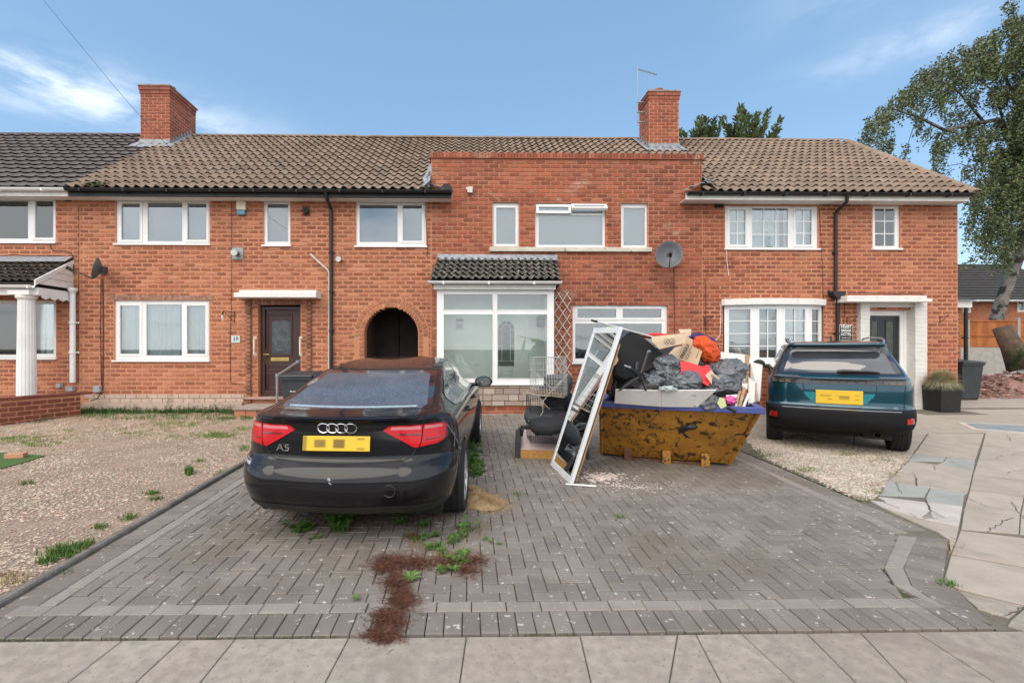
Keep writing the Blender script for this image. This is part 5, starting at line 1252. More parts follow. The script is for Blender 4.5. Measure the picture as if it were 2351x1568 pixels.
for p in (a,P(683,831,FAC-.25)): q.lathe([(.0,-.035),(.034,-.03),(.034,.03),(0,.035)],10,M=Matrix.Translation(p))
q.build('rail_fitting',m_grey,hr,smooth=True)
# small meter boxes and pipes at the plinth
for v,lab in (((217,886,232,900),'grey junction box above the plinth under the two dark cables'),((132,881,142,890),'small grey box left of the white rainwater pipe'),((154,887,170,898),'grey gully box at the foot of the white rainwater pipe')):
    A=rc(*v,Y=FAC-.05); q=MB(); q.box(A[0],A[1],FAC-.10,FAC-.013,A[2],A[3]); single('junction_box',q,mat('box_grey',(.36,.38,.40),.6),lab,'box',bevel=.008)
# sign with hotel lettering
A=rc(1927,745,1958,781,FAC-.1); sg=thing('hanging_sign','black sign with white border reading HEART BREAK HOTEL, left of the dark door','sign',((A[0]+A[1])/2,FAC-.1,A[2])); q=MB(); q.box(A[0],A[1],FAC-.10,FAC-.085,A[2]-.05,A[3]); q.build('board',mat('sign_white',(.75,.74,.70),.5),sg,bevel=.012)
q=MB(); q.box(A[0]+.012,A[1]-.012,FAC-.103,FAC-.099,A[2]-.04,A[3]-.012); q.build('board_face',mat('sign_black',(.012,.012,.014),.5),sg)
mw_=mat('sign_ink',(.72,.70,.64),.5); w_=A[1]-A[0]
for k,s in enumerate(('HEART','BREAK','HOTEL')): text(s,'lettering',.088,mw_,((A[0]+A[1])/2,FAC-.104,A[3]-.055-k*.083),(R(90),0,0),sg,sx=.88,font_off=.002)
text('RECEPTION','lettering',.038,mw_,((A[0]+A[1])/2,FAC-.104,A[3]-.30),(R(90),0,0),sg)
# aerial on the right chimney
ae=thing('tv_aerial','thin television aerial strapped to the left side of the right hand chimney','aerial',tuple(P(1464,330,13.3))); q=MB(); a=P(1464,290,13.3); b_=P(1464,156,13.3); q.tube([a,b_],.014,6); 
for k in range(3): q.box(a.x-.02,chR[0]+.02,13.28,13.32,a.z+.1+k*.28,a.z+.13+k*.28)
q.build('mast',m_grey,ae); q=MB(); c=P(1466,160,13.3); e=P(1508,172,13.9); q.tube([c,e],.010,5); d=(e-c)
for k in range(9):
    p=c+d*(k/8.5); q.tube([p+Vector((0,-.10,-.05)),p+Vector((0,.10,.05))],.006,4); q.tube([p+Vector((0,0,-.07)),p+Vector((0,0,.07))],.005,4)
q.build('elements',m_grey,ae)
# overhead cable from the eaves to the upper left
q=MB(); a=P(517,428,FAC-.4); b_=ray(95,-5); far=Vector((0,0,CAMH))+b_*3.5/b_.y*1.0; pts=[]
for k in range(30):
    t=k/29; p=a.lerp(far,t); p.z-=.25*math.sin(math.pi*t); pts.append(p)
q.tube(pts,[.0045*(1-.75*k/29) for k in range(30)],5); q.tube([a,P(523,440,FAC-.2),P(532,460,FAC-.016)],.006,5); single('overhead_cable',q,m_cable,'thin dark telephone cable running from the black gutter up to the upper left sky','cable')
# bins
def wheelie(loc,rz,lidm,label,scale=1.0,group=None):
    t=thing('wheelie_bin',label,'bin',loc,(0,0,rz),group); q=MB(); s=scale
    vs=[]; 
    for z,w,d0,d1 in ((.0,.20,-.2,.2),(.06,.22,-.24,.22),(.92,.28,-.30,.33),(.92,.30,-.33,.36),(.98,.30,-.33,.36)):
        vs.append([(-w,d0,z),(w,d0,z),(w,d1,z),(-w,d1,z)])
    fl=[v for r_ in vs for v in r_]; fs=[(j*4+i,j*4+(i+1)%4,(j+1)*4+(i+1)%4,(j+1)*4+i) for j in range(4) for i in range(4)]+[(3,2,1,0)]
    q.add([(x*s,y*s,z*s) for x,y,z in fl],fs); q.build('bin_body',mat('bin_grey',(.030,.035,.040),.55,var=.2,scale=6),t,local=True,bevel=.012)
    q=MB(); L2=[(-.31,-.36,.985),(.31,-.36,.985),(.31,.36,1.0),(-.31,.36,1.0),(-.29,-.34,1.02),(.29,-.34,1.02),(.29,.34,1.07),(-.29,.34,1.07)]
    q.add([tuple(c*s for c in v) for v in L2],[(3,2,1,0),(4,5,6,7),(0,1,5,4),(1,2,6,5),(2,3,7,6),(3,0,4,7)]); q.box(-.2*s,.2*s,.36*s,.40*s,.97*s,1.0*s); q.build('bin_lid',lidm,t,local=True,bevel=.015)
    for sx in (-1,1):
        q=MB(); q.lathe([(0,-.03),(.1,-.03),(.1,.03),(0,.03)],16,M=Matrix.Translation((sx*.24*s,.28*s,.1*s))@Matrix.Rotation(R(90),4,'Y')); q.build('wheel',m_rubber,t,local=True,smooth=True)
    return t
m_lid=mat('bin_lid_grey',(.038,.042,.048),.45,var=.2)
b1_=G(694,960); yb=8.55
pb1=P(693,880,yb); t=wheelie((pb1.x,yb,gz(0,yb)),0,m_lid,'dark grey wheelie bin with grey lid between the handrail and the black car',.93,'bins by the brown door')
q=MB(); 
q.prism([(-.11,.672),(-.065,.672),(-.085,.650)],.003,axis='y',o=-.292); q.prism([(-.06,.668),(.09,.666),(.09,.657),(-.06,.657)],.003,axis='y',o=-.292); q.build('printed_mark',mat('logo_white',(.8,.8,.8),.5),t,local=True)
pb2=P(738,880,yb+.1); wheelie((pb2.x,yb+.12,gz(0,yb)),0,mat('bin_lid_blue',(.035,.05,.13),.45),'wheelie bin with dark blue lid mostly hidden behind the black car',.92,'bins by the brown door')
pb3=P(2206,870,12.2); wheelie((pb3.x,12.2,.22),R(0),m_lid,'dark wheelie bin standing round the corner of the end house behind the planter',1.0)
# ================================================================= CARS
def interp(tab,x):
    """monotone piecewise cubic (Fritsch-Carlson) over sorted table"""
    xs=[t[0] for t in tab]; ys=[t[1] for t in tab]; n=len(xs)
    if x<=xs[0]: return ys[0]
    if x>=xs[-1]: return ys[-1]
    i=max(k for k in range(n-1) if xs[k]<=x)
    d=[(ys[k+1]-ys[k])/(xs[k+1]-xs[k]) for k in range(n-1)]
    def m(k):
        if k==0: return d[0]
        if k==n-1: return d[-1]
        if d[k-1]*d[k]<=0: return 0
        return 2*d[k-1]*d[k]/(d[k-1]+d[k])
    h=xs[i+1]-xs[i]; t=(x-xs[i])/h; a=m(i)*h; b_=m(i+1)*h
    return (2*t**3-3*t*t+1)*ys[i]+(t**3-2*t*t+t)*a+(-2*t**3+3*t*t)*ys[i+1]+(t**3-t*t)*b_
def smoothstep(t): t=min(max(t,0),1); return t*t*(3-2*t)
def car_shell(zs,W,YR,YF,bowR,bowF,corR,corF,NP=40):
    """stack of plan outlines. corR: size of the rear corner rounding, bowR: how much the rear bows at the centre"""
    q=MB(); N=0
    for zi,z in enumerate(zs):
        w=interp(W,z); yr=interp(YR,z); yf=interp(YF,z); br=interp(bowR,z); bf=interp(bowF,z); cr=min(interp(corR,z),(yf-yr)*.45,w*.98); cf=min(interp(corF,z),(yf-yr)*.45,w*.98)
        half=[]
        for i in range(NP+1):            # rear centre -> rear corner
            t=i/NP; x=(w-cr)*t; half.append((x,yr+br*(x/w)**2))
        yc=yr+br*((w-cr)/w)**2
        for i in range(1,NP//2+1):
            a=math.pi/2*i/(NP//2); half.append((w-cr+cr*math.sin(a),yc+cr*1.15*(1-math.cos(a))))
        y1=yc+cr*1.15; ycf=yf-bf*((w-cf)/w)**2; y2=ycf-cf*1.3
        for i in range(1,NP+1):
            t=i/NP; half.append((w,y1+(y2-y1)*t))
        for i in range(1,NP//2+1):
            a=math.pi/2*i/(NP//2); half.append((w-cf+cf*math.cos(a),y2+cf*1.3*math.sin(a)))
        for i in range(1,NP//2+1):
            t=1-i/(NP//2); x=(w-cf)*t; half.append((x,yf-bf*(x/w)**2))
        loop=half+[(-x,y) for x,y in half[-2:0:-1]]
        N=len(loop)
        q.v+= [(x,y,z) for x,y in loop]
    for j in range(len(zs)-1):
        for i in range(N): q.f.append((j*N+i,j*N+(i+1)%N,(j+1)*N+(i+1)%N,(j+1)*N+i))
    q.f.append(tuple(range(N))[::-1]); q.f.append(tuple((len(zs)-1)*N+i for i in range(N)))
    q.m=[0]*len(q.f); q.r=[0]*len(q.f); return q
def bvh_of(q): return BVHTree.FromPolygons([Vector(v) for v in q.v],q.f)
AX={'rear':(lambda a,b:Vector((a,-3,b)),Vector((0,1,0))),'right':(lambda a,b:Vector((4,a,b)),Vector((-1,0,0))),'left':(lambda a,b:Vector((-4,a,b)),Vector((1,0,0))),'top':(lambda a,b:Vector((a,b,4)),Vector((0,0,-1)))}
def patch(bv,poly,axis,off,nx=24,nz=14,th=.0):
    """polygon drawn in a view plane and laid on the shell; scanlines follow its edges"""
    og,d=AX[axis]; zs=sorted({p[1] for p in poly}); z0_,z1_=zs[0],zs[-1]; lev=sorted(set(list(np.linspace(z0_+1e-4,z1_-1e-4,nz))+[min(max(z,z0_+1e-4),z1_-1e-4) for z in zs]))
    rowsv=[]
    for z in lev:
        xs_=[]
        for i in range(len(poly)):
            (xa,za),(xb,zb)=poly[i],poly[(i+1)%len(poly)]
            if (za<=z<zb) or (zb<=z<za): xs_.append(xa+(xb-xa)*(z-za)/(zb-za))
        if len(xs_)<2: continue
        xa,xb=min(xs_),max(xs_); rr=[]
        for k in range(nx+1):
            h=bv.ray_cast(og(xa+(xb-xa)*k/nx,z),d)
            rr.append(h[0]-d*off if h[0] else None)
        rowsv.append(rr)
    q=MB(); idx={}
    for j,rr in enumerate(rowsv):
        for k,p in enumerate(rr):
            if p is not None: idx[(j,k)]=len(q.v); q.v.append(tuple(p))
    if th:
        nb=len(q.v); q.v+=[tuple(Vector(v)+d*th) for v in q.v]
    for j in range(len(rowsv)-1):
        for k in range(nx):
            ks=[(j,k),(j,k+1),(j+1,k+1),(j+1,k)]
            if all(c in idx for c in ks): q.f.append(tuple(idx[c] for c in ks))
    if th:
        J=len(rowsv)-1; edge=[((0,k),(0,k+1)) for k in range(nx)]+[((J,k+1),(J,k)) for k in range(nx)]+[((j+1,0),(j,0)) for j in range(J)]+[((j,nx),(j+1,nx)) for j in range(J)]
        for a,b_ in edge:
            if a in idx and b_ in idx: q.f.append((idx[b_],idx[a],idx[a]+nb,idx[b_]+nb))
    q.m=[0]*len(q.f); q.r=[0]*len(q.f); return q
def strip(bv,pts,w,axis,off,closed=False,seg=.03):
    og,d=AX[axis]; P_=[Vector(p) for p in pts]
    if closed: P_.append(P_[0])
    s=[]
    for a,b_ in zip(P_[:-1],P_[1:]):
        n=max(1,int((b_-a).length/seg)); s+=[a+(b_-a)*i/n for i in range(n)]
    s.append(P_[-1]); q=MB(); prev=None
    for i,p in enumerate(s):
        t=(s[min(i+1,len(s)-1)]-s[max(i-1,0)]).normalized(); nn=Vector((-t.y,t.x))*w/2; ids=[]
        for sg in (1,-1):
            c=p+nn*sg; h=bv.ray_cast(og(c.x,c.y),d)
            if not h[0]: ids=None; break
            ids.append(len(q.v)); q.v.append(tuple(h[0]-d*off))
        if ids and prev: q.f.append((prev[0],ids[0],ids[1],prev[1]))
        prev=ids
    q.m=[0]*len(q.f); q.r=[0]*len(q.f); return q
def mirror(poly): return [(-x,z) for x,z in poly]
def wheel(parent,x,y,r,w,side,rimm,spokes=10,rimr=.68):
    t=bpy.data.objects.new('wheel',None); COL.objects.link(t); attach(t,parent,True); t.location=(x,y,r); WM[t.name]=Matrix.Identity(4)
    M_=Matrix.Rotation(R(90)*side,4,'Y'); h=w/2; q=MB()
    q.lathe([(r*rimr,-h*.9),(r*.86,-h),(r*.96,-h*.9),(r,-h*.6),(r,-h*.52),(r*.98,-h*.5),(r*.98,-h*.42),(r,-h*.40),(r,-h*.05),(r*.98,-h*.04),(r*.98,h*.04),(r,h*.05),(r,h*.40),(r*.98,h*.42),(r*.98,h*.5),(r,h*.52),(r,h*.6),(r*.96,h*.9),(r*.86,h),(r*rimr,h*.9)],48,M=M_); q.build('tyre',m_rubber,t,local=True,smooth=True)
    q=MB(); a=r*rimr; q.lathe([(a,h*.9),(a*.96,h*.92),(a*.93,h*.7),(a*.90,-h*.6)],48,M=M_)
    for k in range(spokes):
        an=2*math.pi*k/spokes
        for da in (-.07,.07): q.tube([(a*.12*math.cos(an),a*.12*math.sin(an),h*.62),(a*.92*math.cos(an+da),a*.92*math.sin(an+da),h*.78)],[.018,.014],5,M=M_)
    q.lathe([(0,h*.72),(a*.17,h*.7),(a*.2,h*.5)],20,M=M_); q.build('rim',rimm,t,local=True,smooth=True)
    q=MB(); q.lathe([(0,-h*.2),(a*.8,-h*.2),(a*.8,-h*.1),(0,-h*.1)],24,M=M_); q.build('brake_disc',m_grey,t,local=True)
    return t
def cut_arches(mb,wheels,rr,parent,name,mats,hollow=None):
    """shell mesh with the wheel housings cut out"""
    o=mb.build(name,mats[0],parent,local=True,smooth='all')
    for m in mats[1:]: o.data.materials.append(m)
    cu=MB()
    for (x,y,z,s) in wheels:
        cu.lathe([(0,-.30),(rr,-.30),(rr,.30),(0,.30)],48,M=Matrix.Translation((x,y,z))@Matrix.Rotation(R(90)*s,4,'Y'))
    me=bpy.data.meshes.new('c'); me.from_pydata(cu.v,[],cu.f)
    for m in mats: me.materials.append(m)
    me.polygons.foreach_set('material_index',[1]*len(me.polygons))
    import bmesh
    bm=bmesh.new(); bm.from_mesh(me); bmesh.ops.remove_doubles(bm,verts=bm.verts,dist=1e-5); bmesh.ops.recalc_face_normals(bm,faces=bm.faces); bm.to_mesh(me); bm.free()
    bm=bmesh.new(); bm.from_mesh(o.data); bmesh.ops.recalc_face_normals(bm,faces=bm.faces); bm.to_mesh(o.data); bm.free()
    co=bpy.data.objects.new('cutter',me); COL.objects.link(co)
    pr=o.parent; o.parent=None
    md=o.modifiers.new('b','BOOLEAN'); md.object=co; md.operation='DIFFERENCE'; md.solver='EXACT'
    dg=bpy.context.evaluated_depsgraph_get(); dg.update(); ev=o.evaluated_get(dg); nm=bpy.data.meshes.new_from_object(ev,depsgraph=dg)
    o.modifiers.clear(); o.data=nm; bpy.data.objects.remove(co); o.parent=pr
    nm.polygons.foreach_set('use_smooth',[True]*len(nm.polygons))
    try: nm.set_sharp_from_angle(angle=R(38))
    except Exception: pass
    return o
def plate_mat(name,boxes,zc0):
    m=mat(name,(.72,.47,.03),.4,var=.04)
    N=m.node_tree.nodes; L=m.node_tree.links; bs=N['Principled BSDF']; src=bs.inputs['Base Color'].links[0].from_socket
    tcn=N.new('ShaderNodeTexCoord'); sp=N.new('ShaderNodeSeparateXYZ'); L.new(tcn.outputs['Object'],sp.inputs[0]); col=src
    def mth(op,a_,b_):
        n=N.new('ShaderNodeMath'); n.operation=op
        for i_,v_ in enumerate((a_,b_)):
            if isinstance(v_,(int,float)): n.inputs[i_].default_value=v_
            else: L.new(v_,n.inputs[i_])
        return n.outputs[0]
    def soft(v_,c0,w0,e0):
        mr=N.new('ShaderNodeMapRange'); mr.clamp=True; mr.interpolation_type='SMOOTHSTEP'; L.new(mth('ABSOLUTE',mth('SUBTRACT',v_,c0),0),mr.inputs[0]); mr.inputs[1].default_value=w0+e0; mr.inputs[2].default_value=w0-e0; return mr.outputs[0]
    for (bx_,bz_,w0,h0,am) in boxes:
        k_=mth('MULTIPLY',mth('MULTIPLY',soft(sp.outputs[0],bx_,w0,.012),soft(sp.outputs[2],zc0+bz_,h0,.009)),am)
        mx=N.new('ShaderNodeMix'); mx.data_type='RGBA'; L.new(k_,mx.inputs[0]); L.new(col,mx.inputs[6]); mx.inputs[7].default_value=(.10,.062,.015,1); col=mx.outputs[2]
    L.new(col,bs.inputs['Base Color'])
    return m
m_well=mat('wheel_housing',(.010,.010,.010),.9)
m_line=mat('panel_gap',(.004,.004,.004),.6)
m_cglass=mat('car_glass',(.012,.014,.016),.03,var=.1,spec=.9,coat=1)
# ------------------------------------------------ black fastback
m_paint=mat('black_car_paint',(.004,.004,.006),.42,col2=(.007,.007,.009),scale=2.5,coat=.75,spec=.10,coatr=.07)
pc=G(1050,1160)
audi=thing('parked_car','dusty black fastback saloon with red tail lights parked over weeds on the block paving','car',(-1.005,3.50,gz(0,3.5)-.005),(SL*.97,0,R(-4.3)))
zs=[.26,.27,.28,.32,.36,.40,.44,.48,.52,.56,.60,.64,.67,.69,.705,.72,.74,.77,.80,.83,.86,.89,.92,.95,.975,.995,1.01,1.022,1.032,1.045,1.06,1.075,1.09,1.11,1.13,1.15,1.17,1.19,1.21,1.23,1.25,1.27,1.29,1.305,1.32,1.333,1.345,1.356,1.366,1.374,1.381,1.386,1.39]
W=[(.21,.78),(.28,.82),(.40,.86),(.55,.885),(.68,.892),(.80,.888),(.90,.872),(.98,.838),(1.03,.78),(1.07,.735),(1.12,.695),(1.2,.675),(1.28,.635),(1.34,.575),(1.37,.49),(1.385,.30),(1.39,.20)]
YR=[(.21,.30),(.28,.16),(.33,.07),(.40,.03),(.48,.0),(.56,.0),(.61,.012),(.64,.035),(.67,.070),(.695,.105),(.715,.12),(.80,.125),(.90,.135),(.96,.14),(1.0,.115),(1.022,.10),(1.032,.15),(1.045,.30),(1.07,.46),(1.10,.60),(1.2,.98),(1.30,1.48),(1.35,1.88),(1.38,2.28),(1.39,2.5)]
YF=[(.21,4.55),(.35,4.69),(.6,4.70),(.75,4.60),(.85,4.3),(.92,3.95),(.98,3.65),(1.05,3.45),(1.2,3.10),(1.3,2.9),(1.36,2.78),(1.39,2.68)]
bR=[(.21,.16),(.5,.20),(1.0,.21),(1.03,.20),(1.1,.15),(1.39,.12)]; bF=[(.2,.25),(.9,.30),(1.0,.35),(1.39,.2)]
cR=[(.21,.36),(.5,.40),(.9,.40),(1.02,.34),(1.05,.24),(1.1,.16),(1.3,.14),(1.39,.08)]; cF=[(.2,.4),(.9,.4),(1.1,.2),(1.39,.08)]
sh=car_shell(zs,W,YR,YF,bR,bF,cR,cF)
bv=bvh_of(sh)
WH=[(.895,1.03,.33,1),(-.895,1.03,.33,1),(.895,3.84,.33,1),(-.895,3.84,.33,1)]
bo=cut_arches(sh,WH,.365,audi,'body',[m_paint,m_well])
m_rim=mat('silver_rim',(.50,.50,.50),.35,metal=.7)
for x,y,z,s in WH: wheel(audi,x-.095*(1 if x>0 else -1),y,.335,.24,1 if x>0 else -1,m_rim)
def addp(par,mbs,name,mt,**k):
    q=MB()
    for m_ in (mbs if isinstance(mbs,list) else [mbs]): q.v_off=len(q.v); b_=len(q.v); q.v+=m_.v; q.f+=[tuple(i+b_ for i in f) for f in m_.f]
    q.m=[0]*len(q.f); q.r=[0]*len(q.f)
    return q.build(name,mt,par,local=True,smooth=True,**k)
# rear window: dark surround, pane colour holds dust and reflected sky
rwo=[(-.67,1.05),(.67,1.05),(.665,1.07),(.585,1.275),(.56,1.288),(-.56,1.288),(-.585,1.275),(-.665,1.07)]
m_band=mat('ceramic_band',(.018,.019,.024),.12,spec=.7,coat=.5)
rw=addp(audi,patch(bv,rwo,'rear',.004,36,24),'rear_window',m_band)
m_dustsky=mat('dusty_sky_glass',(.085,.098,.125),.32,col2=(.06,.072,.098),scale=5,spec=.4,coat=.2,speck=((.17,.20,.25),60,.55,.70))
addp(rw,patch(bv,[(-.59,1.058),(.59,1.058),(.62,1.072),(.53,1.262),(.50,1.275),(-.50,1.275),(-.53,1.262),(-.62,1.072)],'rear',.007,36,24),'dusty_sky_pane',m_dustsky)
addp(rw,patch(bv,[(-.54,1.062),(.54,1.062),(.55,1.070),(-.55,1.070)],'rear',.0085,30,4),'pale_residue',mat('residue',(.33,.42,.48),.5,var=.2,scale=30))
# shut lines
tail=[(-.545,.715),(-.58,.75),(-.642,.93),(-.648,1.0),(-.645,1.025)]
L1=[(-.50,.70)]+tail; 
lines=[strip(bv,[(x,z) for x,z in L1],.008,'rear',.003),strip(bv,mirror(L1),.008,'rear',.003),strip(bv,[(-.50,.70),(-.3,.692),(0,.690),(.3,.692),(.50,.70)],.009,'rear',.003)]
lines+=[strip(bv,[(-.645,1.025),(-.67,1.05),(-.655,1.08),(-.60,1.28),(-.57,1.30),(.57,1.30),(.60,1.28),(.655,1.08),(.67,1.05),(.645,1.025)],.008,'rear',.003)]
lines+=[strip(bv,[(-.545,.905),(.545,.905)],.006,'rear',.003)]
# door lines on the sides
for sd_ in ('right','left'):
    lines+=[strip(bv,[(1.42,.95),(1.46,.62),(1.62,.34),(2.05,.30),(3.25,.30),(3.38,.60),(3.36,.97)],.008,sd_,.003),strip(bv,[(2.42,.97),(2.45,.30)],.008,sd_,.003)]
addp(audi,lines,'panel_gap',m_line)
# tail lights
m_tl=mat('red_lens',(.56,.006,.012),.25,col2=(.42,.004,.010),scale=3,coat=.25,spec=.3)
m_tld=mat('dark_red_lens',(.16,.006,.010),.18,coat=1)
m_tlp=mat('pink_lens',(.60,.16,.18),.2,coat=.3,col2=(.48,.13,.14),scale=9)
for sg in (1,-1):
    inner=[(.375*sg,.955),(.43*sg,.985),(.70*sg,.995),(.708*sg,.96),(.685*sg,.822),(.665*sg,.805),(.60*sg,.815)]
    outer=[(.712*sg,.995),(.875*sg,.985),(.91*sg,.97),(.91*sg,.86),(.885*sg,.832),(.69*sg,.808),(.695*sg,.85)]
    tl=addp(audi,[patch(bv,[(.345*sg,.925),(.39*sg,.957),(.638*sg,.962),(.630*sg,.835),(.612*sg,.794),(.585*sg,.791)],'rear',.010,16,16,.012)],'tail_light',m_tl)
    addp(tl,[patch(bv,[(.647*sg,.962),(.74*sg,.962),(.785*sg,.954),(.805*sg,.935),(.808*sg,.858),(.792*sg,.828),(.75*sg,.810),(.624*sg,.795),(.640*sg,.845)],'rear',.010,18,16,.012)],'outer_lens',m_tl)
    addp(tl,[patch(bv,[(.40*sg,.928),(.41*sg,.950),(.63*sg,.954),(.63*sg,.928)],'rear',.012,12,5),patch(bv,[(.655*sg,.930),(.655*sg,.956),(.775*sg,.946),(.78*sg,.926)],'rear',.012,12,5)],'reversing_lens',m_tlp)
    addp(tl,[patch(bv,[(.46*sg,.885),(.45*sg,.900),(.63*sg,.900),(.63*sg,.880)],'rear',.012,12,4),patch(bv,[(.655*sg,.84),(.655*sg,.855),(.78*sg,.865),(.78*sg,.852)],'rear',.012,12,4)],'dark_lens_strip',m_tld)  # darker red strips across the tail lens
# plate, badge, ledges
m_pl=plate_mat('yellow_plate',[(-.245,0,.018,.06,.65),(-.125,0,.045,.030,.75),(.022,0,.045,.033,.85),(.19,.036,.03,.007,.7),(.19,-.036,.03,.007,.7),(-.115,-.002,.02,.008,.4)],.835)
pq=MB(); pq.cbox((0,.112,.835),(.52,.012,.113),(R(-9),0,0)); pq.build('number_plate',m_pl,audi,local=True,bevel=.004)
m_chr=mat('chrome',(.70,.70,.72),.15,metal=1)
q=MB()
for k in range(4):
    cx=-.105+.07*k+.0; pts=[]
    for i in range(25):
        a=2*math.pi*i/24; x=cx+.046*math.cos(a); z=.948+.036*math.sin(a); h=bv.ray_cast(Vector((x,-3,z)),Vector((0,1,0))); pts.append(h[0]+Vector((0,-.008,0)))
    q.tube(pts,.0052,6,cap=False)
q.build('four_ring_badge',m_chr,audi,local=True,smooth=True)
h=bv.ray_cast(Vector((-.44,-3,.80)),Vector((0,1,0)))[0]
text('A5','model_badge',.075,m_chr,(-.44,h.y-.012,.785),(R(90),0,R(-8)),audi,local=True,sx=1.35,ext=.004)
addp(audi,patch(bv,[(-.80,.30),(.80,.30),(.80,.375),(-.80,.375)],'rear',.004,40,5),'rear_diffuser',mat('dark_trim',(.014,.014,.015),.5,var=.3))
q=MB(); hz=bv.ray_cast(Vector((.42,-3,.50)),Vector((0,1,0)))[0]; q.lathe([(.042,.0),(.046,.004),(.046,.0)],20,M=Matrix.Translation(hz)@Matrix.Rotation(R(90),4,'X')); q.tube([hz+Vector((.044*math.cos(a*.2618),-.004,.044*math.sin(a*.2618))) for a in range(25)],.003,4,cap=False); q.build('towing_eye_cover',mat('faded_trim',(.03,.03,.034),.5),audi,local=True)
for sx in (-.62,): 
    q=MB(); q.lathe([(.045,0),(.05,.0),(.05,.2),(.045,.2),(.045,0)],16,M=Matrix.Translation((sx,.24,.315))@Matrix.Rotation(R(-90),4,'X')); q.lathe([(.045,0),(.05,.0),(.05,.2),(.045,.2),(.045,0)],16,M=Matrix.Translation((sx+.11,.24,.315))@Matrix.Rotation(R(-90),4,'X')); q.build('exhaust_pipe',m_grey,audi,local=True,smooth=True)
addp(audi,patch(bv,[(-.42,.975),(.42,.975),(.42,.99),(-.42,.99)],'rear',.003,30,3),'painted_spoiler_shadow',m_line)  # dark strip painted under the boot lip as its shadow
# boot lip as a thin raised edge
q=strip(bv,[(-.78,1.012),(-.5,1.020),(0,1.022),(.5,1.020),(.78,1.012)],.022,'rear',.012); addp(audi,q,'boot_lip',m_paint)
# side windows with bright surround
sw=[(.98,1.075),(1.02,1.02),(1.35,1.005),(2.36,1.0),(3.10,1.0),(3.28,1.03),(2.75,1.30),(2.30,1.335),(1.75,1.315),(1.30,1.215)]
m_sg=mat('side_glass',(.045,.055,.052),.03,col2=(.02,.025,.025),scale=4,spec=.9,coat=1)
for sd_ in ('right','left'):
    w_=addp(audi,patch(bv,sw,sd_,.004,40,20),'side_window',m_sg)
    addp(w_,strip(bv,sw,.022,sd_,.009,True),'window_trim',mat('aluminium_trim',(.48,.48,.47),.3,metal=.8))
    addp(w_,[strip(bv,[(2.35,1.0),(2.25,1.33)],.07,sd_,.007),strip(bv,[(1.55,1.0),(1.42,1.25)],.03,sd_,.007)],'door_pillar',m_band)
    sx=1 if sd_=='right' else -1
    for yy in (1.62,2.62):
        hh=bv.ray_cast(AX[sd_][0](yy,.88),AX[sd_][1])[0]; q=MB(); q.tube([hh+Vector((0,-.10,0)),hh+Vector((sx*.035,-.07,.0)),hh+Vector((sx*.035,.07,0)),hh+Vector((0,.10,0))],.013,6); q.build('door_handle',m_paint,audi,local=True,smooth=True)
    q=MB(); c=Vector((sx*1.0,3.0,1.03)); t=MB(); t.lathe([(.0,-.10),(.05,-.09),(.085,-.03),(.09,.0),(.085,.02),(0,.03)],20,M=Matrix.Translation(c)@Matrix.Rotation(R(90),4,'X')@Matrix.Diagonal((1.35,.85,1,1))); q.sub(t); q.tube([(sx*.80,3.06,.98),(sx*.93,3.0,1.0)],[.03,.025],6); mo=q.build('wing_mirror',m_paint,audi,local=True,smooth=True)
    q=MB(); q.lathe([(0,.0),(.070,.0),(.072,-.004),(0,-.006)],20,M=Matrix.Translation(c+Vector((0,-.036,0)))@Matrix.Rotation(R(90),4,'X')@Matrix.Diagonal((1.35,.82,1,1))); q.build('mirror_glass',mat('mirror',(.8,.8,.8),.02,metal=1),mo,local=True,smooth=True)
# scuffed wing behind the right tail light
m_scf=mat('grey_filler',(.17,.19,.20),.7,col2=(.10,.11,.12),scale=20)
addp(audi,[strip(bv,p,w_,'right',.004) for p,w_ in (([(.42,.93),(.50,.80),(.60,.70),(.66,.60)],.012),([(.66,.61),(.74,.68),(.80,.80)],.018),([(.55,.71),(.68,.68),(.76,.66)],.022),([(.40,.52),(.52,.60),(.66,.64)],.012),([(.60,.62),(.64,.54)],.02),([(.50,.86),(.46,.74)],.010))],'scuff_mark',m_scf)
addp(audi,[strip(bv,[(-.835,.665),(-.78,.672),(-.66,.668),(-.50,.664)],.006,'rear',.003),strip(bv,[(.50,.664),(.66,.668),(.78,.672),(.835,.665)],.006,'rear',.003)],'bumper_seam',m_line)
addp(audi,[strip(bv,[(-.86,.63),(-.80,.668),(-.72,.66)],.03,'rear',.003),strip(bv,[(-.03,.60),(-.01,.585)],.015,'rear',.003),strip(bv,[(-.02,.57),(.0,.56)],.008,'rear',.003)],'paint_chip',mat('chip_grey',(.30,.32,.34),.6))
q=MB(); q.box(-.75,.75,.5,4.3,.17,.25); q.build('underbody',m_well,audi,local=True)
# ------------------------------------------------ teal crossover
a_=G(2072,1036); b_=G(1785,1008); ax=(a_+b_)/2; dv=(a_-b_); hd=math.atan2(dv.y,dv.x)    # heading normal
m_teal=mat('teal_car_paint',(.003,.056,.085),.28,col2=(.002,.050,.080),scale=2,metal=.55,coat=1,spec=.5)
fw=Vector((-math.sin(hd),math.cos(hd),0)); org=Vector((ax.x-.05,ax.y+.02,0))-fw*.80; org.z=gz(0,org.y)
teal=thing('parked_car','teal compact crossover with yellow rear plate parked between the skip and the white door surround','car',tuple(org),(SL*.7,SL*.5*0,hd))
zs=[.30,.33,.37,.42,.47,.52,.57,.62,.66,.70,.725,.74,.76,.79,.83,.87,.91,.95,.985,1.0,1.01,1.03,1.06,1.10,1.14,1.18,1.22,1.26,1.30,1.34,1.38,1.41,1.43,1.44,1.45,1.465,1.48,1.49,1.498,1.505]
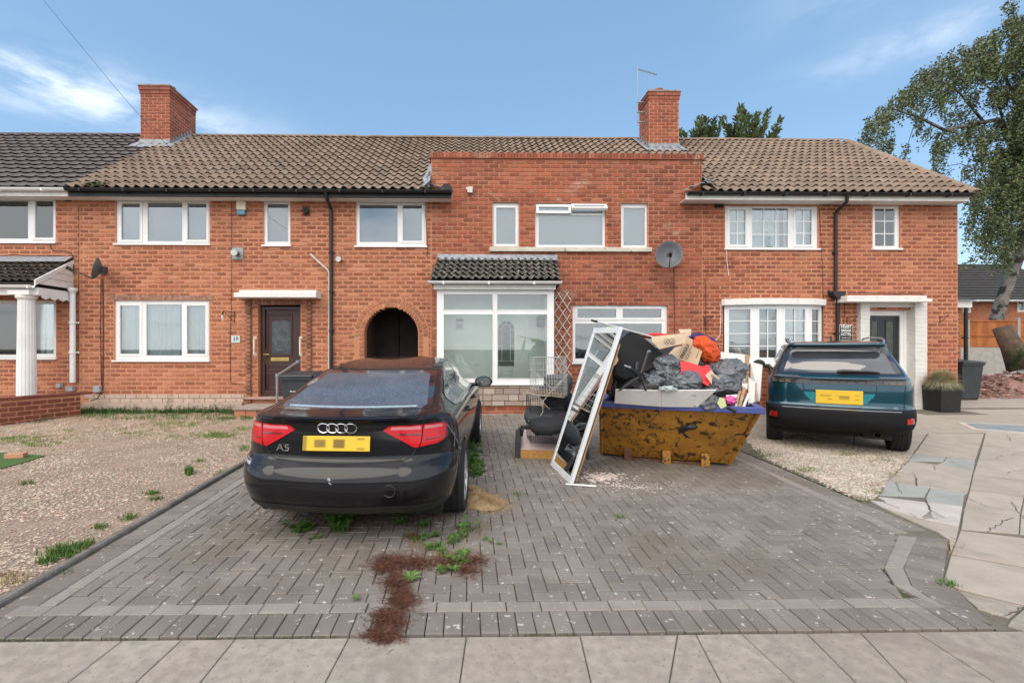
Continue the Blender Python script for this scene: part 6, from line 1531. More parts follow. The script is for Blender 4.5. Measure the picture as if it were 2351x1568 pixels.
W=[(.30,.77),(.42,.82),(.60,.845),(.75,.845),(.90,.84),(.98,.82),(1.02,.785),(1.08,.765),(1.2,.70),(1.35,.625),(1.42,.590),(1.46,.56),(1.49,.45),(1.505,.25)]
YR=[(.30,.22),(.37,.08),(.45,.02),(.55,.0),(.66,.0),(.70,.01),(.73,.05),(.75,.08),(.87,.085),(.98,.10),(1.005,.09),(1.02,.13),(1.06,.20),(1.2,.32),(1.38,.47),(1.42,.47),(1.435,.36),(1.46,.36),(1.48,.45),(1.495,.8),(1.505,1.2)]
YF=[(.30,4.15),(.5,4.28),(.8,4.27),(.95,4.15),(1.0,3.7),(1.05,3.3),(1.1,3.15),(1.3,2.75),(1.42,2.45),(1.48,2.2),(1.505,1.7)]
bR=[(.3,.10),(.7,.14),(1.0,.13),(1.42,.09),(1.5,.08)]; bF=[(.3,.2),(1.5,.2)]; cR=[(.3,.22),(.7,.25),(.98,.24),(1.05,.17),(1.4,.12),(1.5,.08)]; cF=[(.3,.35),(1.0,.3),(1.5,.08)]
sh2=car_shell(zs,W,YR,YF,bR,bF,cR,cF); bv2=bvh_of(sh2)
WH2=[(.84,.80,.34,1),(-.84,.80,.34,1),(.84,3.41,.34,1),(-.84,3.41,.34,1)]
cut_arches(sh2,WH2,.375,teal,'body',[m_teal,m_well])
m_clad=mat('bumper_plastic',(.009,.0095,.011),.7,spec=.2,var=.2,scale=5)
for x,y,z,s in WH2: wheel(teal,x-.10*(1 if x>0 else -1),y,.335,.22,1 if x>0 else -1,m_rim,5)
addp(teal,[patch(bv2,[(-.83,.31),(.83,.31),(.84,.60),(.83,.70),(.70,.733),(-.70,.733),(-.83,.70),(-.84,.60)],'rear',.012,60,16)],'rear_bumper',m_clad)
addp(teal,[patch(bv2,[(.06,.32),(.45,.32),(.45,.58),(.40,.735),(.14,.735),(.06,.6)],s_,.010,14,10) for s_ in ('right','left')]+[strip(bv2,[(.80+.40*math.cos(R(t)),.34+.40*math.sin(R(t))) for t in range(0,181,12)],.06,s_,.008) for s_ in ('right','left')]+[strip(bv2,[(3.41+.40*math.cos(R(t)),.34+.40*math.sin(R(t))) for t in range(0,181,12)],.06,s_,.008) for s_ in ('right','left')]+[patch(bv2,[(1.2,.31),(3.0,.31),(3.0,.42),(1.2,.42)],s_,.008,20,4) for s_ in ('right','left')],'side_cladding',m_clad)
addp(teal,strip(bv2,[(-.66,.708),(0,.715),(.66,.708)],.012,'rear',.022),'chrome_strip',mat('satin_chrome',(.45,.46,.48),.35,metal=.9))
rwo=[(-.70,1.045),(.70,1.045),(.69,1.08),(.585,1.385),(.56,1.405),(-.56,1.405),(-.585,1.385),(-.69,1.08)]
m_rg=mat('rear_glass',(.045,.048,.056),.04,col2=(.032,.034,.04),scale=1.5,spec=.9,coat=1)
rw=addp(teal,patch(bv2,rwo,'rear',.004,36,20),'rear_window',m_band)
addp(rw,patch(bv2,[(-.64,1.07),(.64,1.07),(.625,1.10),(.545,1.325),(.5,1.33),(.3,1.318),(-.3,1.318),(-.5,1.33),(-.545,1.325),(-.625,1.10)],'rear',.007,36,20),'glass_pane',m_rg)
gl_=addp(teal,patch(bv2,[(-.78,.925),(.78,.925),(.79,.985),(.78,1.0),(-.78,1.0),(-.79,.985)],'rear',.008,50,6,.01),'light_bar',mat('gloss_black',(.007,.007,.008),.1,coat=1))
for sg in (1,-1):
    lt_=addp(teal,patch(bv2,[(.48*sg,.935),(.48*sg,.985),(.775*sg,.982),(.775*sg,.932)],'rear',.014,16,5,.006),'tail_light',mat('smoked_lens',(.045,.032,.022),.1,coat=1))
    addp(lt_,[strip(bv2,[((.55+.085*k)*sg,.945),((.60+.085*k)*sg,.945)],.012,'rear',.018) for k in range(3)]+[strip(bv2,[((.55+.085*k)*sg,.972),((.60+.085*k)*sg,.972)],.007,'rear',.018) for k in range(3)],'light_claw',mat('claw_grey',(.16,.15,.13),.3))
    addp(teal,patch(bv2,[(.715*sg,.51),(.715*sg,.60),(.80*sg,.605),(.81*sg,.515)],'rear',.02,6,5,.01),'reflector',mat('reflector_red',(.42,.008,.008),.2,coat=1))
    addp(teal,patch(bv2,[(.42*sg,1.008),(.46*sg,1.03),(.74*sg,1.032),(.76*sg,1.006)],'rear',.005,10,4),'deck_panel',mat('deck_grey',(.10,.105,.115),.2,coat=.6))
for k,ch_ in enumerate('PEUGEOT'):
    x=-.30+.10*k; hh=bv2.ray_cast(Vector((x,-3,.962)),Vector((0,1,0)))[0]; text(ch_,'lettering',.042,mat('letter_grey',(.035,.035,.037),.3),(x,hh.y-.02,.962),(R(90),0,0),gl_,local=True)
addp(teal,[strip(bv2,p,.007,'rear',.003) for p in ([(-.70,.735),(-.715,.92)],[(.70,.735),(.715,.92)],[(-.40,.92),(-.40,.90)],[(-.73,.737),(.73,.737)],[(-.715,1.005),(-.72,1.04),(-.60,1.40)],[(.715,1.005),(.72,1.04),(.60,1.40)],[(-.41,.92),(-.38,.86)],[(.41,.92),(.41,.855),(-.30,.862)])],'panel_gap',m_line)
m_recess=mat('teal_recess',(.012,.22,.27),.35,metal=.3,coat=.8)
addp(teal,patch(bv2,[(-.28,.765),(-.20,.760),(.20,.760),(.28,.765),(.37,.82),(.40,.855),(-.40,.855),(-.37,.82)],'rear',.005,30,8),'plate_recess',m_recess)
m_pl2=plate_mat('yellow_plate_pale',[(-.15,.018,.06,.014,.4),(-.10,-.032,.025,.007,.7),(.06,-.008,.055,.026,.5),(.20,.030,.025,.006,.6),(.20,-.028,.025,.006,.6),(.05,.012,.07,.008,.35)],.802); pq=MB(); hh=bv2.ray_cast(Vector((0,-3,.82)),Vector((0,1,0)))[0]; pq.cbox((0,hh.y-.016,.82),(.52,.012,.113),(R(2),0,0)); pq.build('number_plate',m_pl2,teal,local=True,bevel=.004)
# wiper, spoiler, antenna, rails, mirrors
h1=bv2.ray_cast(Vector((.02,-3,1.09)),Vector((0,1,0)))[0]; q=MB(); q.tube([(.0,h1.y-.02,1.085),(.06,h1.y-.035,1.095),(.34,h1.y-.0,1.09),(.46,h1.y+.01,1.08)],[.028,.028,.02,.008],6); q.tube([(-.02,h1.y-.01,1.075),(.47,h1.y+.012,1.065)],.007,4); q.build('wiper',m_black,teal,local=True,smooth=True)
q=MB(); q.prism([(1.45,1.49),(1.60,1.49),(1.58,1.53),(1.54,1.57)],.02,axis='x',o=-.01,M=Matrix.Translation((0,-.55,0))); q.build('shark_fin_aerial',m_black,teal,local=True,bevel=.004)
for sx in (-1,1):
    q=MB(); pts=[(sx*.535,.50,1.455),(sx*.56,.56,1.50),(sx*.56,.75,1.525),(sx*.555,1.6,1.535),(sx*.55,2.1,1.52),(sx*.53,2.2,1.48)]; q.tube(pts,.014,6); q.build('roof_rail',mat('satin_chrome',(.45,.46,.48),.35,metal=.9),teal,local=True,smooth=True)
    c=Vector((sx*.97,2.85,1.06)); q=MB(); q.lathe([(.0,-.10),(.06,-.08),(.09,-.02),(.09,.02),(0,.03)],16,M=Matrix.Translation(c)@Matrix.Rotation(R(90),4,'X')@Matrix.Diagonal((1.2,.85,1,1))); q.tube([(sx*.78,2.9,1.0),(sx*.92,2.86,1.03)],.03,6); q.build('wing_mirror',m_black,teal,local=True,smooth=True)
sw=[(.62,1.10),(.66,1.05),(1.2,1.045),(2.7,1.03),(3.0,1.04),(2.45,1.36),(2.0,1.42),(1.2,1.42),(.95,1.38)]
for sd_ in ('right','left'):
    w_=addp(teal,patch(bv2,sw,sd_,.004,30,14),'side_window',m_sg); addp(w_,strip(bv2,sw,.018,sd_,.008,True),'window_trim',mat('aluminium_trim',(.48,.48,.47),.3,metal=.8))
q=MB(); q.lathe([(.038,0),(.043,0),(.043,.25),(.038,.25)],16,M=Matrix.Translation((.42,.10,.31))@Matrix.Rotation(R(-90),4,'X')); q.box(.3,.6,.3,.6,.22,.36); q.build('exhaust_pipe',m_dark,teal,local=True,smooth=True)
q=MB(); q.box(-.7,.7,.4,3.9,.22,.36); q.build('underbody',m_well,teal,local=True)
q=MB(); q.box(-.6,.6,.75,.80,.16,.30); q.build('axle',m_well,teal,local=True)
def zmap(z):
    t=[(0,0),(.30,.30),(.60,.55),(.733,.655),(.925,.975),(1.0,1.055),(1.505,1.585)]
    for (a,b),(c,d) in zip(t[:-1],t[1:]):
        if z<=c: return b+(d-b)*(z-a)/(c-a)
    return z+.08
done=set()
for o in teal.children_recursive:
    if o.type!='MESH' or o.name.startswith(('tyre','rim','brake')) or o.data.name in done: continue
    done.add(o.data.name)
    if o.name.startswith('lettering'): o.location.z=zmap(o.location.z); continue
    n_=len(o.data.vertices); co=np.empty(n_*3); o.data.vertices.foreach_get('co',co); co[2::3]=[zmap(z) for z in co[2::3]]; o.data.vertices.foreach_set('co',co); o.data.update()
# ================================================================= SKIP AND RUBBISH
def zsv(x,y): return (1163.3+x/3.6588,704.1+y/3.6588)
def Q3(x,y,Y): v=zsv(x,y); return P(v[0],v[1],Y)
def QG(x,y): v=zsv(x,y); return G(*v)
def slab3(q,pts,th,back=Vector((0,1,0)),mi=0):
    """polygon of 3D points given a thickness away from the viewer side"""
    n=len(pts); c=Vector((0,0,0))
    for i in range(n): c+=(pts[i]).cross(pts[(i+1)%n])
    nn=c.normalized()
    if nn.dot(back)<0: nn=-nn
    q.add(list(pts)+[p+nn*th for p in pts],[tuple(range(n)),tuple(range(n,2*n))[::-1]]+[(i,i+n,(i+1)%n+n,(i+1)%n) for i in range(n)],mi)
    return nn
m_skipY=mat('skip_yellow_rust',(.50,.235,.028),.55,col2=(.33,.14,.02),scale=3,bump=.004,bscale=25,vein=((.07,.032,.014),3.0,.017),big=((.08,.04,.016),5.5,.61,.65),speck=((.05,.025,.015),11,.60,.66),coat=.15)
m_skipB=mat('skip_blue',(.045,.065,.23),.5,col2=(.06,.08,.26),scale=4,speck=((.20,.10,.07),16,.63,.70),bump=.002,bscale=30)
m_rust=mat('rust',(.14,.06,.03),.85,var=.4,scale=12,bump=.004)
SKR=R(-22); SKO=Vector((2.66,6.03,gz(0,6)+.0))
sk=thing('skip','rusty yellow skip with blue rim, heaped with rubbish, on the block paving','skip',tuple(SKO),(0,0,SKR))
hb,ht=.775,.85; Hs=.80; yb0,yb1,yt0,yt1=0,1.75,-.60,2.35
def face(vs,mt,name,th=.008):
    q=MB(); n=(vs[1]-vs[0]).cross(vs[3]-vs[0]).normalized(); q.add(vs+[v+n*th for v in vs],[(0,1,2,3),(7,6,5,4),(0,4,5,1),(1,5,6,2),(2,6,7,3),(3,7,4,0)]); return q.build(name,mt,sk,local=True)
V=Vector
bs_=-.13
face([V((-hb+bs_,yb0,.06)),V((hb+bs_,yb0,.06)),V((ht,yt0,Hs)),V((-ht,yt0,Hs))],m_skipY,'end_panel')
face([V((hb+bs_,yb1,.06)),V((-hb+bs_,yb1,.06)),V((-ht,yt1,Hs)),V((ht,yt1,Hs))],m_skipY,'end_panel')
face([V((-hb+bs_,yb1,.06)),V((-hb+bs_,yb0,.06)),V((-ht,yt0,Hs)),V((-ht,yt1,Hs))],m_skipB,'side_panel')
face([V((hb+bs_,yb0,.06)),V((hb+bs_,yb1,.06)),V((ht,yt1,Hs)),V((ht,yt0,Hs))],m_skipY,'side_panel')
q=MB(); q.box(-hb+bs_,hb+bs_,yb0,yb1,.05,.062); q.build('skip_floor',m_rust,sk,local=True)
q=MB(); q.box(-ht-.05,ht+.05,yt0-.07,yt0+.02,Hs-.035,Hs+.035); q.box(-ht-.05,ht+.05,yt1-.02,yt1+.06,Hs-.035,Hs+.035); q.box(-ht-.05,-ht+.03,yt0+.021,yt1-.021,Hs-.034,Hs+.034); q.box(ht-.03,ht+.05,yt0+.021,yt1-.021,Hs-.034,Hs+.034); q.build('rim',m_skipB,sk,local=True,bevel=.008)
for sx in (-1,1):
    q=MB(); a=V((sx*(hb)+bs_,yb0-.006,.05)); b_=V((sx*ht,yt0-.012,Hs-.03)); q.tube([a,b_],.022,4)
    q.build('corner_rib',m_skipY,sk,local=True)
q=MB(); q.box(-.62,.32,-.075,-.03,.0,.05); q.build('foot_rail',m_rust,sk,local=True,bevel=.006)
for x in (-.56,-.09,.36):
    q=MB(); q.box(x-.05,x+.05,-.13,.02,.01,.18); q.build('lifting_foot',m_skipY if x>-.4 else m_rust,sk,local=True,bevel=.008)
# hidden filling so the heap is solid
def blob(name,c,rad,seed,mt,label,cat,group=None,amp=.22,fr=2.2,rot=(0,0,0),sub=5,ridge=True,build=True):
    import bmesh
    bm=bmesh.new(); bmesh.ops.create_icosphere(bm,subdivisions=sub,radius=1.0); off=Vector((seed*3.7,seed*1.3,seed*.9))
    M_=Matrix.Translation(c)@Matrix.Rotation(rot[2],4,'Z')@Matrix.Rotation(rot[1],4,'Y')@Matrix.Rotation(rot[0],4,'X')@Matrix.Diagonal((rad[0],rad[1],rad[2],1))
    for v in bm.verts:
        p=v.co.copy(); n1=noise.noise(p*fr+off); n2=abs(noise.noise(p*fr*2.1+off*2)); n3=abs(noise.noise(Vector((p.x*fr*5,p.y*fr*5,p.z*fr*2.2))+off)); k=1+amp*n1+(amp*.8*(.25-n2) if ridge else 0)+(amp*.20*(.2-n3) if ridge else 0)+(amp*.16*(1-abs(noise.noise(Vector((p.x*2.2,p.y*3.4,p.z*4.5))+off)))**7-amp*.10*(1-abs(noise.noise(Vector((p.x*5,p.y*3.4,p.z*2.2))-off)))**7 if ridge else 0); v.co=p*k
    me=bpy.data.meshes.new(name); 
    for v in bm.verts: v.co=Matrix.Diagonal((rad[0],rad[1],rad[2],1))@v.co
    bm.to_mesh(me); bm.free(); me.materials.append(mt); me.polygons.foreach_set('use_smooth',[True]*len(me.polygons))
    o=bpy.data.objects.new(name,me); COL.objects.link(o); o.location=c; o.rotation_euler=rot; WM[o.name]=Matrix.Translation(c)
    return props(o,label,cat,group)
m_bag=mat('grey_bin_bag',(.115,.125,.140),.24,col2=(.085,.092,.104),scale=5,spec=.6,bump=.05,bscale=9,detail=6,coat=.6)
m_bagb=mat('black_bin_bag',(.020,.021,.024),.28,spec=.6,bump=.02,bscale=14)
bags=[((1350,500),5.75,(.20,.17,.13),'grey bin bag above the fallen office chair legs and left of the red panel'),
 ((1160,660),5.60,(.26,.18,.13),'grey bin bag under the legs of the upturned office chair'),
 ((1500,640),5.55,(.25,.2,.15),'large grey bin bag in the middle of the skip behind the white tray'),
 ((1830,560),5.75,(.23,.2,.17),'puffed grey bin bag at the right, in front of the white boards'),
 ((1790,665),5.5,(.25,.17,.12),'flattened grey bin bag low on the right of the heap, beside the wooden offcuts'),
 ((925,650),5.85,(.10,.15,.17),'grey bin bag squeezed behind the leaning mirror'),
 ((1690,800),5.35,(.11,.12,.10),'small grey bin bag hanging over the blue rim right of the white tray'),
 ((1310,600),5.75,(.20,.2,.15),'grey bin bag in the centre of the heap beside the chair hub')]
for i,(c,Y,rd,lab) in enumerate(bags): blob('bin_bag',Q3(c[0],c[1],Y),rd,i+1,m_bag if i!=5 else m_bagb,lab,'bin bag','bin bags in the skip',rot=(random.uniform(-.3,.3),random.uniform(-.3,.3),random.uniform(0,3)),amp=.30,fr=1.9)
def lw(x,y,z): return Matrix.Translation(SKO)@Matrix.Rotation(SKR,4,'Z')@Vector((x,y,z))
blob('rubble_fill',lw(0,.95,.62),(.78,1.25,.42),31,m_bagb,'dark heap of mixed rubbish filling the middle of the skip','rubbish heap',rot=(0,0,SKR),amp=.25)
blob('rubble_fill',lw(-.05,1.0,1.05),(.55,.85,.42),37,m_bagb,'upper dark heap of rubbish under the cardboard box','rubbish heap',rot=(0,0,SKR),amp=.3)
# white tray along the front
m_mel=mat('white_melamine',(.66,.65,.62),.5,col2=(.58,.57,.54),scale=4,speck=((.28,.22,.17),13,.70,.75))
q=MB(); slab3(q,[Q3(915,698,5.42),Q3(1300,706,5.32),Q3(1300,842,5.42),Q3(905,812,5.52)],.02); slab3(q,[Q3(1301,706,5.32),Q3(1762,702,5.18),Q3(1602,846,5.32),Q3(1301,842,5.42)],.02)
q.build('broken_tray',m_mel,None,label='broken white melamine panel lying along the front rim of the skip',cat='panel',bevel=.003)
def single3(name,polys,th,mt,label,cat,group=None,bevel=.002,**k):
    q=MB()
    for p in polys: slab3(q,p,th)
    return q.build(name,mt,None,label=label,cat=cat,group=group,bevel=bevel,**k)
m_chipb=mat('chipboard_edge',(.38,.24,.13),.9,var=.2,scale=30)
single3('white_board',[[Q3(1765,376,6.5),Q3(1990,400,6.35),Q3(2010,700,6.2),Q3(1880,690,6.35)]],.018,m_mel,'tallest white board standing at the back right of the skip','board','boards standing in the skip')
single3('white_board',[[Q3(1930,425,6.1),Q3(2000,398,6.1),Q3(2005,640,6.0),Q3(1960,620,6.05)]],.018,m_mel,'narrow white board with a brown torn edge in front of the tallest board','board','boards standing in the skip')
single3('brown_board',[[Q3(2002,398,6.12),Q3(2042,406,6.12),Q3(2030,645,6.0),Q3(2006,640,6.0)]],.018,m_chipb,'thin bare chipboard strip standing between the white boards','board','boards standing in the skip')
single3('white_board',[[Q3(2048,462,6.0),Q3(2146,488,5.9),Q3(2122,790,5.75),Q3(2050,800,5.85)]],.02,m_mel,'white board standing furthest to the right inside the blue rim','board','boards standing in the skip')
single3('white_board',[[Q3(2030,588,5.7),Q3(2090,636,5.65),Q3(2080,800,5.55),Q3(2030,830,5.55)]],.02,m_mel,'short white board with brown edge leaning low at the right of the skip','board','boards standing in the skip')
single3('brown_board',[[Q3(2091,634,5.66),Q3(2102,642,5.66),Q3(2094,795,5.56),Q3(2081,802,5.55)]],.02,m_chipb,'brown edged strip against the short white board','board','boards standing in the skip')
m_wood=mat('offcut_wood',(.40,.26,.14),.85,var=.25,scale=12)
for i,(a,b_,w,mt,lab) in enumerate((((1995,680),(1945,868),.035,m_wood,'brown wooden offcut sticking up from the right of the heap'),((2028,735),(1975,872),.03,m_mel,'white wooden strip sticking up beside the brown offcut'),((1940,760),(1915,865),.03,m_mel,'short white strip low beside the brown offcut'),((1960,700),(1930,800),.02,m_wood,'thin brown stick crossing the offcuts'))):
    q=MB(); p0,p1=Q3(*a,5.35),Q3(*b_,5.25); q.tube([p0,p1],w*.6,4); q.build('wood_offcut',mt,None,label=lab,cat='wood',group='offcuts at the right of the skip')
# office chair
m_chair=mat('black_upholstery',(.008,.008,.009),.9,speck=((.16,.15,.13),38,.72,.75))
oc=thing('office_chair','upturned black office chair with star base lying on the heap','chair',tuple(Q3(1110,600,5.6)))
q=MB(); slab3(q,[Q3(900,400,5.75),Q3(925,300,5.8),Q3(1010,225,5.85),Q3(1060,196,5.9),Q3(1110,215,5.92),Q3(1335,410,5.85),Q3(1330,440,5.82),Q3(1250,500,5.7),Q3(1120,570,5.6),Q3(1000,612,5.6),Q3(905,570,5.65)],.09); q.build('seat',m_chair,oc,bevel=.02)
hub=Q3(1122,585,5.42); q=MB()
for a,Y in (((1186,385),5.45),((985,495),5.35),((950,700),5.28),((1168,704),5.25),((1290,640),5.4)):
    t=Q3(a[0],a[1],Y); q=MB(); q.tube([hub,hub.lerp(t,.5)+Vector((0,-.01,.01)),t],[.024,.02,.013],6); q.build('leg',m_black,oc,smooth=True)
q=MB(); q.tube([Q3(1185,383,5.45),Q3(1190,378,5.45)+Vector((.01,-.02,.01))],.016,8); q.tube([Q3(985,495,5.35),Q3(1040,512,5.36)],.014,8); q.build('caster_pin',m_grey,oc)
q=MB(); q.tube([hub+Vector((0,-.03,0)),hub+Vector((-.0,.15,.05)),Q3(1100,470,5.6)],[.04,.032,.028],10); q.build('hub',m_black,oc,smooth=True)
# cardboard
m_card=mat('cardboard',(.46,.33,.22),.9,var=.08,scale=5); m_card2=mat('cardboard_inside',(.52,.40,.28),.9,var=.08,scale=5)
cb=thing('cardboard_box','open brown cardboard box marked FRAGILE with loose flaps on top of the heap','cardboard box',tuple(Q3(1500,440,5.9)))
fa=[Q3(1500,240,5.95),Q3(1656,330,5.8),Q3(1606,492,5.7),Q3(1438,440,5.85)]
q=MB(); slab3(q,fa,.008); q.build('box_side',m_card,cb)
q=MB(); slab3(q,[Q3(1340,418,5.95),Q3(1412,342,6.0),Q3(1470,330,5.98),Q3(1440,441,5.86)],.008); q.build('box_side',m_card2,cb)
q=MB(); slab3(q,[Q3(1215,262,5.75),Q3(1225,250,5.76),Q3(1500,218,5.72),Q3(1508,230,5.72),Q3(1500,300,5.68),Q3(1480,312,5.68),Q3(1282,357,5.68),Q3(1225,300,5.7)],.008); fl=q.build('box_flap',m_card2,cb)
q=MB(); slab3(q,[Q3(1444,190,6.1),Q3(1552,188,6.05),Q3(1546,262,5.98),Q3(1500,240,5.98),Q3(1458,222,6.0)],.008); q.build('box_flap',m_card2,cb)
def place_text(s,size,pc,ux,back,mt_,parent,name='lettering',fo=0,sx=1):
    ux=ux.normalized(); n=-back.normalized(); n=(n-ux*n.dot(ux)).normalized(); uy=n.cross(ux); M_=Matrix((ux,uy,n)).transposed().to_4x4(); M_.translation=pc+n*.004
    o=text(s,name,size,mt_,(0,0,0),(0,0,0),parent,ext=.0006,font_off=fo); o.matrix_basis=M_@Matrix.Diagonal((sx,1,1,1)); return o
m_cink=mat('carton_ink',(.06,.035,.025),.8)
nn=(fa[1]-fa[0]).cross(fa[3]-fa[0]).normalized(); nn=nn if nn.y>0 else -nn
up_=Q3(1530,310,5.86)-Q3(1462,445,5.84)
place_text('FRAGILE',.052,Q3(1497,375,5.835)-nn*.006,up_,nn,m_cink,cb,fo=.0015,sx=1.0)
q=MB()
for (xa_,ya_,xb_,yb_,Y_) in ((1500,440,1562,318,5.795),(1512,446,1548,374,5.79),(1588,436,1616,370,5.755)): q.tube([Q3(xa_,ya_,Y_)-nn*.004,Q3(xb_,yb_,Y_)-nn*.004],.0025,4)
q.build('faint_print',m_cink,cb)
q=MB()
for cx in (1338,1386):
    c=Q3(cx,290,5.69)+Vector((0,-.02,0)); q.tube([c+Vector((.031*math.cos(a*.3142),0,.031*math.sin(a*.3142))) for a in range(21)],.0028,4,cap=False); q.tube([c+Vector((-.014,0,-.018)),c+Vector((.016,0,.018))],.0025,4); q.tube([c+Vector((-.012,0,.01)),c+Vector((.01,0,-.012))],.0022,4)
q.build('printed_symbol',m_cink,cb)
# orange net bag
m_or=mat('orange_net',(.75,.10,.012),.7,col2=(.55,.06,.01),scale=26,bump=.012,bscale=55)
blob('net_bag',Q3(1680,365,5.85),(.13,.12,.20),5,m_or,'bright orange net sack on the top right of the heap','sack',rot=(0,R(-38),0),amp=.18,fr=2.5)
blob('purple_cloth',Q3(1600,262,6.0),(.11,.08,.06),8,mat('purple_cloth',(.05,.03,.13),.9),'dark purple cloth tucked behind the orange sack','cloth',amp=.35)
blob('purple_cloth',Q3(1700,335,6.0),(.10,.08,.15),9,mat('purple_cloth',(.05,.03,.13),.9),'dark purple cloth at the right edge of the orange sack','cloth',rot=(0,R(-38),0),amp=.3)
m_red=mat('red_plastic',(.62,.022,.028),.45,var=.1,scale=4)
single3('torn_red_sheet',[[Q3(1455,456,5.55),Q3(1520,462,5.53),Q3(1640,500,5.48),Q3(1700,488,5.5),Q3(1716,540,5.46),Q3(1672,580,5.42),Q3(1724,625,5.36),Q3(1692,666,5.34),Q3(1570,602,5.38),Q3(1470,560,5.45)]],.012,m_red,'torn bright red panel on top of the grey bin bags','panel')
single3('torn_paper',[[Q3(1668,575,5.36),Q3(1720,530,5.36),Q3(1742,560,5.36),Q3(1728,600,5.34),Q3(1722,655,5.33),Q3(1700,620,5.34)]],.006,mat('torn_paper',(.60,.45,.34),.9),'torn pale fibre board at the edge of the red panel','board')
q=MB(); q.tube([Q3(1722,565,5.33),Q3(1784,608,5.30)],.012,5); q.build('bamboo_stick',mat('bamboo',(.58,.42,.26),.7),None,label='short pale stick lying right of the torn red panel',cat='stick')
blob('red_cloth',Q3(1250,245,6.1),(.17,.1,.035),12,m_red,'red cloth behind the cardboard flap at the top of the heap','cloth',amp=.3)
q=MB(); q.tube([Q3(712,115,5.7),Q3(760,128,5.72)],.014,8); pt=thing('extension_pole','white metal pole with black tip sticking out left over the heap','pole',tuple(Q3(1250,262,6.0))); q.build('pole_tip',m_black,pt,smooth=True); q=MB(); q.tube([Q3(760,128,5.72),Q3(1255,262,6.0)],[.010,.012],8); q.build('pole_tube',mat('pole_white',(.62,.62,.62),.4),pt,smooth=True)
blob('green_cloth',Q3(905,205,6.05),(.13,.08,.05),14,mat('lime_cloth',(.30,.62,.05),.8),'lime green cloth behind the top of the leaning mirror','cloth',amp=.35)
single3('dark_strip',[[Q3(975,190,5.9),Q3(1010,186,5.95),Q3(1060,200,6.0),Q3(985,270,5.85),Q3(945,300,5.85)]],.03,mat('slate_cloth',(.11,.13,.17),.8),'slate blue foam strip at the top left corner of the office chair','foam strip')
single3('parcel_paper',[[Q3(905,350,5.7),Q3(925,400,5.7),Q3(940,450,5.66),Q3(915,490,5.62),Q3(880,500,5.62),Q3(885,430,5.66),Q3(905,440,5.66)]],.01,m_card,'crumpled brown paper between the mirror and the office chair','paper',bevel=.002)
q=MB(); q.tube([Q3(895,540,5.75),Q3(850,700,5.7)],.03,4); q.build('wood_offcut',mat('red_wood',(.22,.09,.04),.7),None,label='reddish wooden board end behind the leaning mirror frame',cat='wood')
blob('pink_item',Q3(1880,785,5.3),(.06,.06,.05),17,mat('pink_plastic',(.72,.10,.34),.5),'bright pink plastic item low on the right of the heap','plastic item',amp=.2)
blob('white_bag',Q3(1352,688,5.3),(.09,.08,.03),18,mat('clear_bag',(.50,.56,.54),.3),'crumpled clear plastic bag just above the white tray','bag',amp=.4)
single3('paper_sheet',[[Q3(1840,742,5.32),Q3(1940,735,5.33),Q3(1945,760,5.3),Q3(1860,768,5.3)]],.004,mat('white_paper',(.72,.72,.74),.8),'folded white paper above the pink plastic item','paper')
single3('paper_sheet',[[Q3(1790,760,5.25),Q3(1830,770,5.25),Q3(1850,840,5.22),Q3(1800,858,5.22),Q3(1768,810,5.24)]],.01,mat('yellow_green_packet',(.45,.48,.24),.6),'pale yellow green packet at the right of the white tray','packet')
q=MB(); q.tube([Q3(1850,842,5.12),Q3(1925,882,5.1)],.02,5); q.build('dark_tool',m_black,None,label='black tool handle resting on the blue rim',cat='tool')
single3('white_polystyrene',[[Q3(1975,645,5.4),Q3(2025,640,5.4),Q3(2022,690,5.38),Q3(1985,700,5.38)]],.05,mat('polystyrene',(.70,.68,.62),.8),'lump of white polystyrene in front of the boards','polystyrene')
# leaning mirror door
m_mirror=mat('mirror_door',(.72,.75,.76),.015,metal=1,var=.02)
br,bl=QG(612,1508),QG(375,1330); br=G(1312,1116); bl=G(1266,1070)
tr_=P(1426,753,br.y+.12); tl_=P(1353,757,bl.y+.10)
md=thing('mirror_door','tall white framed sliding mirror door leaning against the left end of the skip','mirror',tuple((br+bl)/2))
ex=(br-bl); wdt=ex.length; ex.normalize(); ey=((tr_+tl_)/2-(br+bl)/2); hgt_=ey.length; ey=(ey-ex*ey.dot(ex)).normalized(); ez=ex.cross(ey)   # faces left
if ez.x>0: ez=-ez
Md=Matrix((ex,ey,ez)).transposed().to_4x4(); Md.translation=(br+bl)/2+Vector((0,0,.01))
def mdp(name,mt,boxes,**k):
    t=MB()
    for b_ in boxes: t.box(*b_)
    q=MB(); q.sub(t,Md); return q.build(name,mt,md,**k)
w2=wdt/2; fw_=.062
mdp('mirror_frame',mat('frame_white',(.70,.72,.74),.4,var=.05),[(-w2,-w2+fw_,0,hgt_,-.018,.018),(w2-fw_,w2,0,hgt_,-.018,.018),(-w2+fw_,w2-fw_,0,fw_*1.2,-.018,.018),(-w2+fw_,w2-fw_,hgt_-fw_*1.2,hgt_,-.018,.018)],bevel=.004)
mdp('mirror_glass',m_mirror,[(-w2+fw_,w2-fw_,fw_*1.2,hgt_-fw_*1.2,.004,.010)])
mdp('backing_board',m_chipb,[(-w2+.02,w2-.02,.02,hgt_-.02,-.03,-.019)])
t=MB(); t.box(-w2+.1,w2-.03,.05,hgt_*.9,-.06,-.045); q=MB(); q.sub(t,Md); q.build('brown_board',m_chipb,None,label='bare brown hardboard leaning behind the white framed mirror door',cat='board')
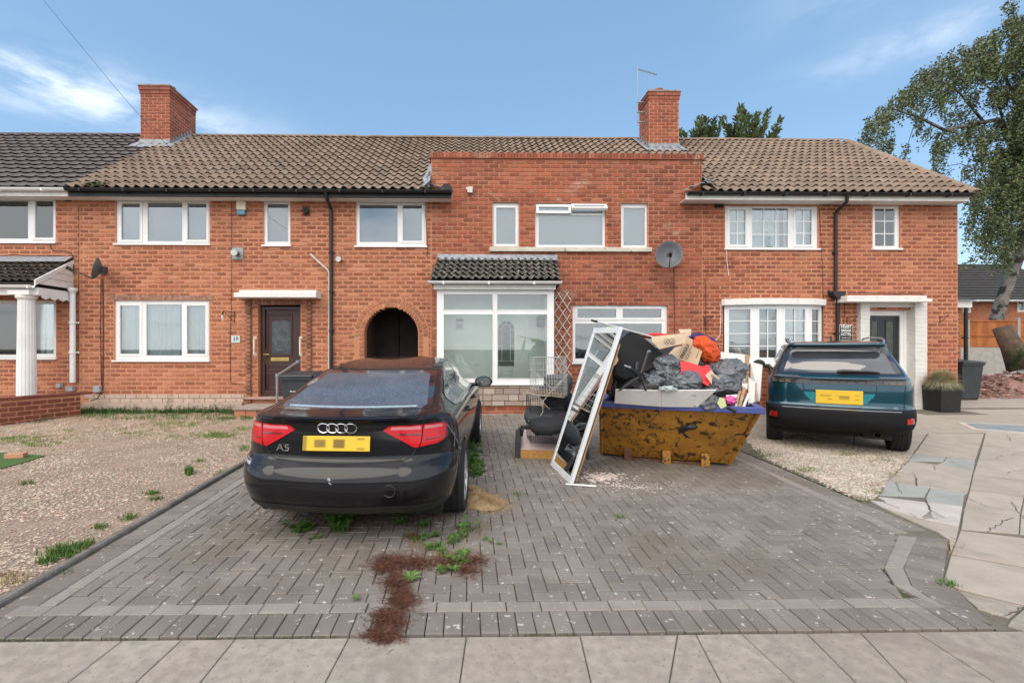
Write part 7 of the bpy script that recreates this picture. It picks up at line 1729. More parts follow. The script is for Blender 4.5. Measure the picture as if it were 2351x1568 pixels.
# ---- things left of the mirror
m_sofa=mat('charcoal_fabric',(.045,.047,.052),.95,var=.2,scale=9,bump=.004,bscale=120); m_osb=mat('osb',(.50,.27,.08),.9,col2=(.34,.17,.05),scale=40)
m_pinkf=mat('pink_lining',(.52,.42,.41),.9,var=.06)
bd=thing('divan_base','broken charcoal divan base with pink lining and exposed chipboard, standing left of the mirror','bed base',tuple(QG(250,1285)))
fl_,fr_=QG(70,1285),QG(690,1300); yv=.26
def lineP(a,b_,t,z=0): p=a.lerp(b_,t); p.z+=z; return p
q=MB(); d_=Vector((fr_-fl_)); d_.z=0; L_=d_.length; an=math.atan2(d_.y,d_.x); Mb=Matrix.Translation(fl_)@Matrix.Rotation(an,4,'Z')
t=MB(); t.box(0,.075,0,1.0,0,.20); t.prism([(0,.20),(.075,.20),(.075,.26),(.06,.28)],1.0,axis='y',o=0); t.box(.075,L_,.94,1.0,0,.3); t.box(L_-.04,L_,0,1.0,0,.25); q.sub(t,Mb); q.build('upholstered_side',m_sofa,bd,bevel=.01)
t=MB(); t.box(.075,L_-.04,0,.018,.01,.135); q=MB(); q.sub(t,Mb); q.build('chipboard_front',m_osb,bd)
t=MB(); t.box(.075,L_-.04,.02,.94,.01,.14); t.add([(.075,0,.136),(L_-.04,0,.136),(L_-.04,.9,.25),(.13,.9,.25)],[(0,1,2,3)]); q=MB(); q.sub(t,Mb); q.build('lining',m_pinkf,bd,)
def rbox(name,c,size,rot,mt,label,cat,parent=None,sub=2,amp=.02,seed=1):
    q=MB(); q.cbox((0,0,0),size); me=bpy.data.meshes.new(name); import bmesh
    bm=bmesh.new(); bmesh.ops.create_cube(bm,size=1); bmesh.ops.subdivide_edges(bm,edges=bm.edges,cuts=5,use_grid_fill=True)
    for v in bm.verts:
        p=v.co*2; k=Vector((p.x*math.sqrt(1-p.y**2*.30-p.z**2*.30+p.y**2*p.z**2*.15),p.y*math.sqrt(1-p.x**2*.30-p.z**2*.30+p.x**2*p.z**2*.15),p.z*math.sqrt(1-p.x**2*.18-p.y**2*.18+p.x**2*p.y**2*.1)))
        v.co=Vector((k.x*size[0]/2,k.y*size[1]/2,k.z*size[2]/2))+Vector((0,0,1))*amp*noise.noise(k*2+Vector((seed,0,0)))
    bm.to_mesh(me); bm.free(); me.materials.append(mt); me.polygons.foreach_set('use_smooth',[True]*len(me.polygons))
    o=bpy.data.objects.new(name,me); COL.objects.link(o); o.location=c; o.rotation_euler=rot; WM[o.name]=Matrix.Translation(c)
    return props(o,label,cat)
c=Q3(335,930,6.45); rbox('sofa_cushion',c,(.62,.62,.17),(R(8),R(6),R(-6)),m_sofa,'thick charcoal sofa cushion lying on the divan base under the wire crates','cushion',amp=.04)
c=Q3(350,990,6.15); rbox('round_cushion',c,(.50,.40,.16),(R(14),R(-4),0),mat('black_fabric',(.018,.019,.021),.95,var=.2),'black cushion with round hollow in front of the charcoal sofa cushion','cushion',amp=.03,seed=5)
c=Q3(440,800,6.8); rbox('black_holdall',c,(.42,.34,.30),(0,R(-25),R(10)),mat('holdall',(.014,.015,.02),.6),'black padded holdall behind the wire crates, beside the mirror','bag',amp=.05,seed=9)
c=Q3(430,640,7.0); rbox('grey_footstool',c,(.42,.36,.26),(0,0,R(5)),mat('grey_fabric',(.07,.075,.085),.95,var=.2,scale=20),'dark grey fabric box seen through the upper wire crate','footstool',amp=.01,seed=11)
c=Q3(400,720,6.9); rbox('dark_suitcase',c,(.46,.36,.20),(0,0,R(5)),m_sofa,'dark case under the grey fabric box behind the crates','case',amp=.01,seed=12)
def crate(label,fbl,fbr,ftl,ftr,depth,mt,nx,nz,ny,name='wire_crate',tray=None,skewx=.0):
    """front corners given; depth away"""
    t=thing(name,label,'wire crate',tuple((fbl+fbr)/2)); dv_=Vector((skewx,depth,0)); 
    A,B_,C_,D_=fbl,fbr,ftr,ftl; A2,B2,C2,D2=[p+dv_ for p in (A,B_,C_,D_)]
    def panel(nm,a,b_,c_,d_,n1,n2,r=.0022):
        q=MB()
        for i in range(n1+1): s=i/n1; q.tube([a.lerp(b_,s),d_.lerp(c_,s)],r if 0<i<n1 else r*1.8,4,cap=False)
        for i in range(n2+1): s=i/n2; q.tube([a.lerp(d_,s),b_.lerp(c_,s)],r if 0<i<n2 else r*1.8,4,cap=False)
        q.build(nm,mt,t)
    panel('wire_front',A,B_,C_,D_,nx,nz); panel('wire_back',A2,B2,C2,D2,nx,nz); panel('wire_side',A,A2,D2,D_,ny,nz); panel('wire_side',B_,B2,C2,C_,ny,nz); panel('wire_top',D_,C_,C2,D2,nx,3); panel('wire_bottom',A,B_,B2,A2,nx,ny)
    if tray:
        q=MB(); e=Vector((0,0,.025)); q.add([A,B_,B2,A2,A+e,B_+e,B2+e,A2+e],[(0,1,2,3),(4,5,6,7),(0,4,5,1),(1,5,6,2),(2,6,7,3),(3,7,4,0)]); q.build('crate_tray',tray,t)
    return t
m_wireb=mat('black_wire',(.05,.05,.055),.4); m_wirew=mat('pale_wire',(.50,.50,.47),.5,var=.2,scale=20)
crate('black wire crate on the divan base, under the pale wire crate',Q3(205,1140,6.3),Q3(470,1150,6.3),Q3(200,775,6.3),Q3(480,775,6.3),.45,m_wireb,14,5,6)
crate('pale rusty wire crate with brown tray, topmost of the two crates',Q3(200,735,6.28),Q3(480,765,6.28),Q3(190,428,6.28),Q3(470,425,6.28),.42,m_wirew,12,6,6,tray=mat('rusty_tray',(.20,.14,.09),.9,var=.4,scale=20),skewx=.14)
q=MB()
for pts in (((150,745),(135,740),(180,720),(260,745),(330,750)),((240,560),(330,640),(380,690)),((520,560),(400,680),(300,800),(360,860)),((300,800),(305,880),(270,940),(180,960)),((470,620),(400,700),(380,690))):
    q.tube([Q3(a,b_,6.22) for a,b_ in pts],.003,4)
q.build('loose_string',mat('pale_string',(.62,.57,.48),.9),None,label='pale twisted strings tangled over the two wire crates',cat='string')
# spilled chips in front of the skip
def chips(name,c,rad,n,mt,label,cat,smin=.006,smax=.022,kind='stuff'):
    pts=[]
    for _ in range(n):
        a=random.uniform(0,6.28); r_=abs(random.gauss(0,.5)); x=c.x+rad[0]*r_*math.cos(a); y=c.y+rad[1]*r_*math.sin(a); pts.append((x,y,gz(x,y)+.026))
    return pebbles(name,np.array(pts),mt,smin,smax,flat=.45)
m_plas=mat('plaster_chips',(.66,.56,.50),.9,var=.15,scale=9,rnd=.2)
chips('plaster_debris',G(1382,1100),(.34,.22),420,m_plas,'','',.006,.028)
chips('plaster_crumbs',G(1470,1125),(.7,.35),160,m_plas,'','',.004,.014)
chips('plaster_crumbs',G(1420,1120),(.5,.2),120,m_plas,'','',.004,.012)
# white crumbs over the paving
pts=[]
for _ in range(1500):
    x=random.uniform(-2.6,3.2); y=random.choice([random.uniform(2.6,7.5),random.uniform(2.62,4.0)]); pts.append((x,y,gz(x,y)+.0235))
pebbles('grit_crumbs',np.array(pts),m_plas,.0015,.0048,flat=.5)
# small grit collected in the gap before the pavement
pts=[(random.uniform(-3,5.5),yF-.012+random.gauss(0,.010),.0) for _ in range(1400)]
pebbles('grit_line',np.array(pts),m_peb2,.002,.006)
q=MB(); a,b_=QG(497,1518),QG(752,1536); q.tube([a+Vector((0,0,.035)),b_+Vector((0,0,.035))],.012,4); q.build('white_batten',m_mel,None,label='thin white batten lying on the paving below the mirror',cat='batten')
# ================================================================= PLANTS, DEBRIS
def leafmat(name,c,c2,sc=3): return mat(name,c,.6,col2=c2,scale=sc,rnd=.3,spec=.35)
m_grass=leafmat('fresh_grass',(.10,.19,.035),(.06,.13,.025)); m_weed=leafmat('weed_leaf',(.060,.125,.028),(.035,.08,.02)); m_dry=leafmat('dry_grass',(.34,.25,.13),(.22,.15,.07))
m_lime=leafmat('yellow_green_grass',(.20,.27,.05),(.13,.20,.04))
def blades(q,c,n,h,sp,lean=.5,w=.004,gz_=True,dz=0):
    for _ in range(n):
        a=random.uniform(0,6.28); r_=sp*math.sqrt(random.random()); x=c[0]+r_*math.cos(a); y=c[1]+r_*math.sin(a); z=(gz(x,y) if gz_ else c[2])+dz
        hh=h*random.uniform(.5,1.15); b_=random.uniform(0,6.28); l=lean*hh*random.uniform(.2,1.2); dx,dy=math.cos(b_)*l,math.sin(b_)*l; px,py=-math.sin(b_)*w,math.cos(b_)*w
        q.add([(x-px,y-py,z),(x+px,y+py,z),(x+dx*.35+px*.8,y+dy*.35+py*.8,z+hh*.6),(x+dx*.35-px*.8,y+dy*.35-py*.8,z+hh*.6),(x+dx,y+dy,z+hh)],[(0,1,2,3),(3,2,4)])
def leaf(q,p,d,up,l,w):
    s=d.cross(up); s=s.normalized() if s.length>1e-4 else Vector((1,0,0)); m=p+d*l*.5; q.add([p,m+s*w,p+d*l-up*l*.12,m-s*w],[(0,1,2,3)])
def stemweed(q,c,h,nl,ls=.03,sp=.03):
    top=Vector((c[0]+random.uniform(-sp,sp),c[1]+random.uniform(-sp,sp),c[2]+h)); b=Vector(c)
    q.tube([b,top],[.003,.0015],3,cap=False)
    for i in range(nl):
        t=(i+.5)/nl; p=b.lerp(top,t); a=random.uniform(0,6.28); d=Vector((math.cos(a),math.sin(a),random.uniform(.0,.7))).normalized(); leaf(q,p,d,Vector((0,0,1)),ls*random.uniform(.6,1.3)*(1.2-.5*t),ls*.28)
def rosette(q,c,n,l,w):
    for i in range(n):
        a=6.28*i/n+random.uniform(-.2,.2); d=Vector((math.cos(a),math.sin(a),random.uniform(.15,.7))).normalized(); leaf(q,Vector(c)+Vector((0,0,.01)),d,Vector((0,0,1)),l*random.uniform(.7,1.2),w)
def gv(vx,vy): p=G(vx,vy); return p
def patchy(name,mt,items,label=None):
    q=MB()
    for f_,a in items: f_(q,*a)
    return q.build(name,mt,None,rnd=True,kind='stuff')
# strip of weeds under the wall of house 18
it=[]
for _ in range(420):
    vx=random.uniform(60,560); t=(vx-60)/500; vy=945-10*math.sin(t*3)+random.gauss(0,6)+ (14 if vx<140 else 0)
    p=gv(vx,min(max(vy,932),975)); 
    if p.y>10.3: p.y=10.3-random.random()*.3; p.z=.21
    k=random.random()
    if k<.55: it.append((blades,(p,14,.10*random.uniform(.5,1.3),.10,.6,.004)))
    else: it.append((stemweed,(p,.10*random.uniform(.6,2.0),9,.05,.06)))
patchy('weeds',m_weed,it)
it=[]
for _ in range(130):
    vx=random.uniform(185,520); p=gv(vx,random.uniform(938,965)); p.y=min(p.y,10.2)
    it.append((blades,(p,12,.07,.10,.8,.004)))
patchy('weeds',m_grass,it)
it=[]
def scat(vx,vy,rx,ry,n,h,sp=.05,k=10): 
    for _ in range(n): it.append((blades,(gv(vx+random.gauss(0,rx*.5),vy+random.gauss(0,ry*.5)),k,h,sp,.7,.003)))
for a in ((40,1010,110,10,110,.035),(90,1022,60,6,30,.03),(498,1000,60,8,120,.035),(330,985,110,14,50,.03),(420,972,90,8,60,.04),(395,1003,20,4,10,.03),(300,996,25,4,10,.04),(560,985,30,4,14,.05),(150,990,30,4,8,.04)): scat(*a)
patchy('grass_patches',m_lime,it); it=[]
for a in ((432,1088,6,5,14,.10,.03,16),(345,1133,14,3,14,.035),(358,1146,12,3,10,.03),(515,1090,20,4,16,.05),(150,1270,28,10,34,.06),(190,1255,18,8,18,.05),(110,1290,18,8,14,.05),(300,1190,14,5,9,.05),(60,1110,12,5,6,.05),(560,1030,10,6,10,.05),(232,1210,10,4,8,.04),(460,1060,12,4,6,.04),(520,960,40,4,26,.06),(565,962,20,4,14,.06)): scat(*a)
for a in ((1185,1140,8,4,14,.04),(1422,1193,7,4,7,.05),(1360,1140,6,3,5,.03),(2175,1348,8,5,12,.05),(1200,1140,8,3,8,.035),(155,1320,4,2,4,.04)): scat(*a)
patchy('grass_tufts',m_grass,it)
it=[]; 
for vx,vy,rx,ry,n in ((1770,1048,26,6,40),(1850,1080,36,8,60),(1740,1040,14,5,20),(1940,1045,40,7,60),(2030,1060,26,8,30),(2050,1095,16,12,30),(2010,1130,14,12,26),(1880,1030,50,5,40),(1985,1150,12,4,14)):
    for _ in range(n): it.append((blades,(gv(vx+random.gauss(0,rx*.5),vy+random.gauss(0,ry*.5)),9,.035,.06,.8,.003)))
patchy('weeds_by_gravel',leafmat('mid_grass',(.10,.16,.035),(.16,.17,.05)),it)
# weeds along the black car and behind it
it=[]
for _ in range(190):
    t=random.random(); p=gv(1082+random.gauss(0,9)+ (t*10),1005+t*95); it.append((stemweed,(p,random.uniform(.03,.13),12,.045,.06)))
for vx,vy,n,h in ((682,1222,12,.12),(775,1215,20,.22),(800,1195,14,.20),(920,1190,10,.14),(1000,1180,8,.22),(1045,1170,6,.26),(735,1180,10,.12),(870,1180,8,.10)):
    for _ in range(n): it.append((stemweed,(gv(vx+random.gauss(0,9),vy+random.gauss(0,5)),h*random.uniform(.3,.9),17,.055,.09)))
for vx,vy,n,h in ((960,1245,5,.07),(990,1265,6,.08),(1015,1280,7,.08),(1045,1300,7,.08),(1020,1318,6,.07),(1040,1250,6,.09),(1075,1215,7,.16),(1062,1238,5,.14),(975,1215,5,.08),(1130,1250,3,.05),(1000,1240,4,.06),(1060,1280,5,.06),(720,1250,3,.04)):
    for _ in range(n): it.append((stemweed,(gv(vx+random.gauss(0,6),vy+random.gauss(0,4)),h*random.uniform(.4,1.1),9,.045,.05)))
for vx,vy,l in ((941,1338,.085),(1042,1318,.06),(1030,1290,.05),(990,1240,.05),(1160,957,.06),(818,1385,.04),(1075,1300,.05)): it.append((rosette,(gv(vx,vy)+Vector((0,0,.025)),11,l,l*.14)))
patchy('weeds_by_car',leafmat('bright_weed',(.075,.16,.025),(.10,.19,.04)),it)
it=[]
for vx,vy,rx,ry,n in ((1030,1285,70,30,120),(1085,1225,30,20,40),(960,1260,30,15,20),(1180,1130,10,6,6)):
    for _ in range(n): it.append((blades,(gv(vx+random.gauss(0,rx*.5),vy+random.gauss(0,ry*.5)),5,.06,.03,1.3,.0018)))
for _ in range(40): it.append((blades,(gv(random.uniform(0,60),random.uniform(1318,1345)),5,.04,.04,1.0,.002)))
for _ in range(60): it.append((blades,(gv(random.gauss(2188,14),random.gauss(1258,8)),4,.03,.03,1.4,.003)))
patchy('dry_grass',m_dry,it)
# fibrous brown root litter and the straw pile: strands
def strands(name,mt,spots,n,l,r_,hgt,shape=None):
    q=MB(); tot=sum(s[4] for s in spots)
    for s in spots:
        for _ in range(int(n*s[4]/tot)):
            a=random.uniform(0,6.28); k=abs(random.gauss(0,.62)); c=G(s[0]+s[2]*k*math.cos(a),s[1]+s[3]*k*math.sin(a)); top=hgt*max(.08,1-k*k*.9); z=c.z+.024+random.random()*top
            th=random.uniform(0,6.28); L_=l*random.uniform(.4,1.3); p=Vector((c.x,c.y,z)); pts=[p]
            for _k in range(3): th+=random.gauss(0,.8); p=p+Vector((math.cos(th)*L_/3,math.sin(th)*L_/3,random.gauss(0,.10)*L_)); p.z=max(p.z,c.z+.022); pts.append(p)
            q.tube(pts,[r_,r_,r_*.8,r_*.5],3,cap=False)
    return q.build(name,mt,None,kind='stuff',rnd=True)
m_root=mat('brown_roots',(.165,.068,.040),.9,col2=(.09,.038,.025),scale=30,rnd=.5)
strands('brown_root_litter',m_root,[(900,1300,50,22,2),(960,1302,40,18,1),(910,1345,26,22,1.3),(925,1385,30,28,1.6),(895,1430,36,24,2),(880,1468,36,16,1.6),(1020,1300,40,12,.7),(1085,1295,34,10,.7),(1075,1318,24,12,.6),(880,1312,24,10,.6),(950,1240,20,8,.2)],6000,.07,.0012,.022)
b_=MB()
m_mulch=mat('dark_mulch',(.055,.028,.02),.95,var=.3,scale=60,bump=.01)
for vx,vy,rx,ry in ((905,1300,30,10),(925,1380,15,26),(893,1440,22,16),(965,1302,20,6)):
    c=G(vx,vy); e=G(vx+rx,vy); f_=G(vx,vy-ry); t=MB(); t.lathe([(1,0),(.7,.6),(.3,.9),(0,1)],14); b_.sub(t,Matrix.Translation(c+Vector((0,0,.02)))@Matrix.Diagonal((e.x-c.x,abs(f_.y-c.y),.014,1)))
b_.build('mulch_bed',m_mulch,None,kind='stuff')
m_straw=mat('straw',(.50,.35,.19),.9,col2=(.40,.26,.13),scale=12,rnd=.35)
strands('straw_pile',m_straw,[(1095,1150,26,14,1.4),(1115,1160,40,16,2.4),(1130,1168,38,12,1.4),(1082,1135,18,10,.6)],5200,.06,.0012,.06)
b_=MB()
for vx,vy,rx,ry,h in ((1095,1152,26,14,.05),(1118,1164,42,14,.055)):
    c=G(vx,vy); e=G(vx+rx,vy); f_=G(vx,vy-ry); t=MB(); t.lathe([(1,0),(.75,.5),(.4,.9),(0,1)],16); b_.sub(t,Matrix.Translation(c+Vector((0,0,.02)))@Matrix.Diagonal((e.x-c.x,abs(f_.y-c.y),h,1)))
b_.build('straw_mound',m_straw,None,kind='stuff',smooth='all')
strands('dirt_litter',m_root,[(760,1210,140,20,1),(1000,1190,70,20,1)],500,.05,.001,.01)
# earth caught under and behind the black car
c=G(800,1190); pts=[]
for _ in range(2600):
    p=G(random.gauss(860,130),random.gauss(1195,16)); pts.append((p.x,p.y,p.z+.02))
pebbles('soil_crumbs',np.array(pts),mat('soil_crumbs',(.13,.085,.055),.95,rnd=.3),.003,.010,flat=.5)
# moss in the joints
pts=[]; 
for _ in range(9000):
    x=random.uniform(-2.6,1.4); y=2.6+random.random()**2*2.2; gx=round((x-x0-.314)/bw)*bw+x0+.314
    if random.random()<.5: y=yL1+round((y-yL1)/bw)*bw+random.gauss(0,.003)
    else: x=gx+random.gauss(0,.003)
    if noise.noise(Vector((x*1.7,y*1.7,0)))>-.02: pts.append((x,y,gz(x,y)+.012))
pebbles('joint_moss',np.array(pts),m_moss,.003,.008,flat=.9)
# lawn mat and loose brick at the far left
ml=[(p.x,p.y) for p in (G(-120,1040),G(-5,1040),G(105,1047),G(60,1062),G(0,1078),G(-120,1098))]
gsheet('artificial_turf',ml,.012,mat('green_turf',(.065,.13,.03),.95,var=.3,scale=60,bump=.006,bscale=200),kind='structure')
q=MB(); c=G(37,1053); q.cbox((c.x,c.y,c.z+.045),(.215,.10,.065),(0,0,R(12))); q.build('loose_brick',mat('pale_brick',(.48,.24,.15),.9,var=.15,scale=8,bump=.004),None,label='loose pale orange brick lying on the green turf mat',cat='brick',bevel=.006)
for vx,vy,lab in ((0,0,''),): pass
# planter with ornamental grass
pc_=G(2168,940); pl=thing('planter','square black planter with a dome of fine blue green grass by the house corner','planter',(pc_.x,10.05,.2)); cx,cy=P(2168,930,10.0).x,10.05
q=MB(); h0=P(2168,886,10).z; q.add([(cx-.22,cy-.2,.2),(cx+.20,cy-.2,.2),(cx+.20,cy+.2,.2),(cx-.22,cy+.2,.2),(cx-.24,cy-.22,h0),(cx+.22,cy-.22,h0),(cx+.22,cy+.22,h0),(cx-.24,cy+.22,h0)],[(3,2,1,0),(0,1,5,4),(1,2,6,5),(2,3,7,6),(3,0,4,7),(4,5,6,7)]); q.build('planter_box',mat('planter_black',(.012,.012,.012),.7,var=.3,scale=9),pl,bevel=.01)
q=MB()
for _ in range(3400):
    a=random.uniform(0,6.28); el=random.uniform(.0,1.45); L_=random.uniform(.36,.46); d=Vector((math.cos(a)*math.cos(el),math.sin(a)*math.cos(el),math.sin(el))); b0=Vector((cx+random.gauss(0,.05),cy+random.gauss(0,.05),h0-.02)); p1=b0+d*L_*.55+Vector((0,0,.04)); p2=b0+d*L_*(.80 if el<.5 else .95)+Vector((0,0,-.10*(math.cos(el)**2))); s=Vector((-math.sin(a),math.cos(a),0))*.0022
    q.add([b0-s,b0+s,p1+s,p1-s,p2],[(0,1,2,3),(3,2,4)])
q.build('grass_dome',leafmat('festuca',(.30,.33,.21),(.42,.30,.15),5),pl,rnd=True)
# ================================================================= BACKGROUND ON THE RIGHT
def bgP(vx,vy,Y): return P(vx,vy,Y)
BY=24
bgh=thing('brick_house','distant brick house with dark roof behind the orange fence','house',(bgP(2300,800,BY).x,BY,.2))
a=bgP(2150,740,BY); x1=bgP(2520,740,BY).x; ez_=bgP(2280,690,BY).z
h_=[]; 
for v in ((2211,692,2230,718),(2336,690,2372,716)):
    r_=rc(*v,Y=BY); h_.append(r_)
q=MB()
for c in cells((a.x,x1,.1,ez_),h_): q.box(c[0],c[1],BY,BY+.2,c[2],c[3])
m_bgb=mat('far_brick',(.34,.115,.06),.9,col2=(.26,.08,.045),scale=2,big=((.42,.19,.11),5,.5,.7)); wb_=q.build('wall',m_mort,bgh)
brick_face(wb_,(a.x,x1,1.6,ez_),h_,'r',m_bgb,F0=BY,seed=77)
for r_ in h_:
    q=MB(); q.ring(*r_,.09,BY+.02,BY+.1); q.box((r_[0]+r_[1])/2-.03,(r_[0]+r_[1])/2+.03,BY+.02,BY+.1,r_[2],r_[3]); wo=q.build('window',m_white,bgh); q=MB(); q.box(r_[0],r_[1],BY+.08,BY+.09,r_[2],r_[3]); q.build('pane',m_glass,wo); q=MB(); q.box(r_[0],r_[1],BY+.15,BY+.16,r_[2],r_[3]); q.build('net_curtain',m_net,wo)
rz=bgP(2350,607,BY+4).z; q=MB(); A1=Vector((a.x-.5,BY-.4,ez_)); A2=Vector((x1,BY-.4,ez_)); B1=Vector((a.x+3.0,BY+4,rz)); B2=Vector((x1,BY+4,rz)); q.add([A1,A2,B2,B1,Vector((a.x-.5,BY+8,ez_))],[(0,1,2,3),(0,3,4)]); q.build('roof',mat('far_roof',(.050,.047,.045),.9,var=.2,scale=4,bump=.02,bscale=9),bgh)
q=MB(); 
nt_=0
for j in range(14):
    t=j/14; y=BY-.4+4.4*t; z=ez_+(rz-ez_)*t+.03; q.box(a.x-.5+3.5*t,x1,y,y+.33,z,z+.03)
q.build('roof_course',mat('far_roof',(.050,.047,.045),.9),bgh,kind='stuff')
half_gutter(bgh,a.x-.5,x1,BY-.45,ez_-.03,.08,m_white,'gutter')
# side extension roof and dark pipe at the corner
q=MB(); yE=12.6; r_=rc(2202,690,2232,706,yE); q.box(r_[0]-.2,r_[1],yE,yE+2.5,r_[2],r_[3]); q.build('extension_fascia',m_whitepaint,H22)
q=MB(); q.box(r_[0]-.3,P(2219,760,yE).x,yE+.15,yE+2.4,.1,r_[2]); q.build('extension_wall',m_mort,H22); brick_face(H22,(r_[0]-.2,P(2219,760,yE).x,.2,r_[2]),[],'o',m_mid,F0=yE+.146,seed=81)
pipe(H22,[(P(2222,700,yE).x,yE+.05,r_[2]),(P(2222,700,yE).x,yE+.05,.2)],.045,m_black)
q=MB(); r2=rc(2200,673,2236,690,yE+.6); q.prism([(yE-.1,r_[3]),(yE+2.6,r_[3]+.9),(yE+2.6,r_[3]+.8),(yE-.1,r_[3]-.0)],r_[1]-r_[0]+.2,axis='x',o=r_[0]-.2); q.build('extension_roof',mat('far_roof',(.050,.047,.045),.9),H22)
# fence with concrete posts
FY=17.0; fn=thing('garden_fence','orange brown close boarded fence with concrete posts and gravel board, right background','fence',(P(2290,830,FY).x,FY,.2))
ft,fm_,fbz=P(2290,737,FY).z,P(2290,797,FY).z,P(2290,828,FY).z
m_fen=mat('orange_fence',(.42,.135,.030),.75,col2=(.30,.09,.022),scale=3,rnd=.18,bump=.003); m_cp=mat('concrete_post',(.36,.34,.31),.9,var=.15,scale=7)
px0=P(2155,800,FY).x; bays=[px0,P(2336,800,FY).x-.0]; bays.append(bays[1]+1.9); bays.append(bays[2]+1.9)
bays=[bays[1]-3.8,bays[1]-1.9]+bays[1:]
for bx in bays[1:]:
    q=MB(); q.box(bx-.05,bx+.05,FY-.06,FY+.06,.0,ft+.05+(.06 if abs(bx-bays[2])<.1 else 0)); q.build('post',m_cp,fn,bevel=.01)
for b0,b1 in zip(bays[:-1],bays[1:]):
    q=MB(); q.box(b0+.06,b1-.06,FY-.02,FY+.03,.0,fm_-.01); q.build('gravel_board',m_cp,fn)
    x=b0+.06
    while x<b1-.07:
        q=MB(); q.box(x,x+.112,FY-.012-random.uniform(0,.008),FY+.006,fm_,ft); q.build('fence_board',m_fen,fn,rnd=True); x+=.105
    for z in (fm_+(ft-fm_)*.42,ft-.02):
        q=MB(); q.box(b0+.06,b1-.06,FY-.045,FY-.02,z,z+.05); q.build('rail',m_fen,fn,rnd=True)
q=MB(); q.box(P(2225,800,15.5).x,P(2275,800,15.5).x,15.5,15.6,0,0)
# rubble heap: broken stones
rb=thing('rubble_heap','heap of broken pinkish stone and brick on the drive in front of the fence','rubble heap',(P(2300,880,13.2).x,13.2,.2))
rv=[]
for s in range(6):
    r=random.Random(s+60); vs=[]; 
    for z in (-.5,.5):
        for k in range(5): a=6.28*k/5+r.uniform(-.3,.3); rr=r.uniform(.6,1.0); vs.append((rr*math.cos(a),rr*.7*math.sin(a),z*r.uniform(.5,.9)*.5))
    rv.append((vs,[tuple(range(5))[::-1],tuple(range(5,10))]+[(i,(i+1)%5,(i+1)%5+5,i+5) for i in range(5)]))
pl_=[]; hx=P(2305,880,13.2).x
for _ in range(900):
    x=random.uniform(-1.75,2.6); y=random.uniform(-1.0,1.0); top=.68*max(0,1-(abs(x-.4)/2.2)**2)*max(0,1-(y/1.05)**2)+.02*math.sin(x*9)
    if top<.02: continue
    s=random.uniform(.035,.11); pl_.append((Matrix.Translation((hx+x,13.2+y,.22+top*random.uniform(.75,1.0)))@Matrix.Rotation(random.uniform(0,6.28),4,'Z')@Matrix.Rotation(random.uniform(-.7,.7),4,'X')@Matrix.Diagonal((s,s,s,1)),random.randrange(6),random.random()))
m_rub=mat('rubble_stone',(.33,.20,.165),.9,col2=(.26,.14,.11),scale=4,rnd=.35,bump=.004)
scatter('stone',rv,pl_,m_rub,rb,key=lambda p:p[0].translation.y-p[0].translation.z)
q=MB(); t=MB(); t.lathe([(1,0),(.8,.4),(.4,.8),(0,.92)],20); q.sub(t,Matrix.Translation((hx+.4,13.2,.2))@Matrix.Diagonal((2.0,.95,.62,1))); q.build('rubble_core',m_rub,rb)
# leaning stump
st0,st1=P(2345,848,13.6),P(2300,752,13.8); q=MB(); q.tube([st0,st0.lerp(st1,.5)+Vector((.03,0,0)),st1],[.30,.24,.20],14); 
for i,v in enumerate(q.v): n_=noise.noise(Vector(v)*4); q.v[i]=(v[0]+n_*.06,v[1],v[2]+n_*.05)
q.build('tree_stump',mat('stump_bark',(.13,.085,.06),.95,col2=(.06,.045,.035),scale=6,bump=.03,bscale=14),None,label='thick leaning brown tree stump beside the concrete fence post',cat='tree stump',smooth='all')
it=[]
q=MB()
for _ in range(80):
    p=P(random.uniform(2318,2365),random.uniform(800,842),13.0); stemweed(q,(p.x,p.y,p.z-.15),.25,10,.07,.1)
q.build('leafy_shrub',m_weed,None,rnd=True,label='small green leafy plant growing at the foot of the leaning stump',cat='shrub')
q=MB()
for _ in range(600):
    p=P(random.gauss(2258,18),826,15.8); blades(q,(p.x,p.y+random.gauss(0,.3),.2),3,.32,.1,.9,.006,False)
q.build('dry_bush',leafmat('dry_bush',(.16,.12,.08),(.10,.08,.05)),None,rnd=True,label='brownish dry bush in front of the fence gravel board',cat='bush')
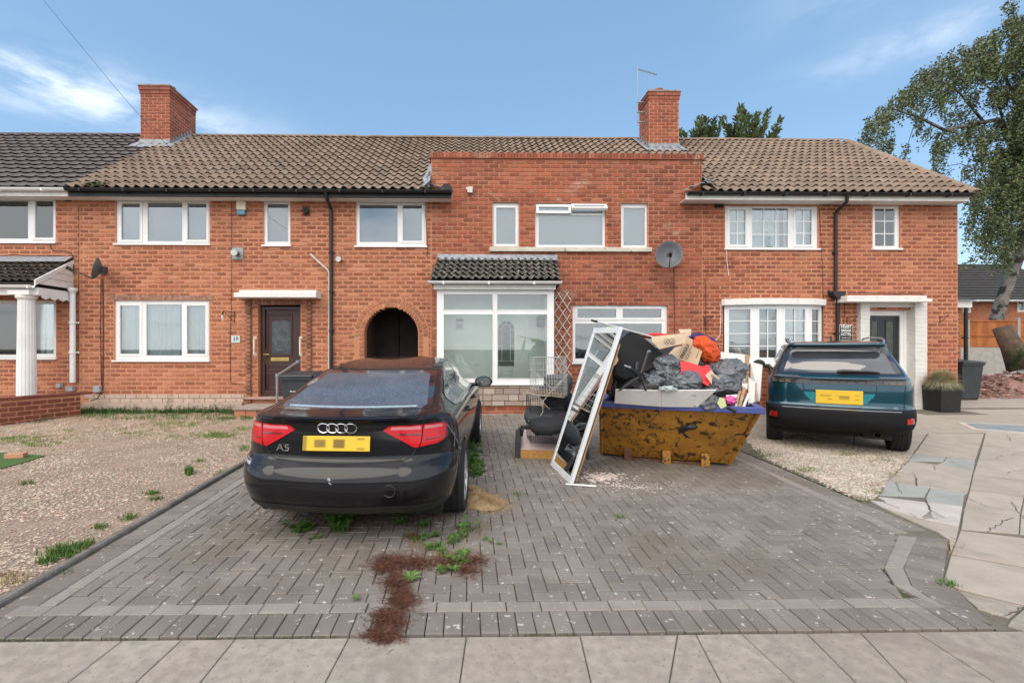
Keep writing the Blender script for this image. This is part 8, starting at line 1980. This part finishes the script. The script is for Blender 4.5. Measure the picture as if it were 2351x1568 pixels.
# ---- birch
m_birch=mat('birch_bark',(.29,.265,.235),.85,col2=(.15,.13,.115),scale=3,bump=.02,bscale=9,big=((.04,.034,.03),2.6,.49,.56)); m_twig=mat('birch_twig',(.12,.085,.065),.9,var=.2)
BT=18.0
birch=thing('birch_tree','tall leaning birch with white bark and drooping leafy branches at the right','tree',(P(2288,760,BT).x,BT,.2))
tp=[P(2284,800,BT),P(2288,735,BT),P(2300,690,BT),P(2318,640,BT),P(2340,585,BT),P(2356,520,BT),P(2362,420,BT),P(2368,300,BT),P(2360,180,BT),P(2370,60,BT),P(2380,-60,BT)]; tp[0].z=.1
q=MB(); q.tube(tp,[.25,.215,.20,.19,.18,.165,.15,.12,.10,.07,.03],14); q.build('trunk',m_birch,birch,smooth='all')
random.seed(21)
clumps=[(2010,285,32,26,1.1),(1990,322,22,26,1),(2035,262,30,24,1.1),(2030,330,30,26,.9),(2068,232,28,26,1),(2100,215,30,30,1.2),(2082,352,12,30,.5),(2120,185,26,30,1.2),(2108,260,26,26,.8),(2150,165,30,26,1.3),(2160,215,34,34,1.4),(2180,140,26,22,1.2),(2130,300,34,16,.9),(2160,330,26,30,1.1),(2200,180,30,34,1.4),(2215,125,30,24,1.3),(2192,262,34,22,1.0),(2205,310,30,26,1.2),(2150,372,12,28,.6),(2172,392,8,24,.35),(2240,155,34,34,1.6),(2260,105,30,24,1.4),(2290,85,26,20,1.3),(2240,220,28,24,1.0),(2285,150,36,36,1.7),(2330,60,30,30,1.5),(2335,130,30,40,1.8),(2300,215,34,34,1.3),(2345,210,26,50,1.7),(2240,300,26,34,1.2),(2252,350,24,40,1.3),(2222,395,16,30,.8),(2290,300,32,30,1.0),(2335,300,30,60,1.9),(2300,370,38,40,1.9),(2270,430,36,34,1.8),(2320,440,36,50,2.2),(2345,380,22,60,1.8),(2240,470,24,34,1.3),(2290,500,36,36,1.9),(2228,520,16,28,.8),(2262,540,26,32,1.3),(2320,540,30,34,1.6),(2300,580,32,26,1.1),(2250,592,26,14,.7),(2225,606,14,8,.3),(2232,440,18,20,.6),(2208,498,8,14,.25),(2343,480,20,40,1.4),(2210,455,8,10,.25),(2400,300,60,200,3.5),(2400,80,60,80,2.0),(2320,15,20,22,.7),(2400,480,50,100,2.0)]
q=MB(); lb=MB(); cols=[]
main=[([P(2357,480,BT),P(2340,380,BT-.3),P(2310,300,BT-.6),P(2285,215,BT-.8),P(2240,175,BT-1)],.085),([P(2362,420,BT),P(2320,330,BT-.5),P(2290,275,BT-.8),P(2240,285,BT-1.2),P(2170,300,BT-1.4),P(2110,270,BT-1.5),P(2050,250,BT-1.4),P(2005,280,BT-1.3)],.10),([P(2366,300,BT),P(2330,220,BT-.3),P(2280,130,BT-.4),P(2230,125,BT-.5)],.07),([P(2357,520,BT),P(2320,480,BT-.4),P(2280,470,BT-.6),P(2245,490,BT-.6)],.06),([P(2360,450,BT),P(2330,400,BT-1.0),P(2280,380,BT-1.5),P(2240,390,BT-1.7)],.06),([P(2345,575,BT),P(2310,570,BT-.3),P(2270,580,BT-.5),P(2235,600,BT-.6)],.035),([P(2262,285,BT-1.1),P(2200,210,BT-1.1),P(2150,180,BT-1.1),P(2100,210,BT-1.1)],.05),([P(2366,200,BT),P(2340,120,BT),P(2330,50,BT)],.05)]
for pts,r_ in main:
    q.tube(pts,[r_*(1-.8*i/(len(pts)-1)) for i in range(len(pts))],7)
q.build('limb',m_birch,birch,smooth='all')
tw=MB(); allm=[Vector(p) for pts,_ in main for p in pts]
for (vx,vy,rx,ry,dn) in clumps:
    ns=int(dn*rx*ry/(28 if vx<2260 else 23))+2
    for _ in range(ns):
        a=random.uniform(0,6.28); k=math.sqrt(random.random()); Y=BT-.9+random.gauss(0,.9); k=k*.82; p=P(vx+rx*k*math.cos(a),vy-ry*.35+ry*k*.8*math.sin(a),Y)
        L_=random.uniform(.25,.95)*min(1,ry/26); n=int(L_/.032)
        dx,dy=random.gauss(0,.12),random.gauss(0,.12)
        end=p+Vector((dx*L_-.10*L_,dy*L_,-L_))
        if random.random()<.35: tw.tube([p,p.lerp(end,.5)+Vector((.02,0,0)),end],[.006,.004,.002],3,cap=False)
        for i in range(n):
            t=random.random(); c=p.lerp(end,t)+Vector((random.gauss(0,.045),random.gauss(0,.045),random.gauss(0,.04))); d=Vector((random.gauss(0,1),random.gauss(0,1),random.gauss(-.7,.6))).normalized(); up=Vector((random.gauss(0,1),random.gauss(0,1),random.gauss(0,1)))
            leaf(lb,c,d,up,random.uniform(.065,.11),random.uniform(.024,.038))
for (vx,vy,rx,ry,dn) in clumps:
    p=P(vx,vy-ry*.4,BT-.8); m=min(allm,key=lambda s:(s-p).length); tw.tube([m,m.lerp(p,.5)+Vector((0,0,.15)),p],[.022,.014,.006],4,cap=False)
tw.build('twigs',m_twig,birch,kind='stuff')
m_bl=mat('birch_leaf',(.135,.16,.06),.55,col2=(.07,.095,.034),scale=1.3,rnd=.4,spec=.4)
bs=m_bl.node_tree.nodes['Principled BSDF']; bs.inputs['Transmission Weight'].default_value=0.0
lb.build('crown',m_bl,birch,rnd=True,kind='stuff')
print('birch leaves',len(lb.f))
# ---- conifer tips behind the ridge
m_con=mat('conifer_green',(.095,.13,.03),.7,col2=(.045,.07,.018),scale=2,rnd=.4)
def conifer(base,tips,label,Y):
    t=thing('conifer_tree',label,'tree',(base.x,Y,.2)); q=MB(); tw=MB(); q2=MB()
    for (vx,vy,r0) in tips:
        e=P(vx,vy,Y+random.uniform(-.5,.5)); st=P(base_v[0]+(vx-base_v[0])*.35,345,Y); mid=st.lerp(e,.55)+Vector((0,0,-.12*abs(e.x-st.x))); tw.tube([st,mid,e],[.05,.03,.008],5)
        n=int((e-st).length/.018)
        for i in range(n):
            s=i/n; c=(st.lerp(mid,s/.5) if s<.5 else mid.lerp(e,(s-.5)*2)); d0=(e-mid).normalized(); rr=.30*(1-s)**.8+.05
            for _ in range(2):
                a=random.uniform(0,6.28); side=Vector((math.cos(a),math.sin(a)*.8,random.uniform(-.2,.5))); d=(d0*1.1+side*.9).normalized(); p=c+side*rr*random.uniform(0,.6); leaf(q,p,d,Vector((random.gauss(0,1),random.gauss(0,1),.5)),random.uniform(.12,.24),.034)
    tw.build('branches',m_twig,t); q.build('crown',m_con,t,rnd=True,kind='stuff')
    q2.tube([Vector((base.x,Y,.2)),P(base_v[0],350,Y)],[.3,.12],10); q2.build('trunk',m_twig,t)
base_v=(1712,345); conifer(P(1712,345,18),[(1658,270,1),(1700,243,1),(1690,268,1),(1722,268,1),(1741,262,1),(1765,254,1),(1795,272,1),(1788,300,1),(1672,290,1),(1712,256,1),(1735,285,1),(1755,290,1),(1780,318,1),(1668,318,1),(1683,300,1)],'large conifer with upswept spiky branch tips showing above the roof ridge',18)
base_v=(1618,345); conifer(P(1618,345,18),[(1600,283,1),(1607,270,1),(1624,272,1),(1640,276,1),(1652,286,1),(1590,305,1),(1630,295,1),(1610,296,1)],'small conifer with spiky tips above the ridge right of the chimney',18)
base_v=(1568,345); conifer(P(1568,345,18),[(1562,300,1),(1570,308,1)],'tip of a conifer just touching the right side of the right chimney',18)
# stuff in windows: silhouettes
q=MB(); c=P(1760,560,FAC+.14); t=MB(); t.lathe([(.0,.38),(.03,.36),(.02,.30),(.06,.26),(.10,.20),(.05,.12),(.12,.0),(0,0)],10,M=Matrix.Translation((c.x,FAC+.14,P(1760,566).z)))
q.sub(t); q.build('statuette',mat('sage_green',(.20,.30,.27),.6),None,label='pale green statuette on the sill inside the three light upper window',cat='statuette',smooth=True)
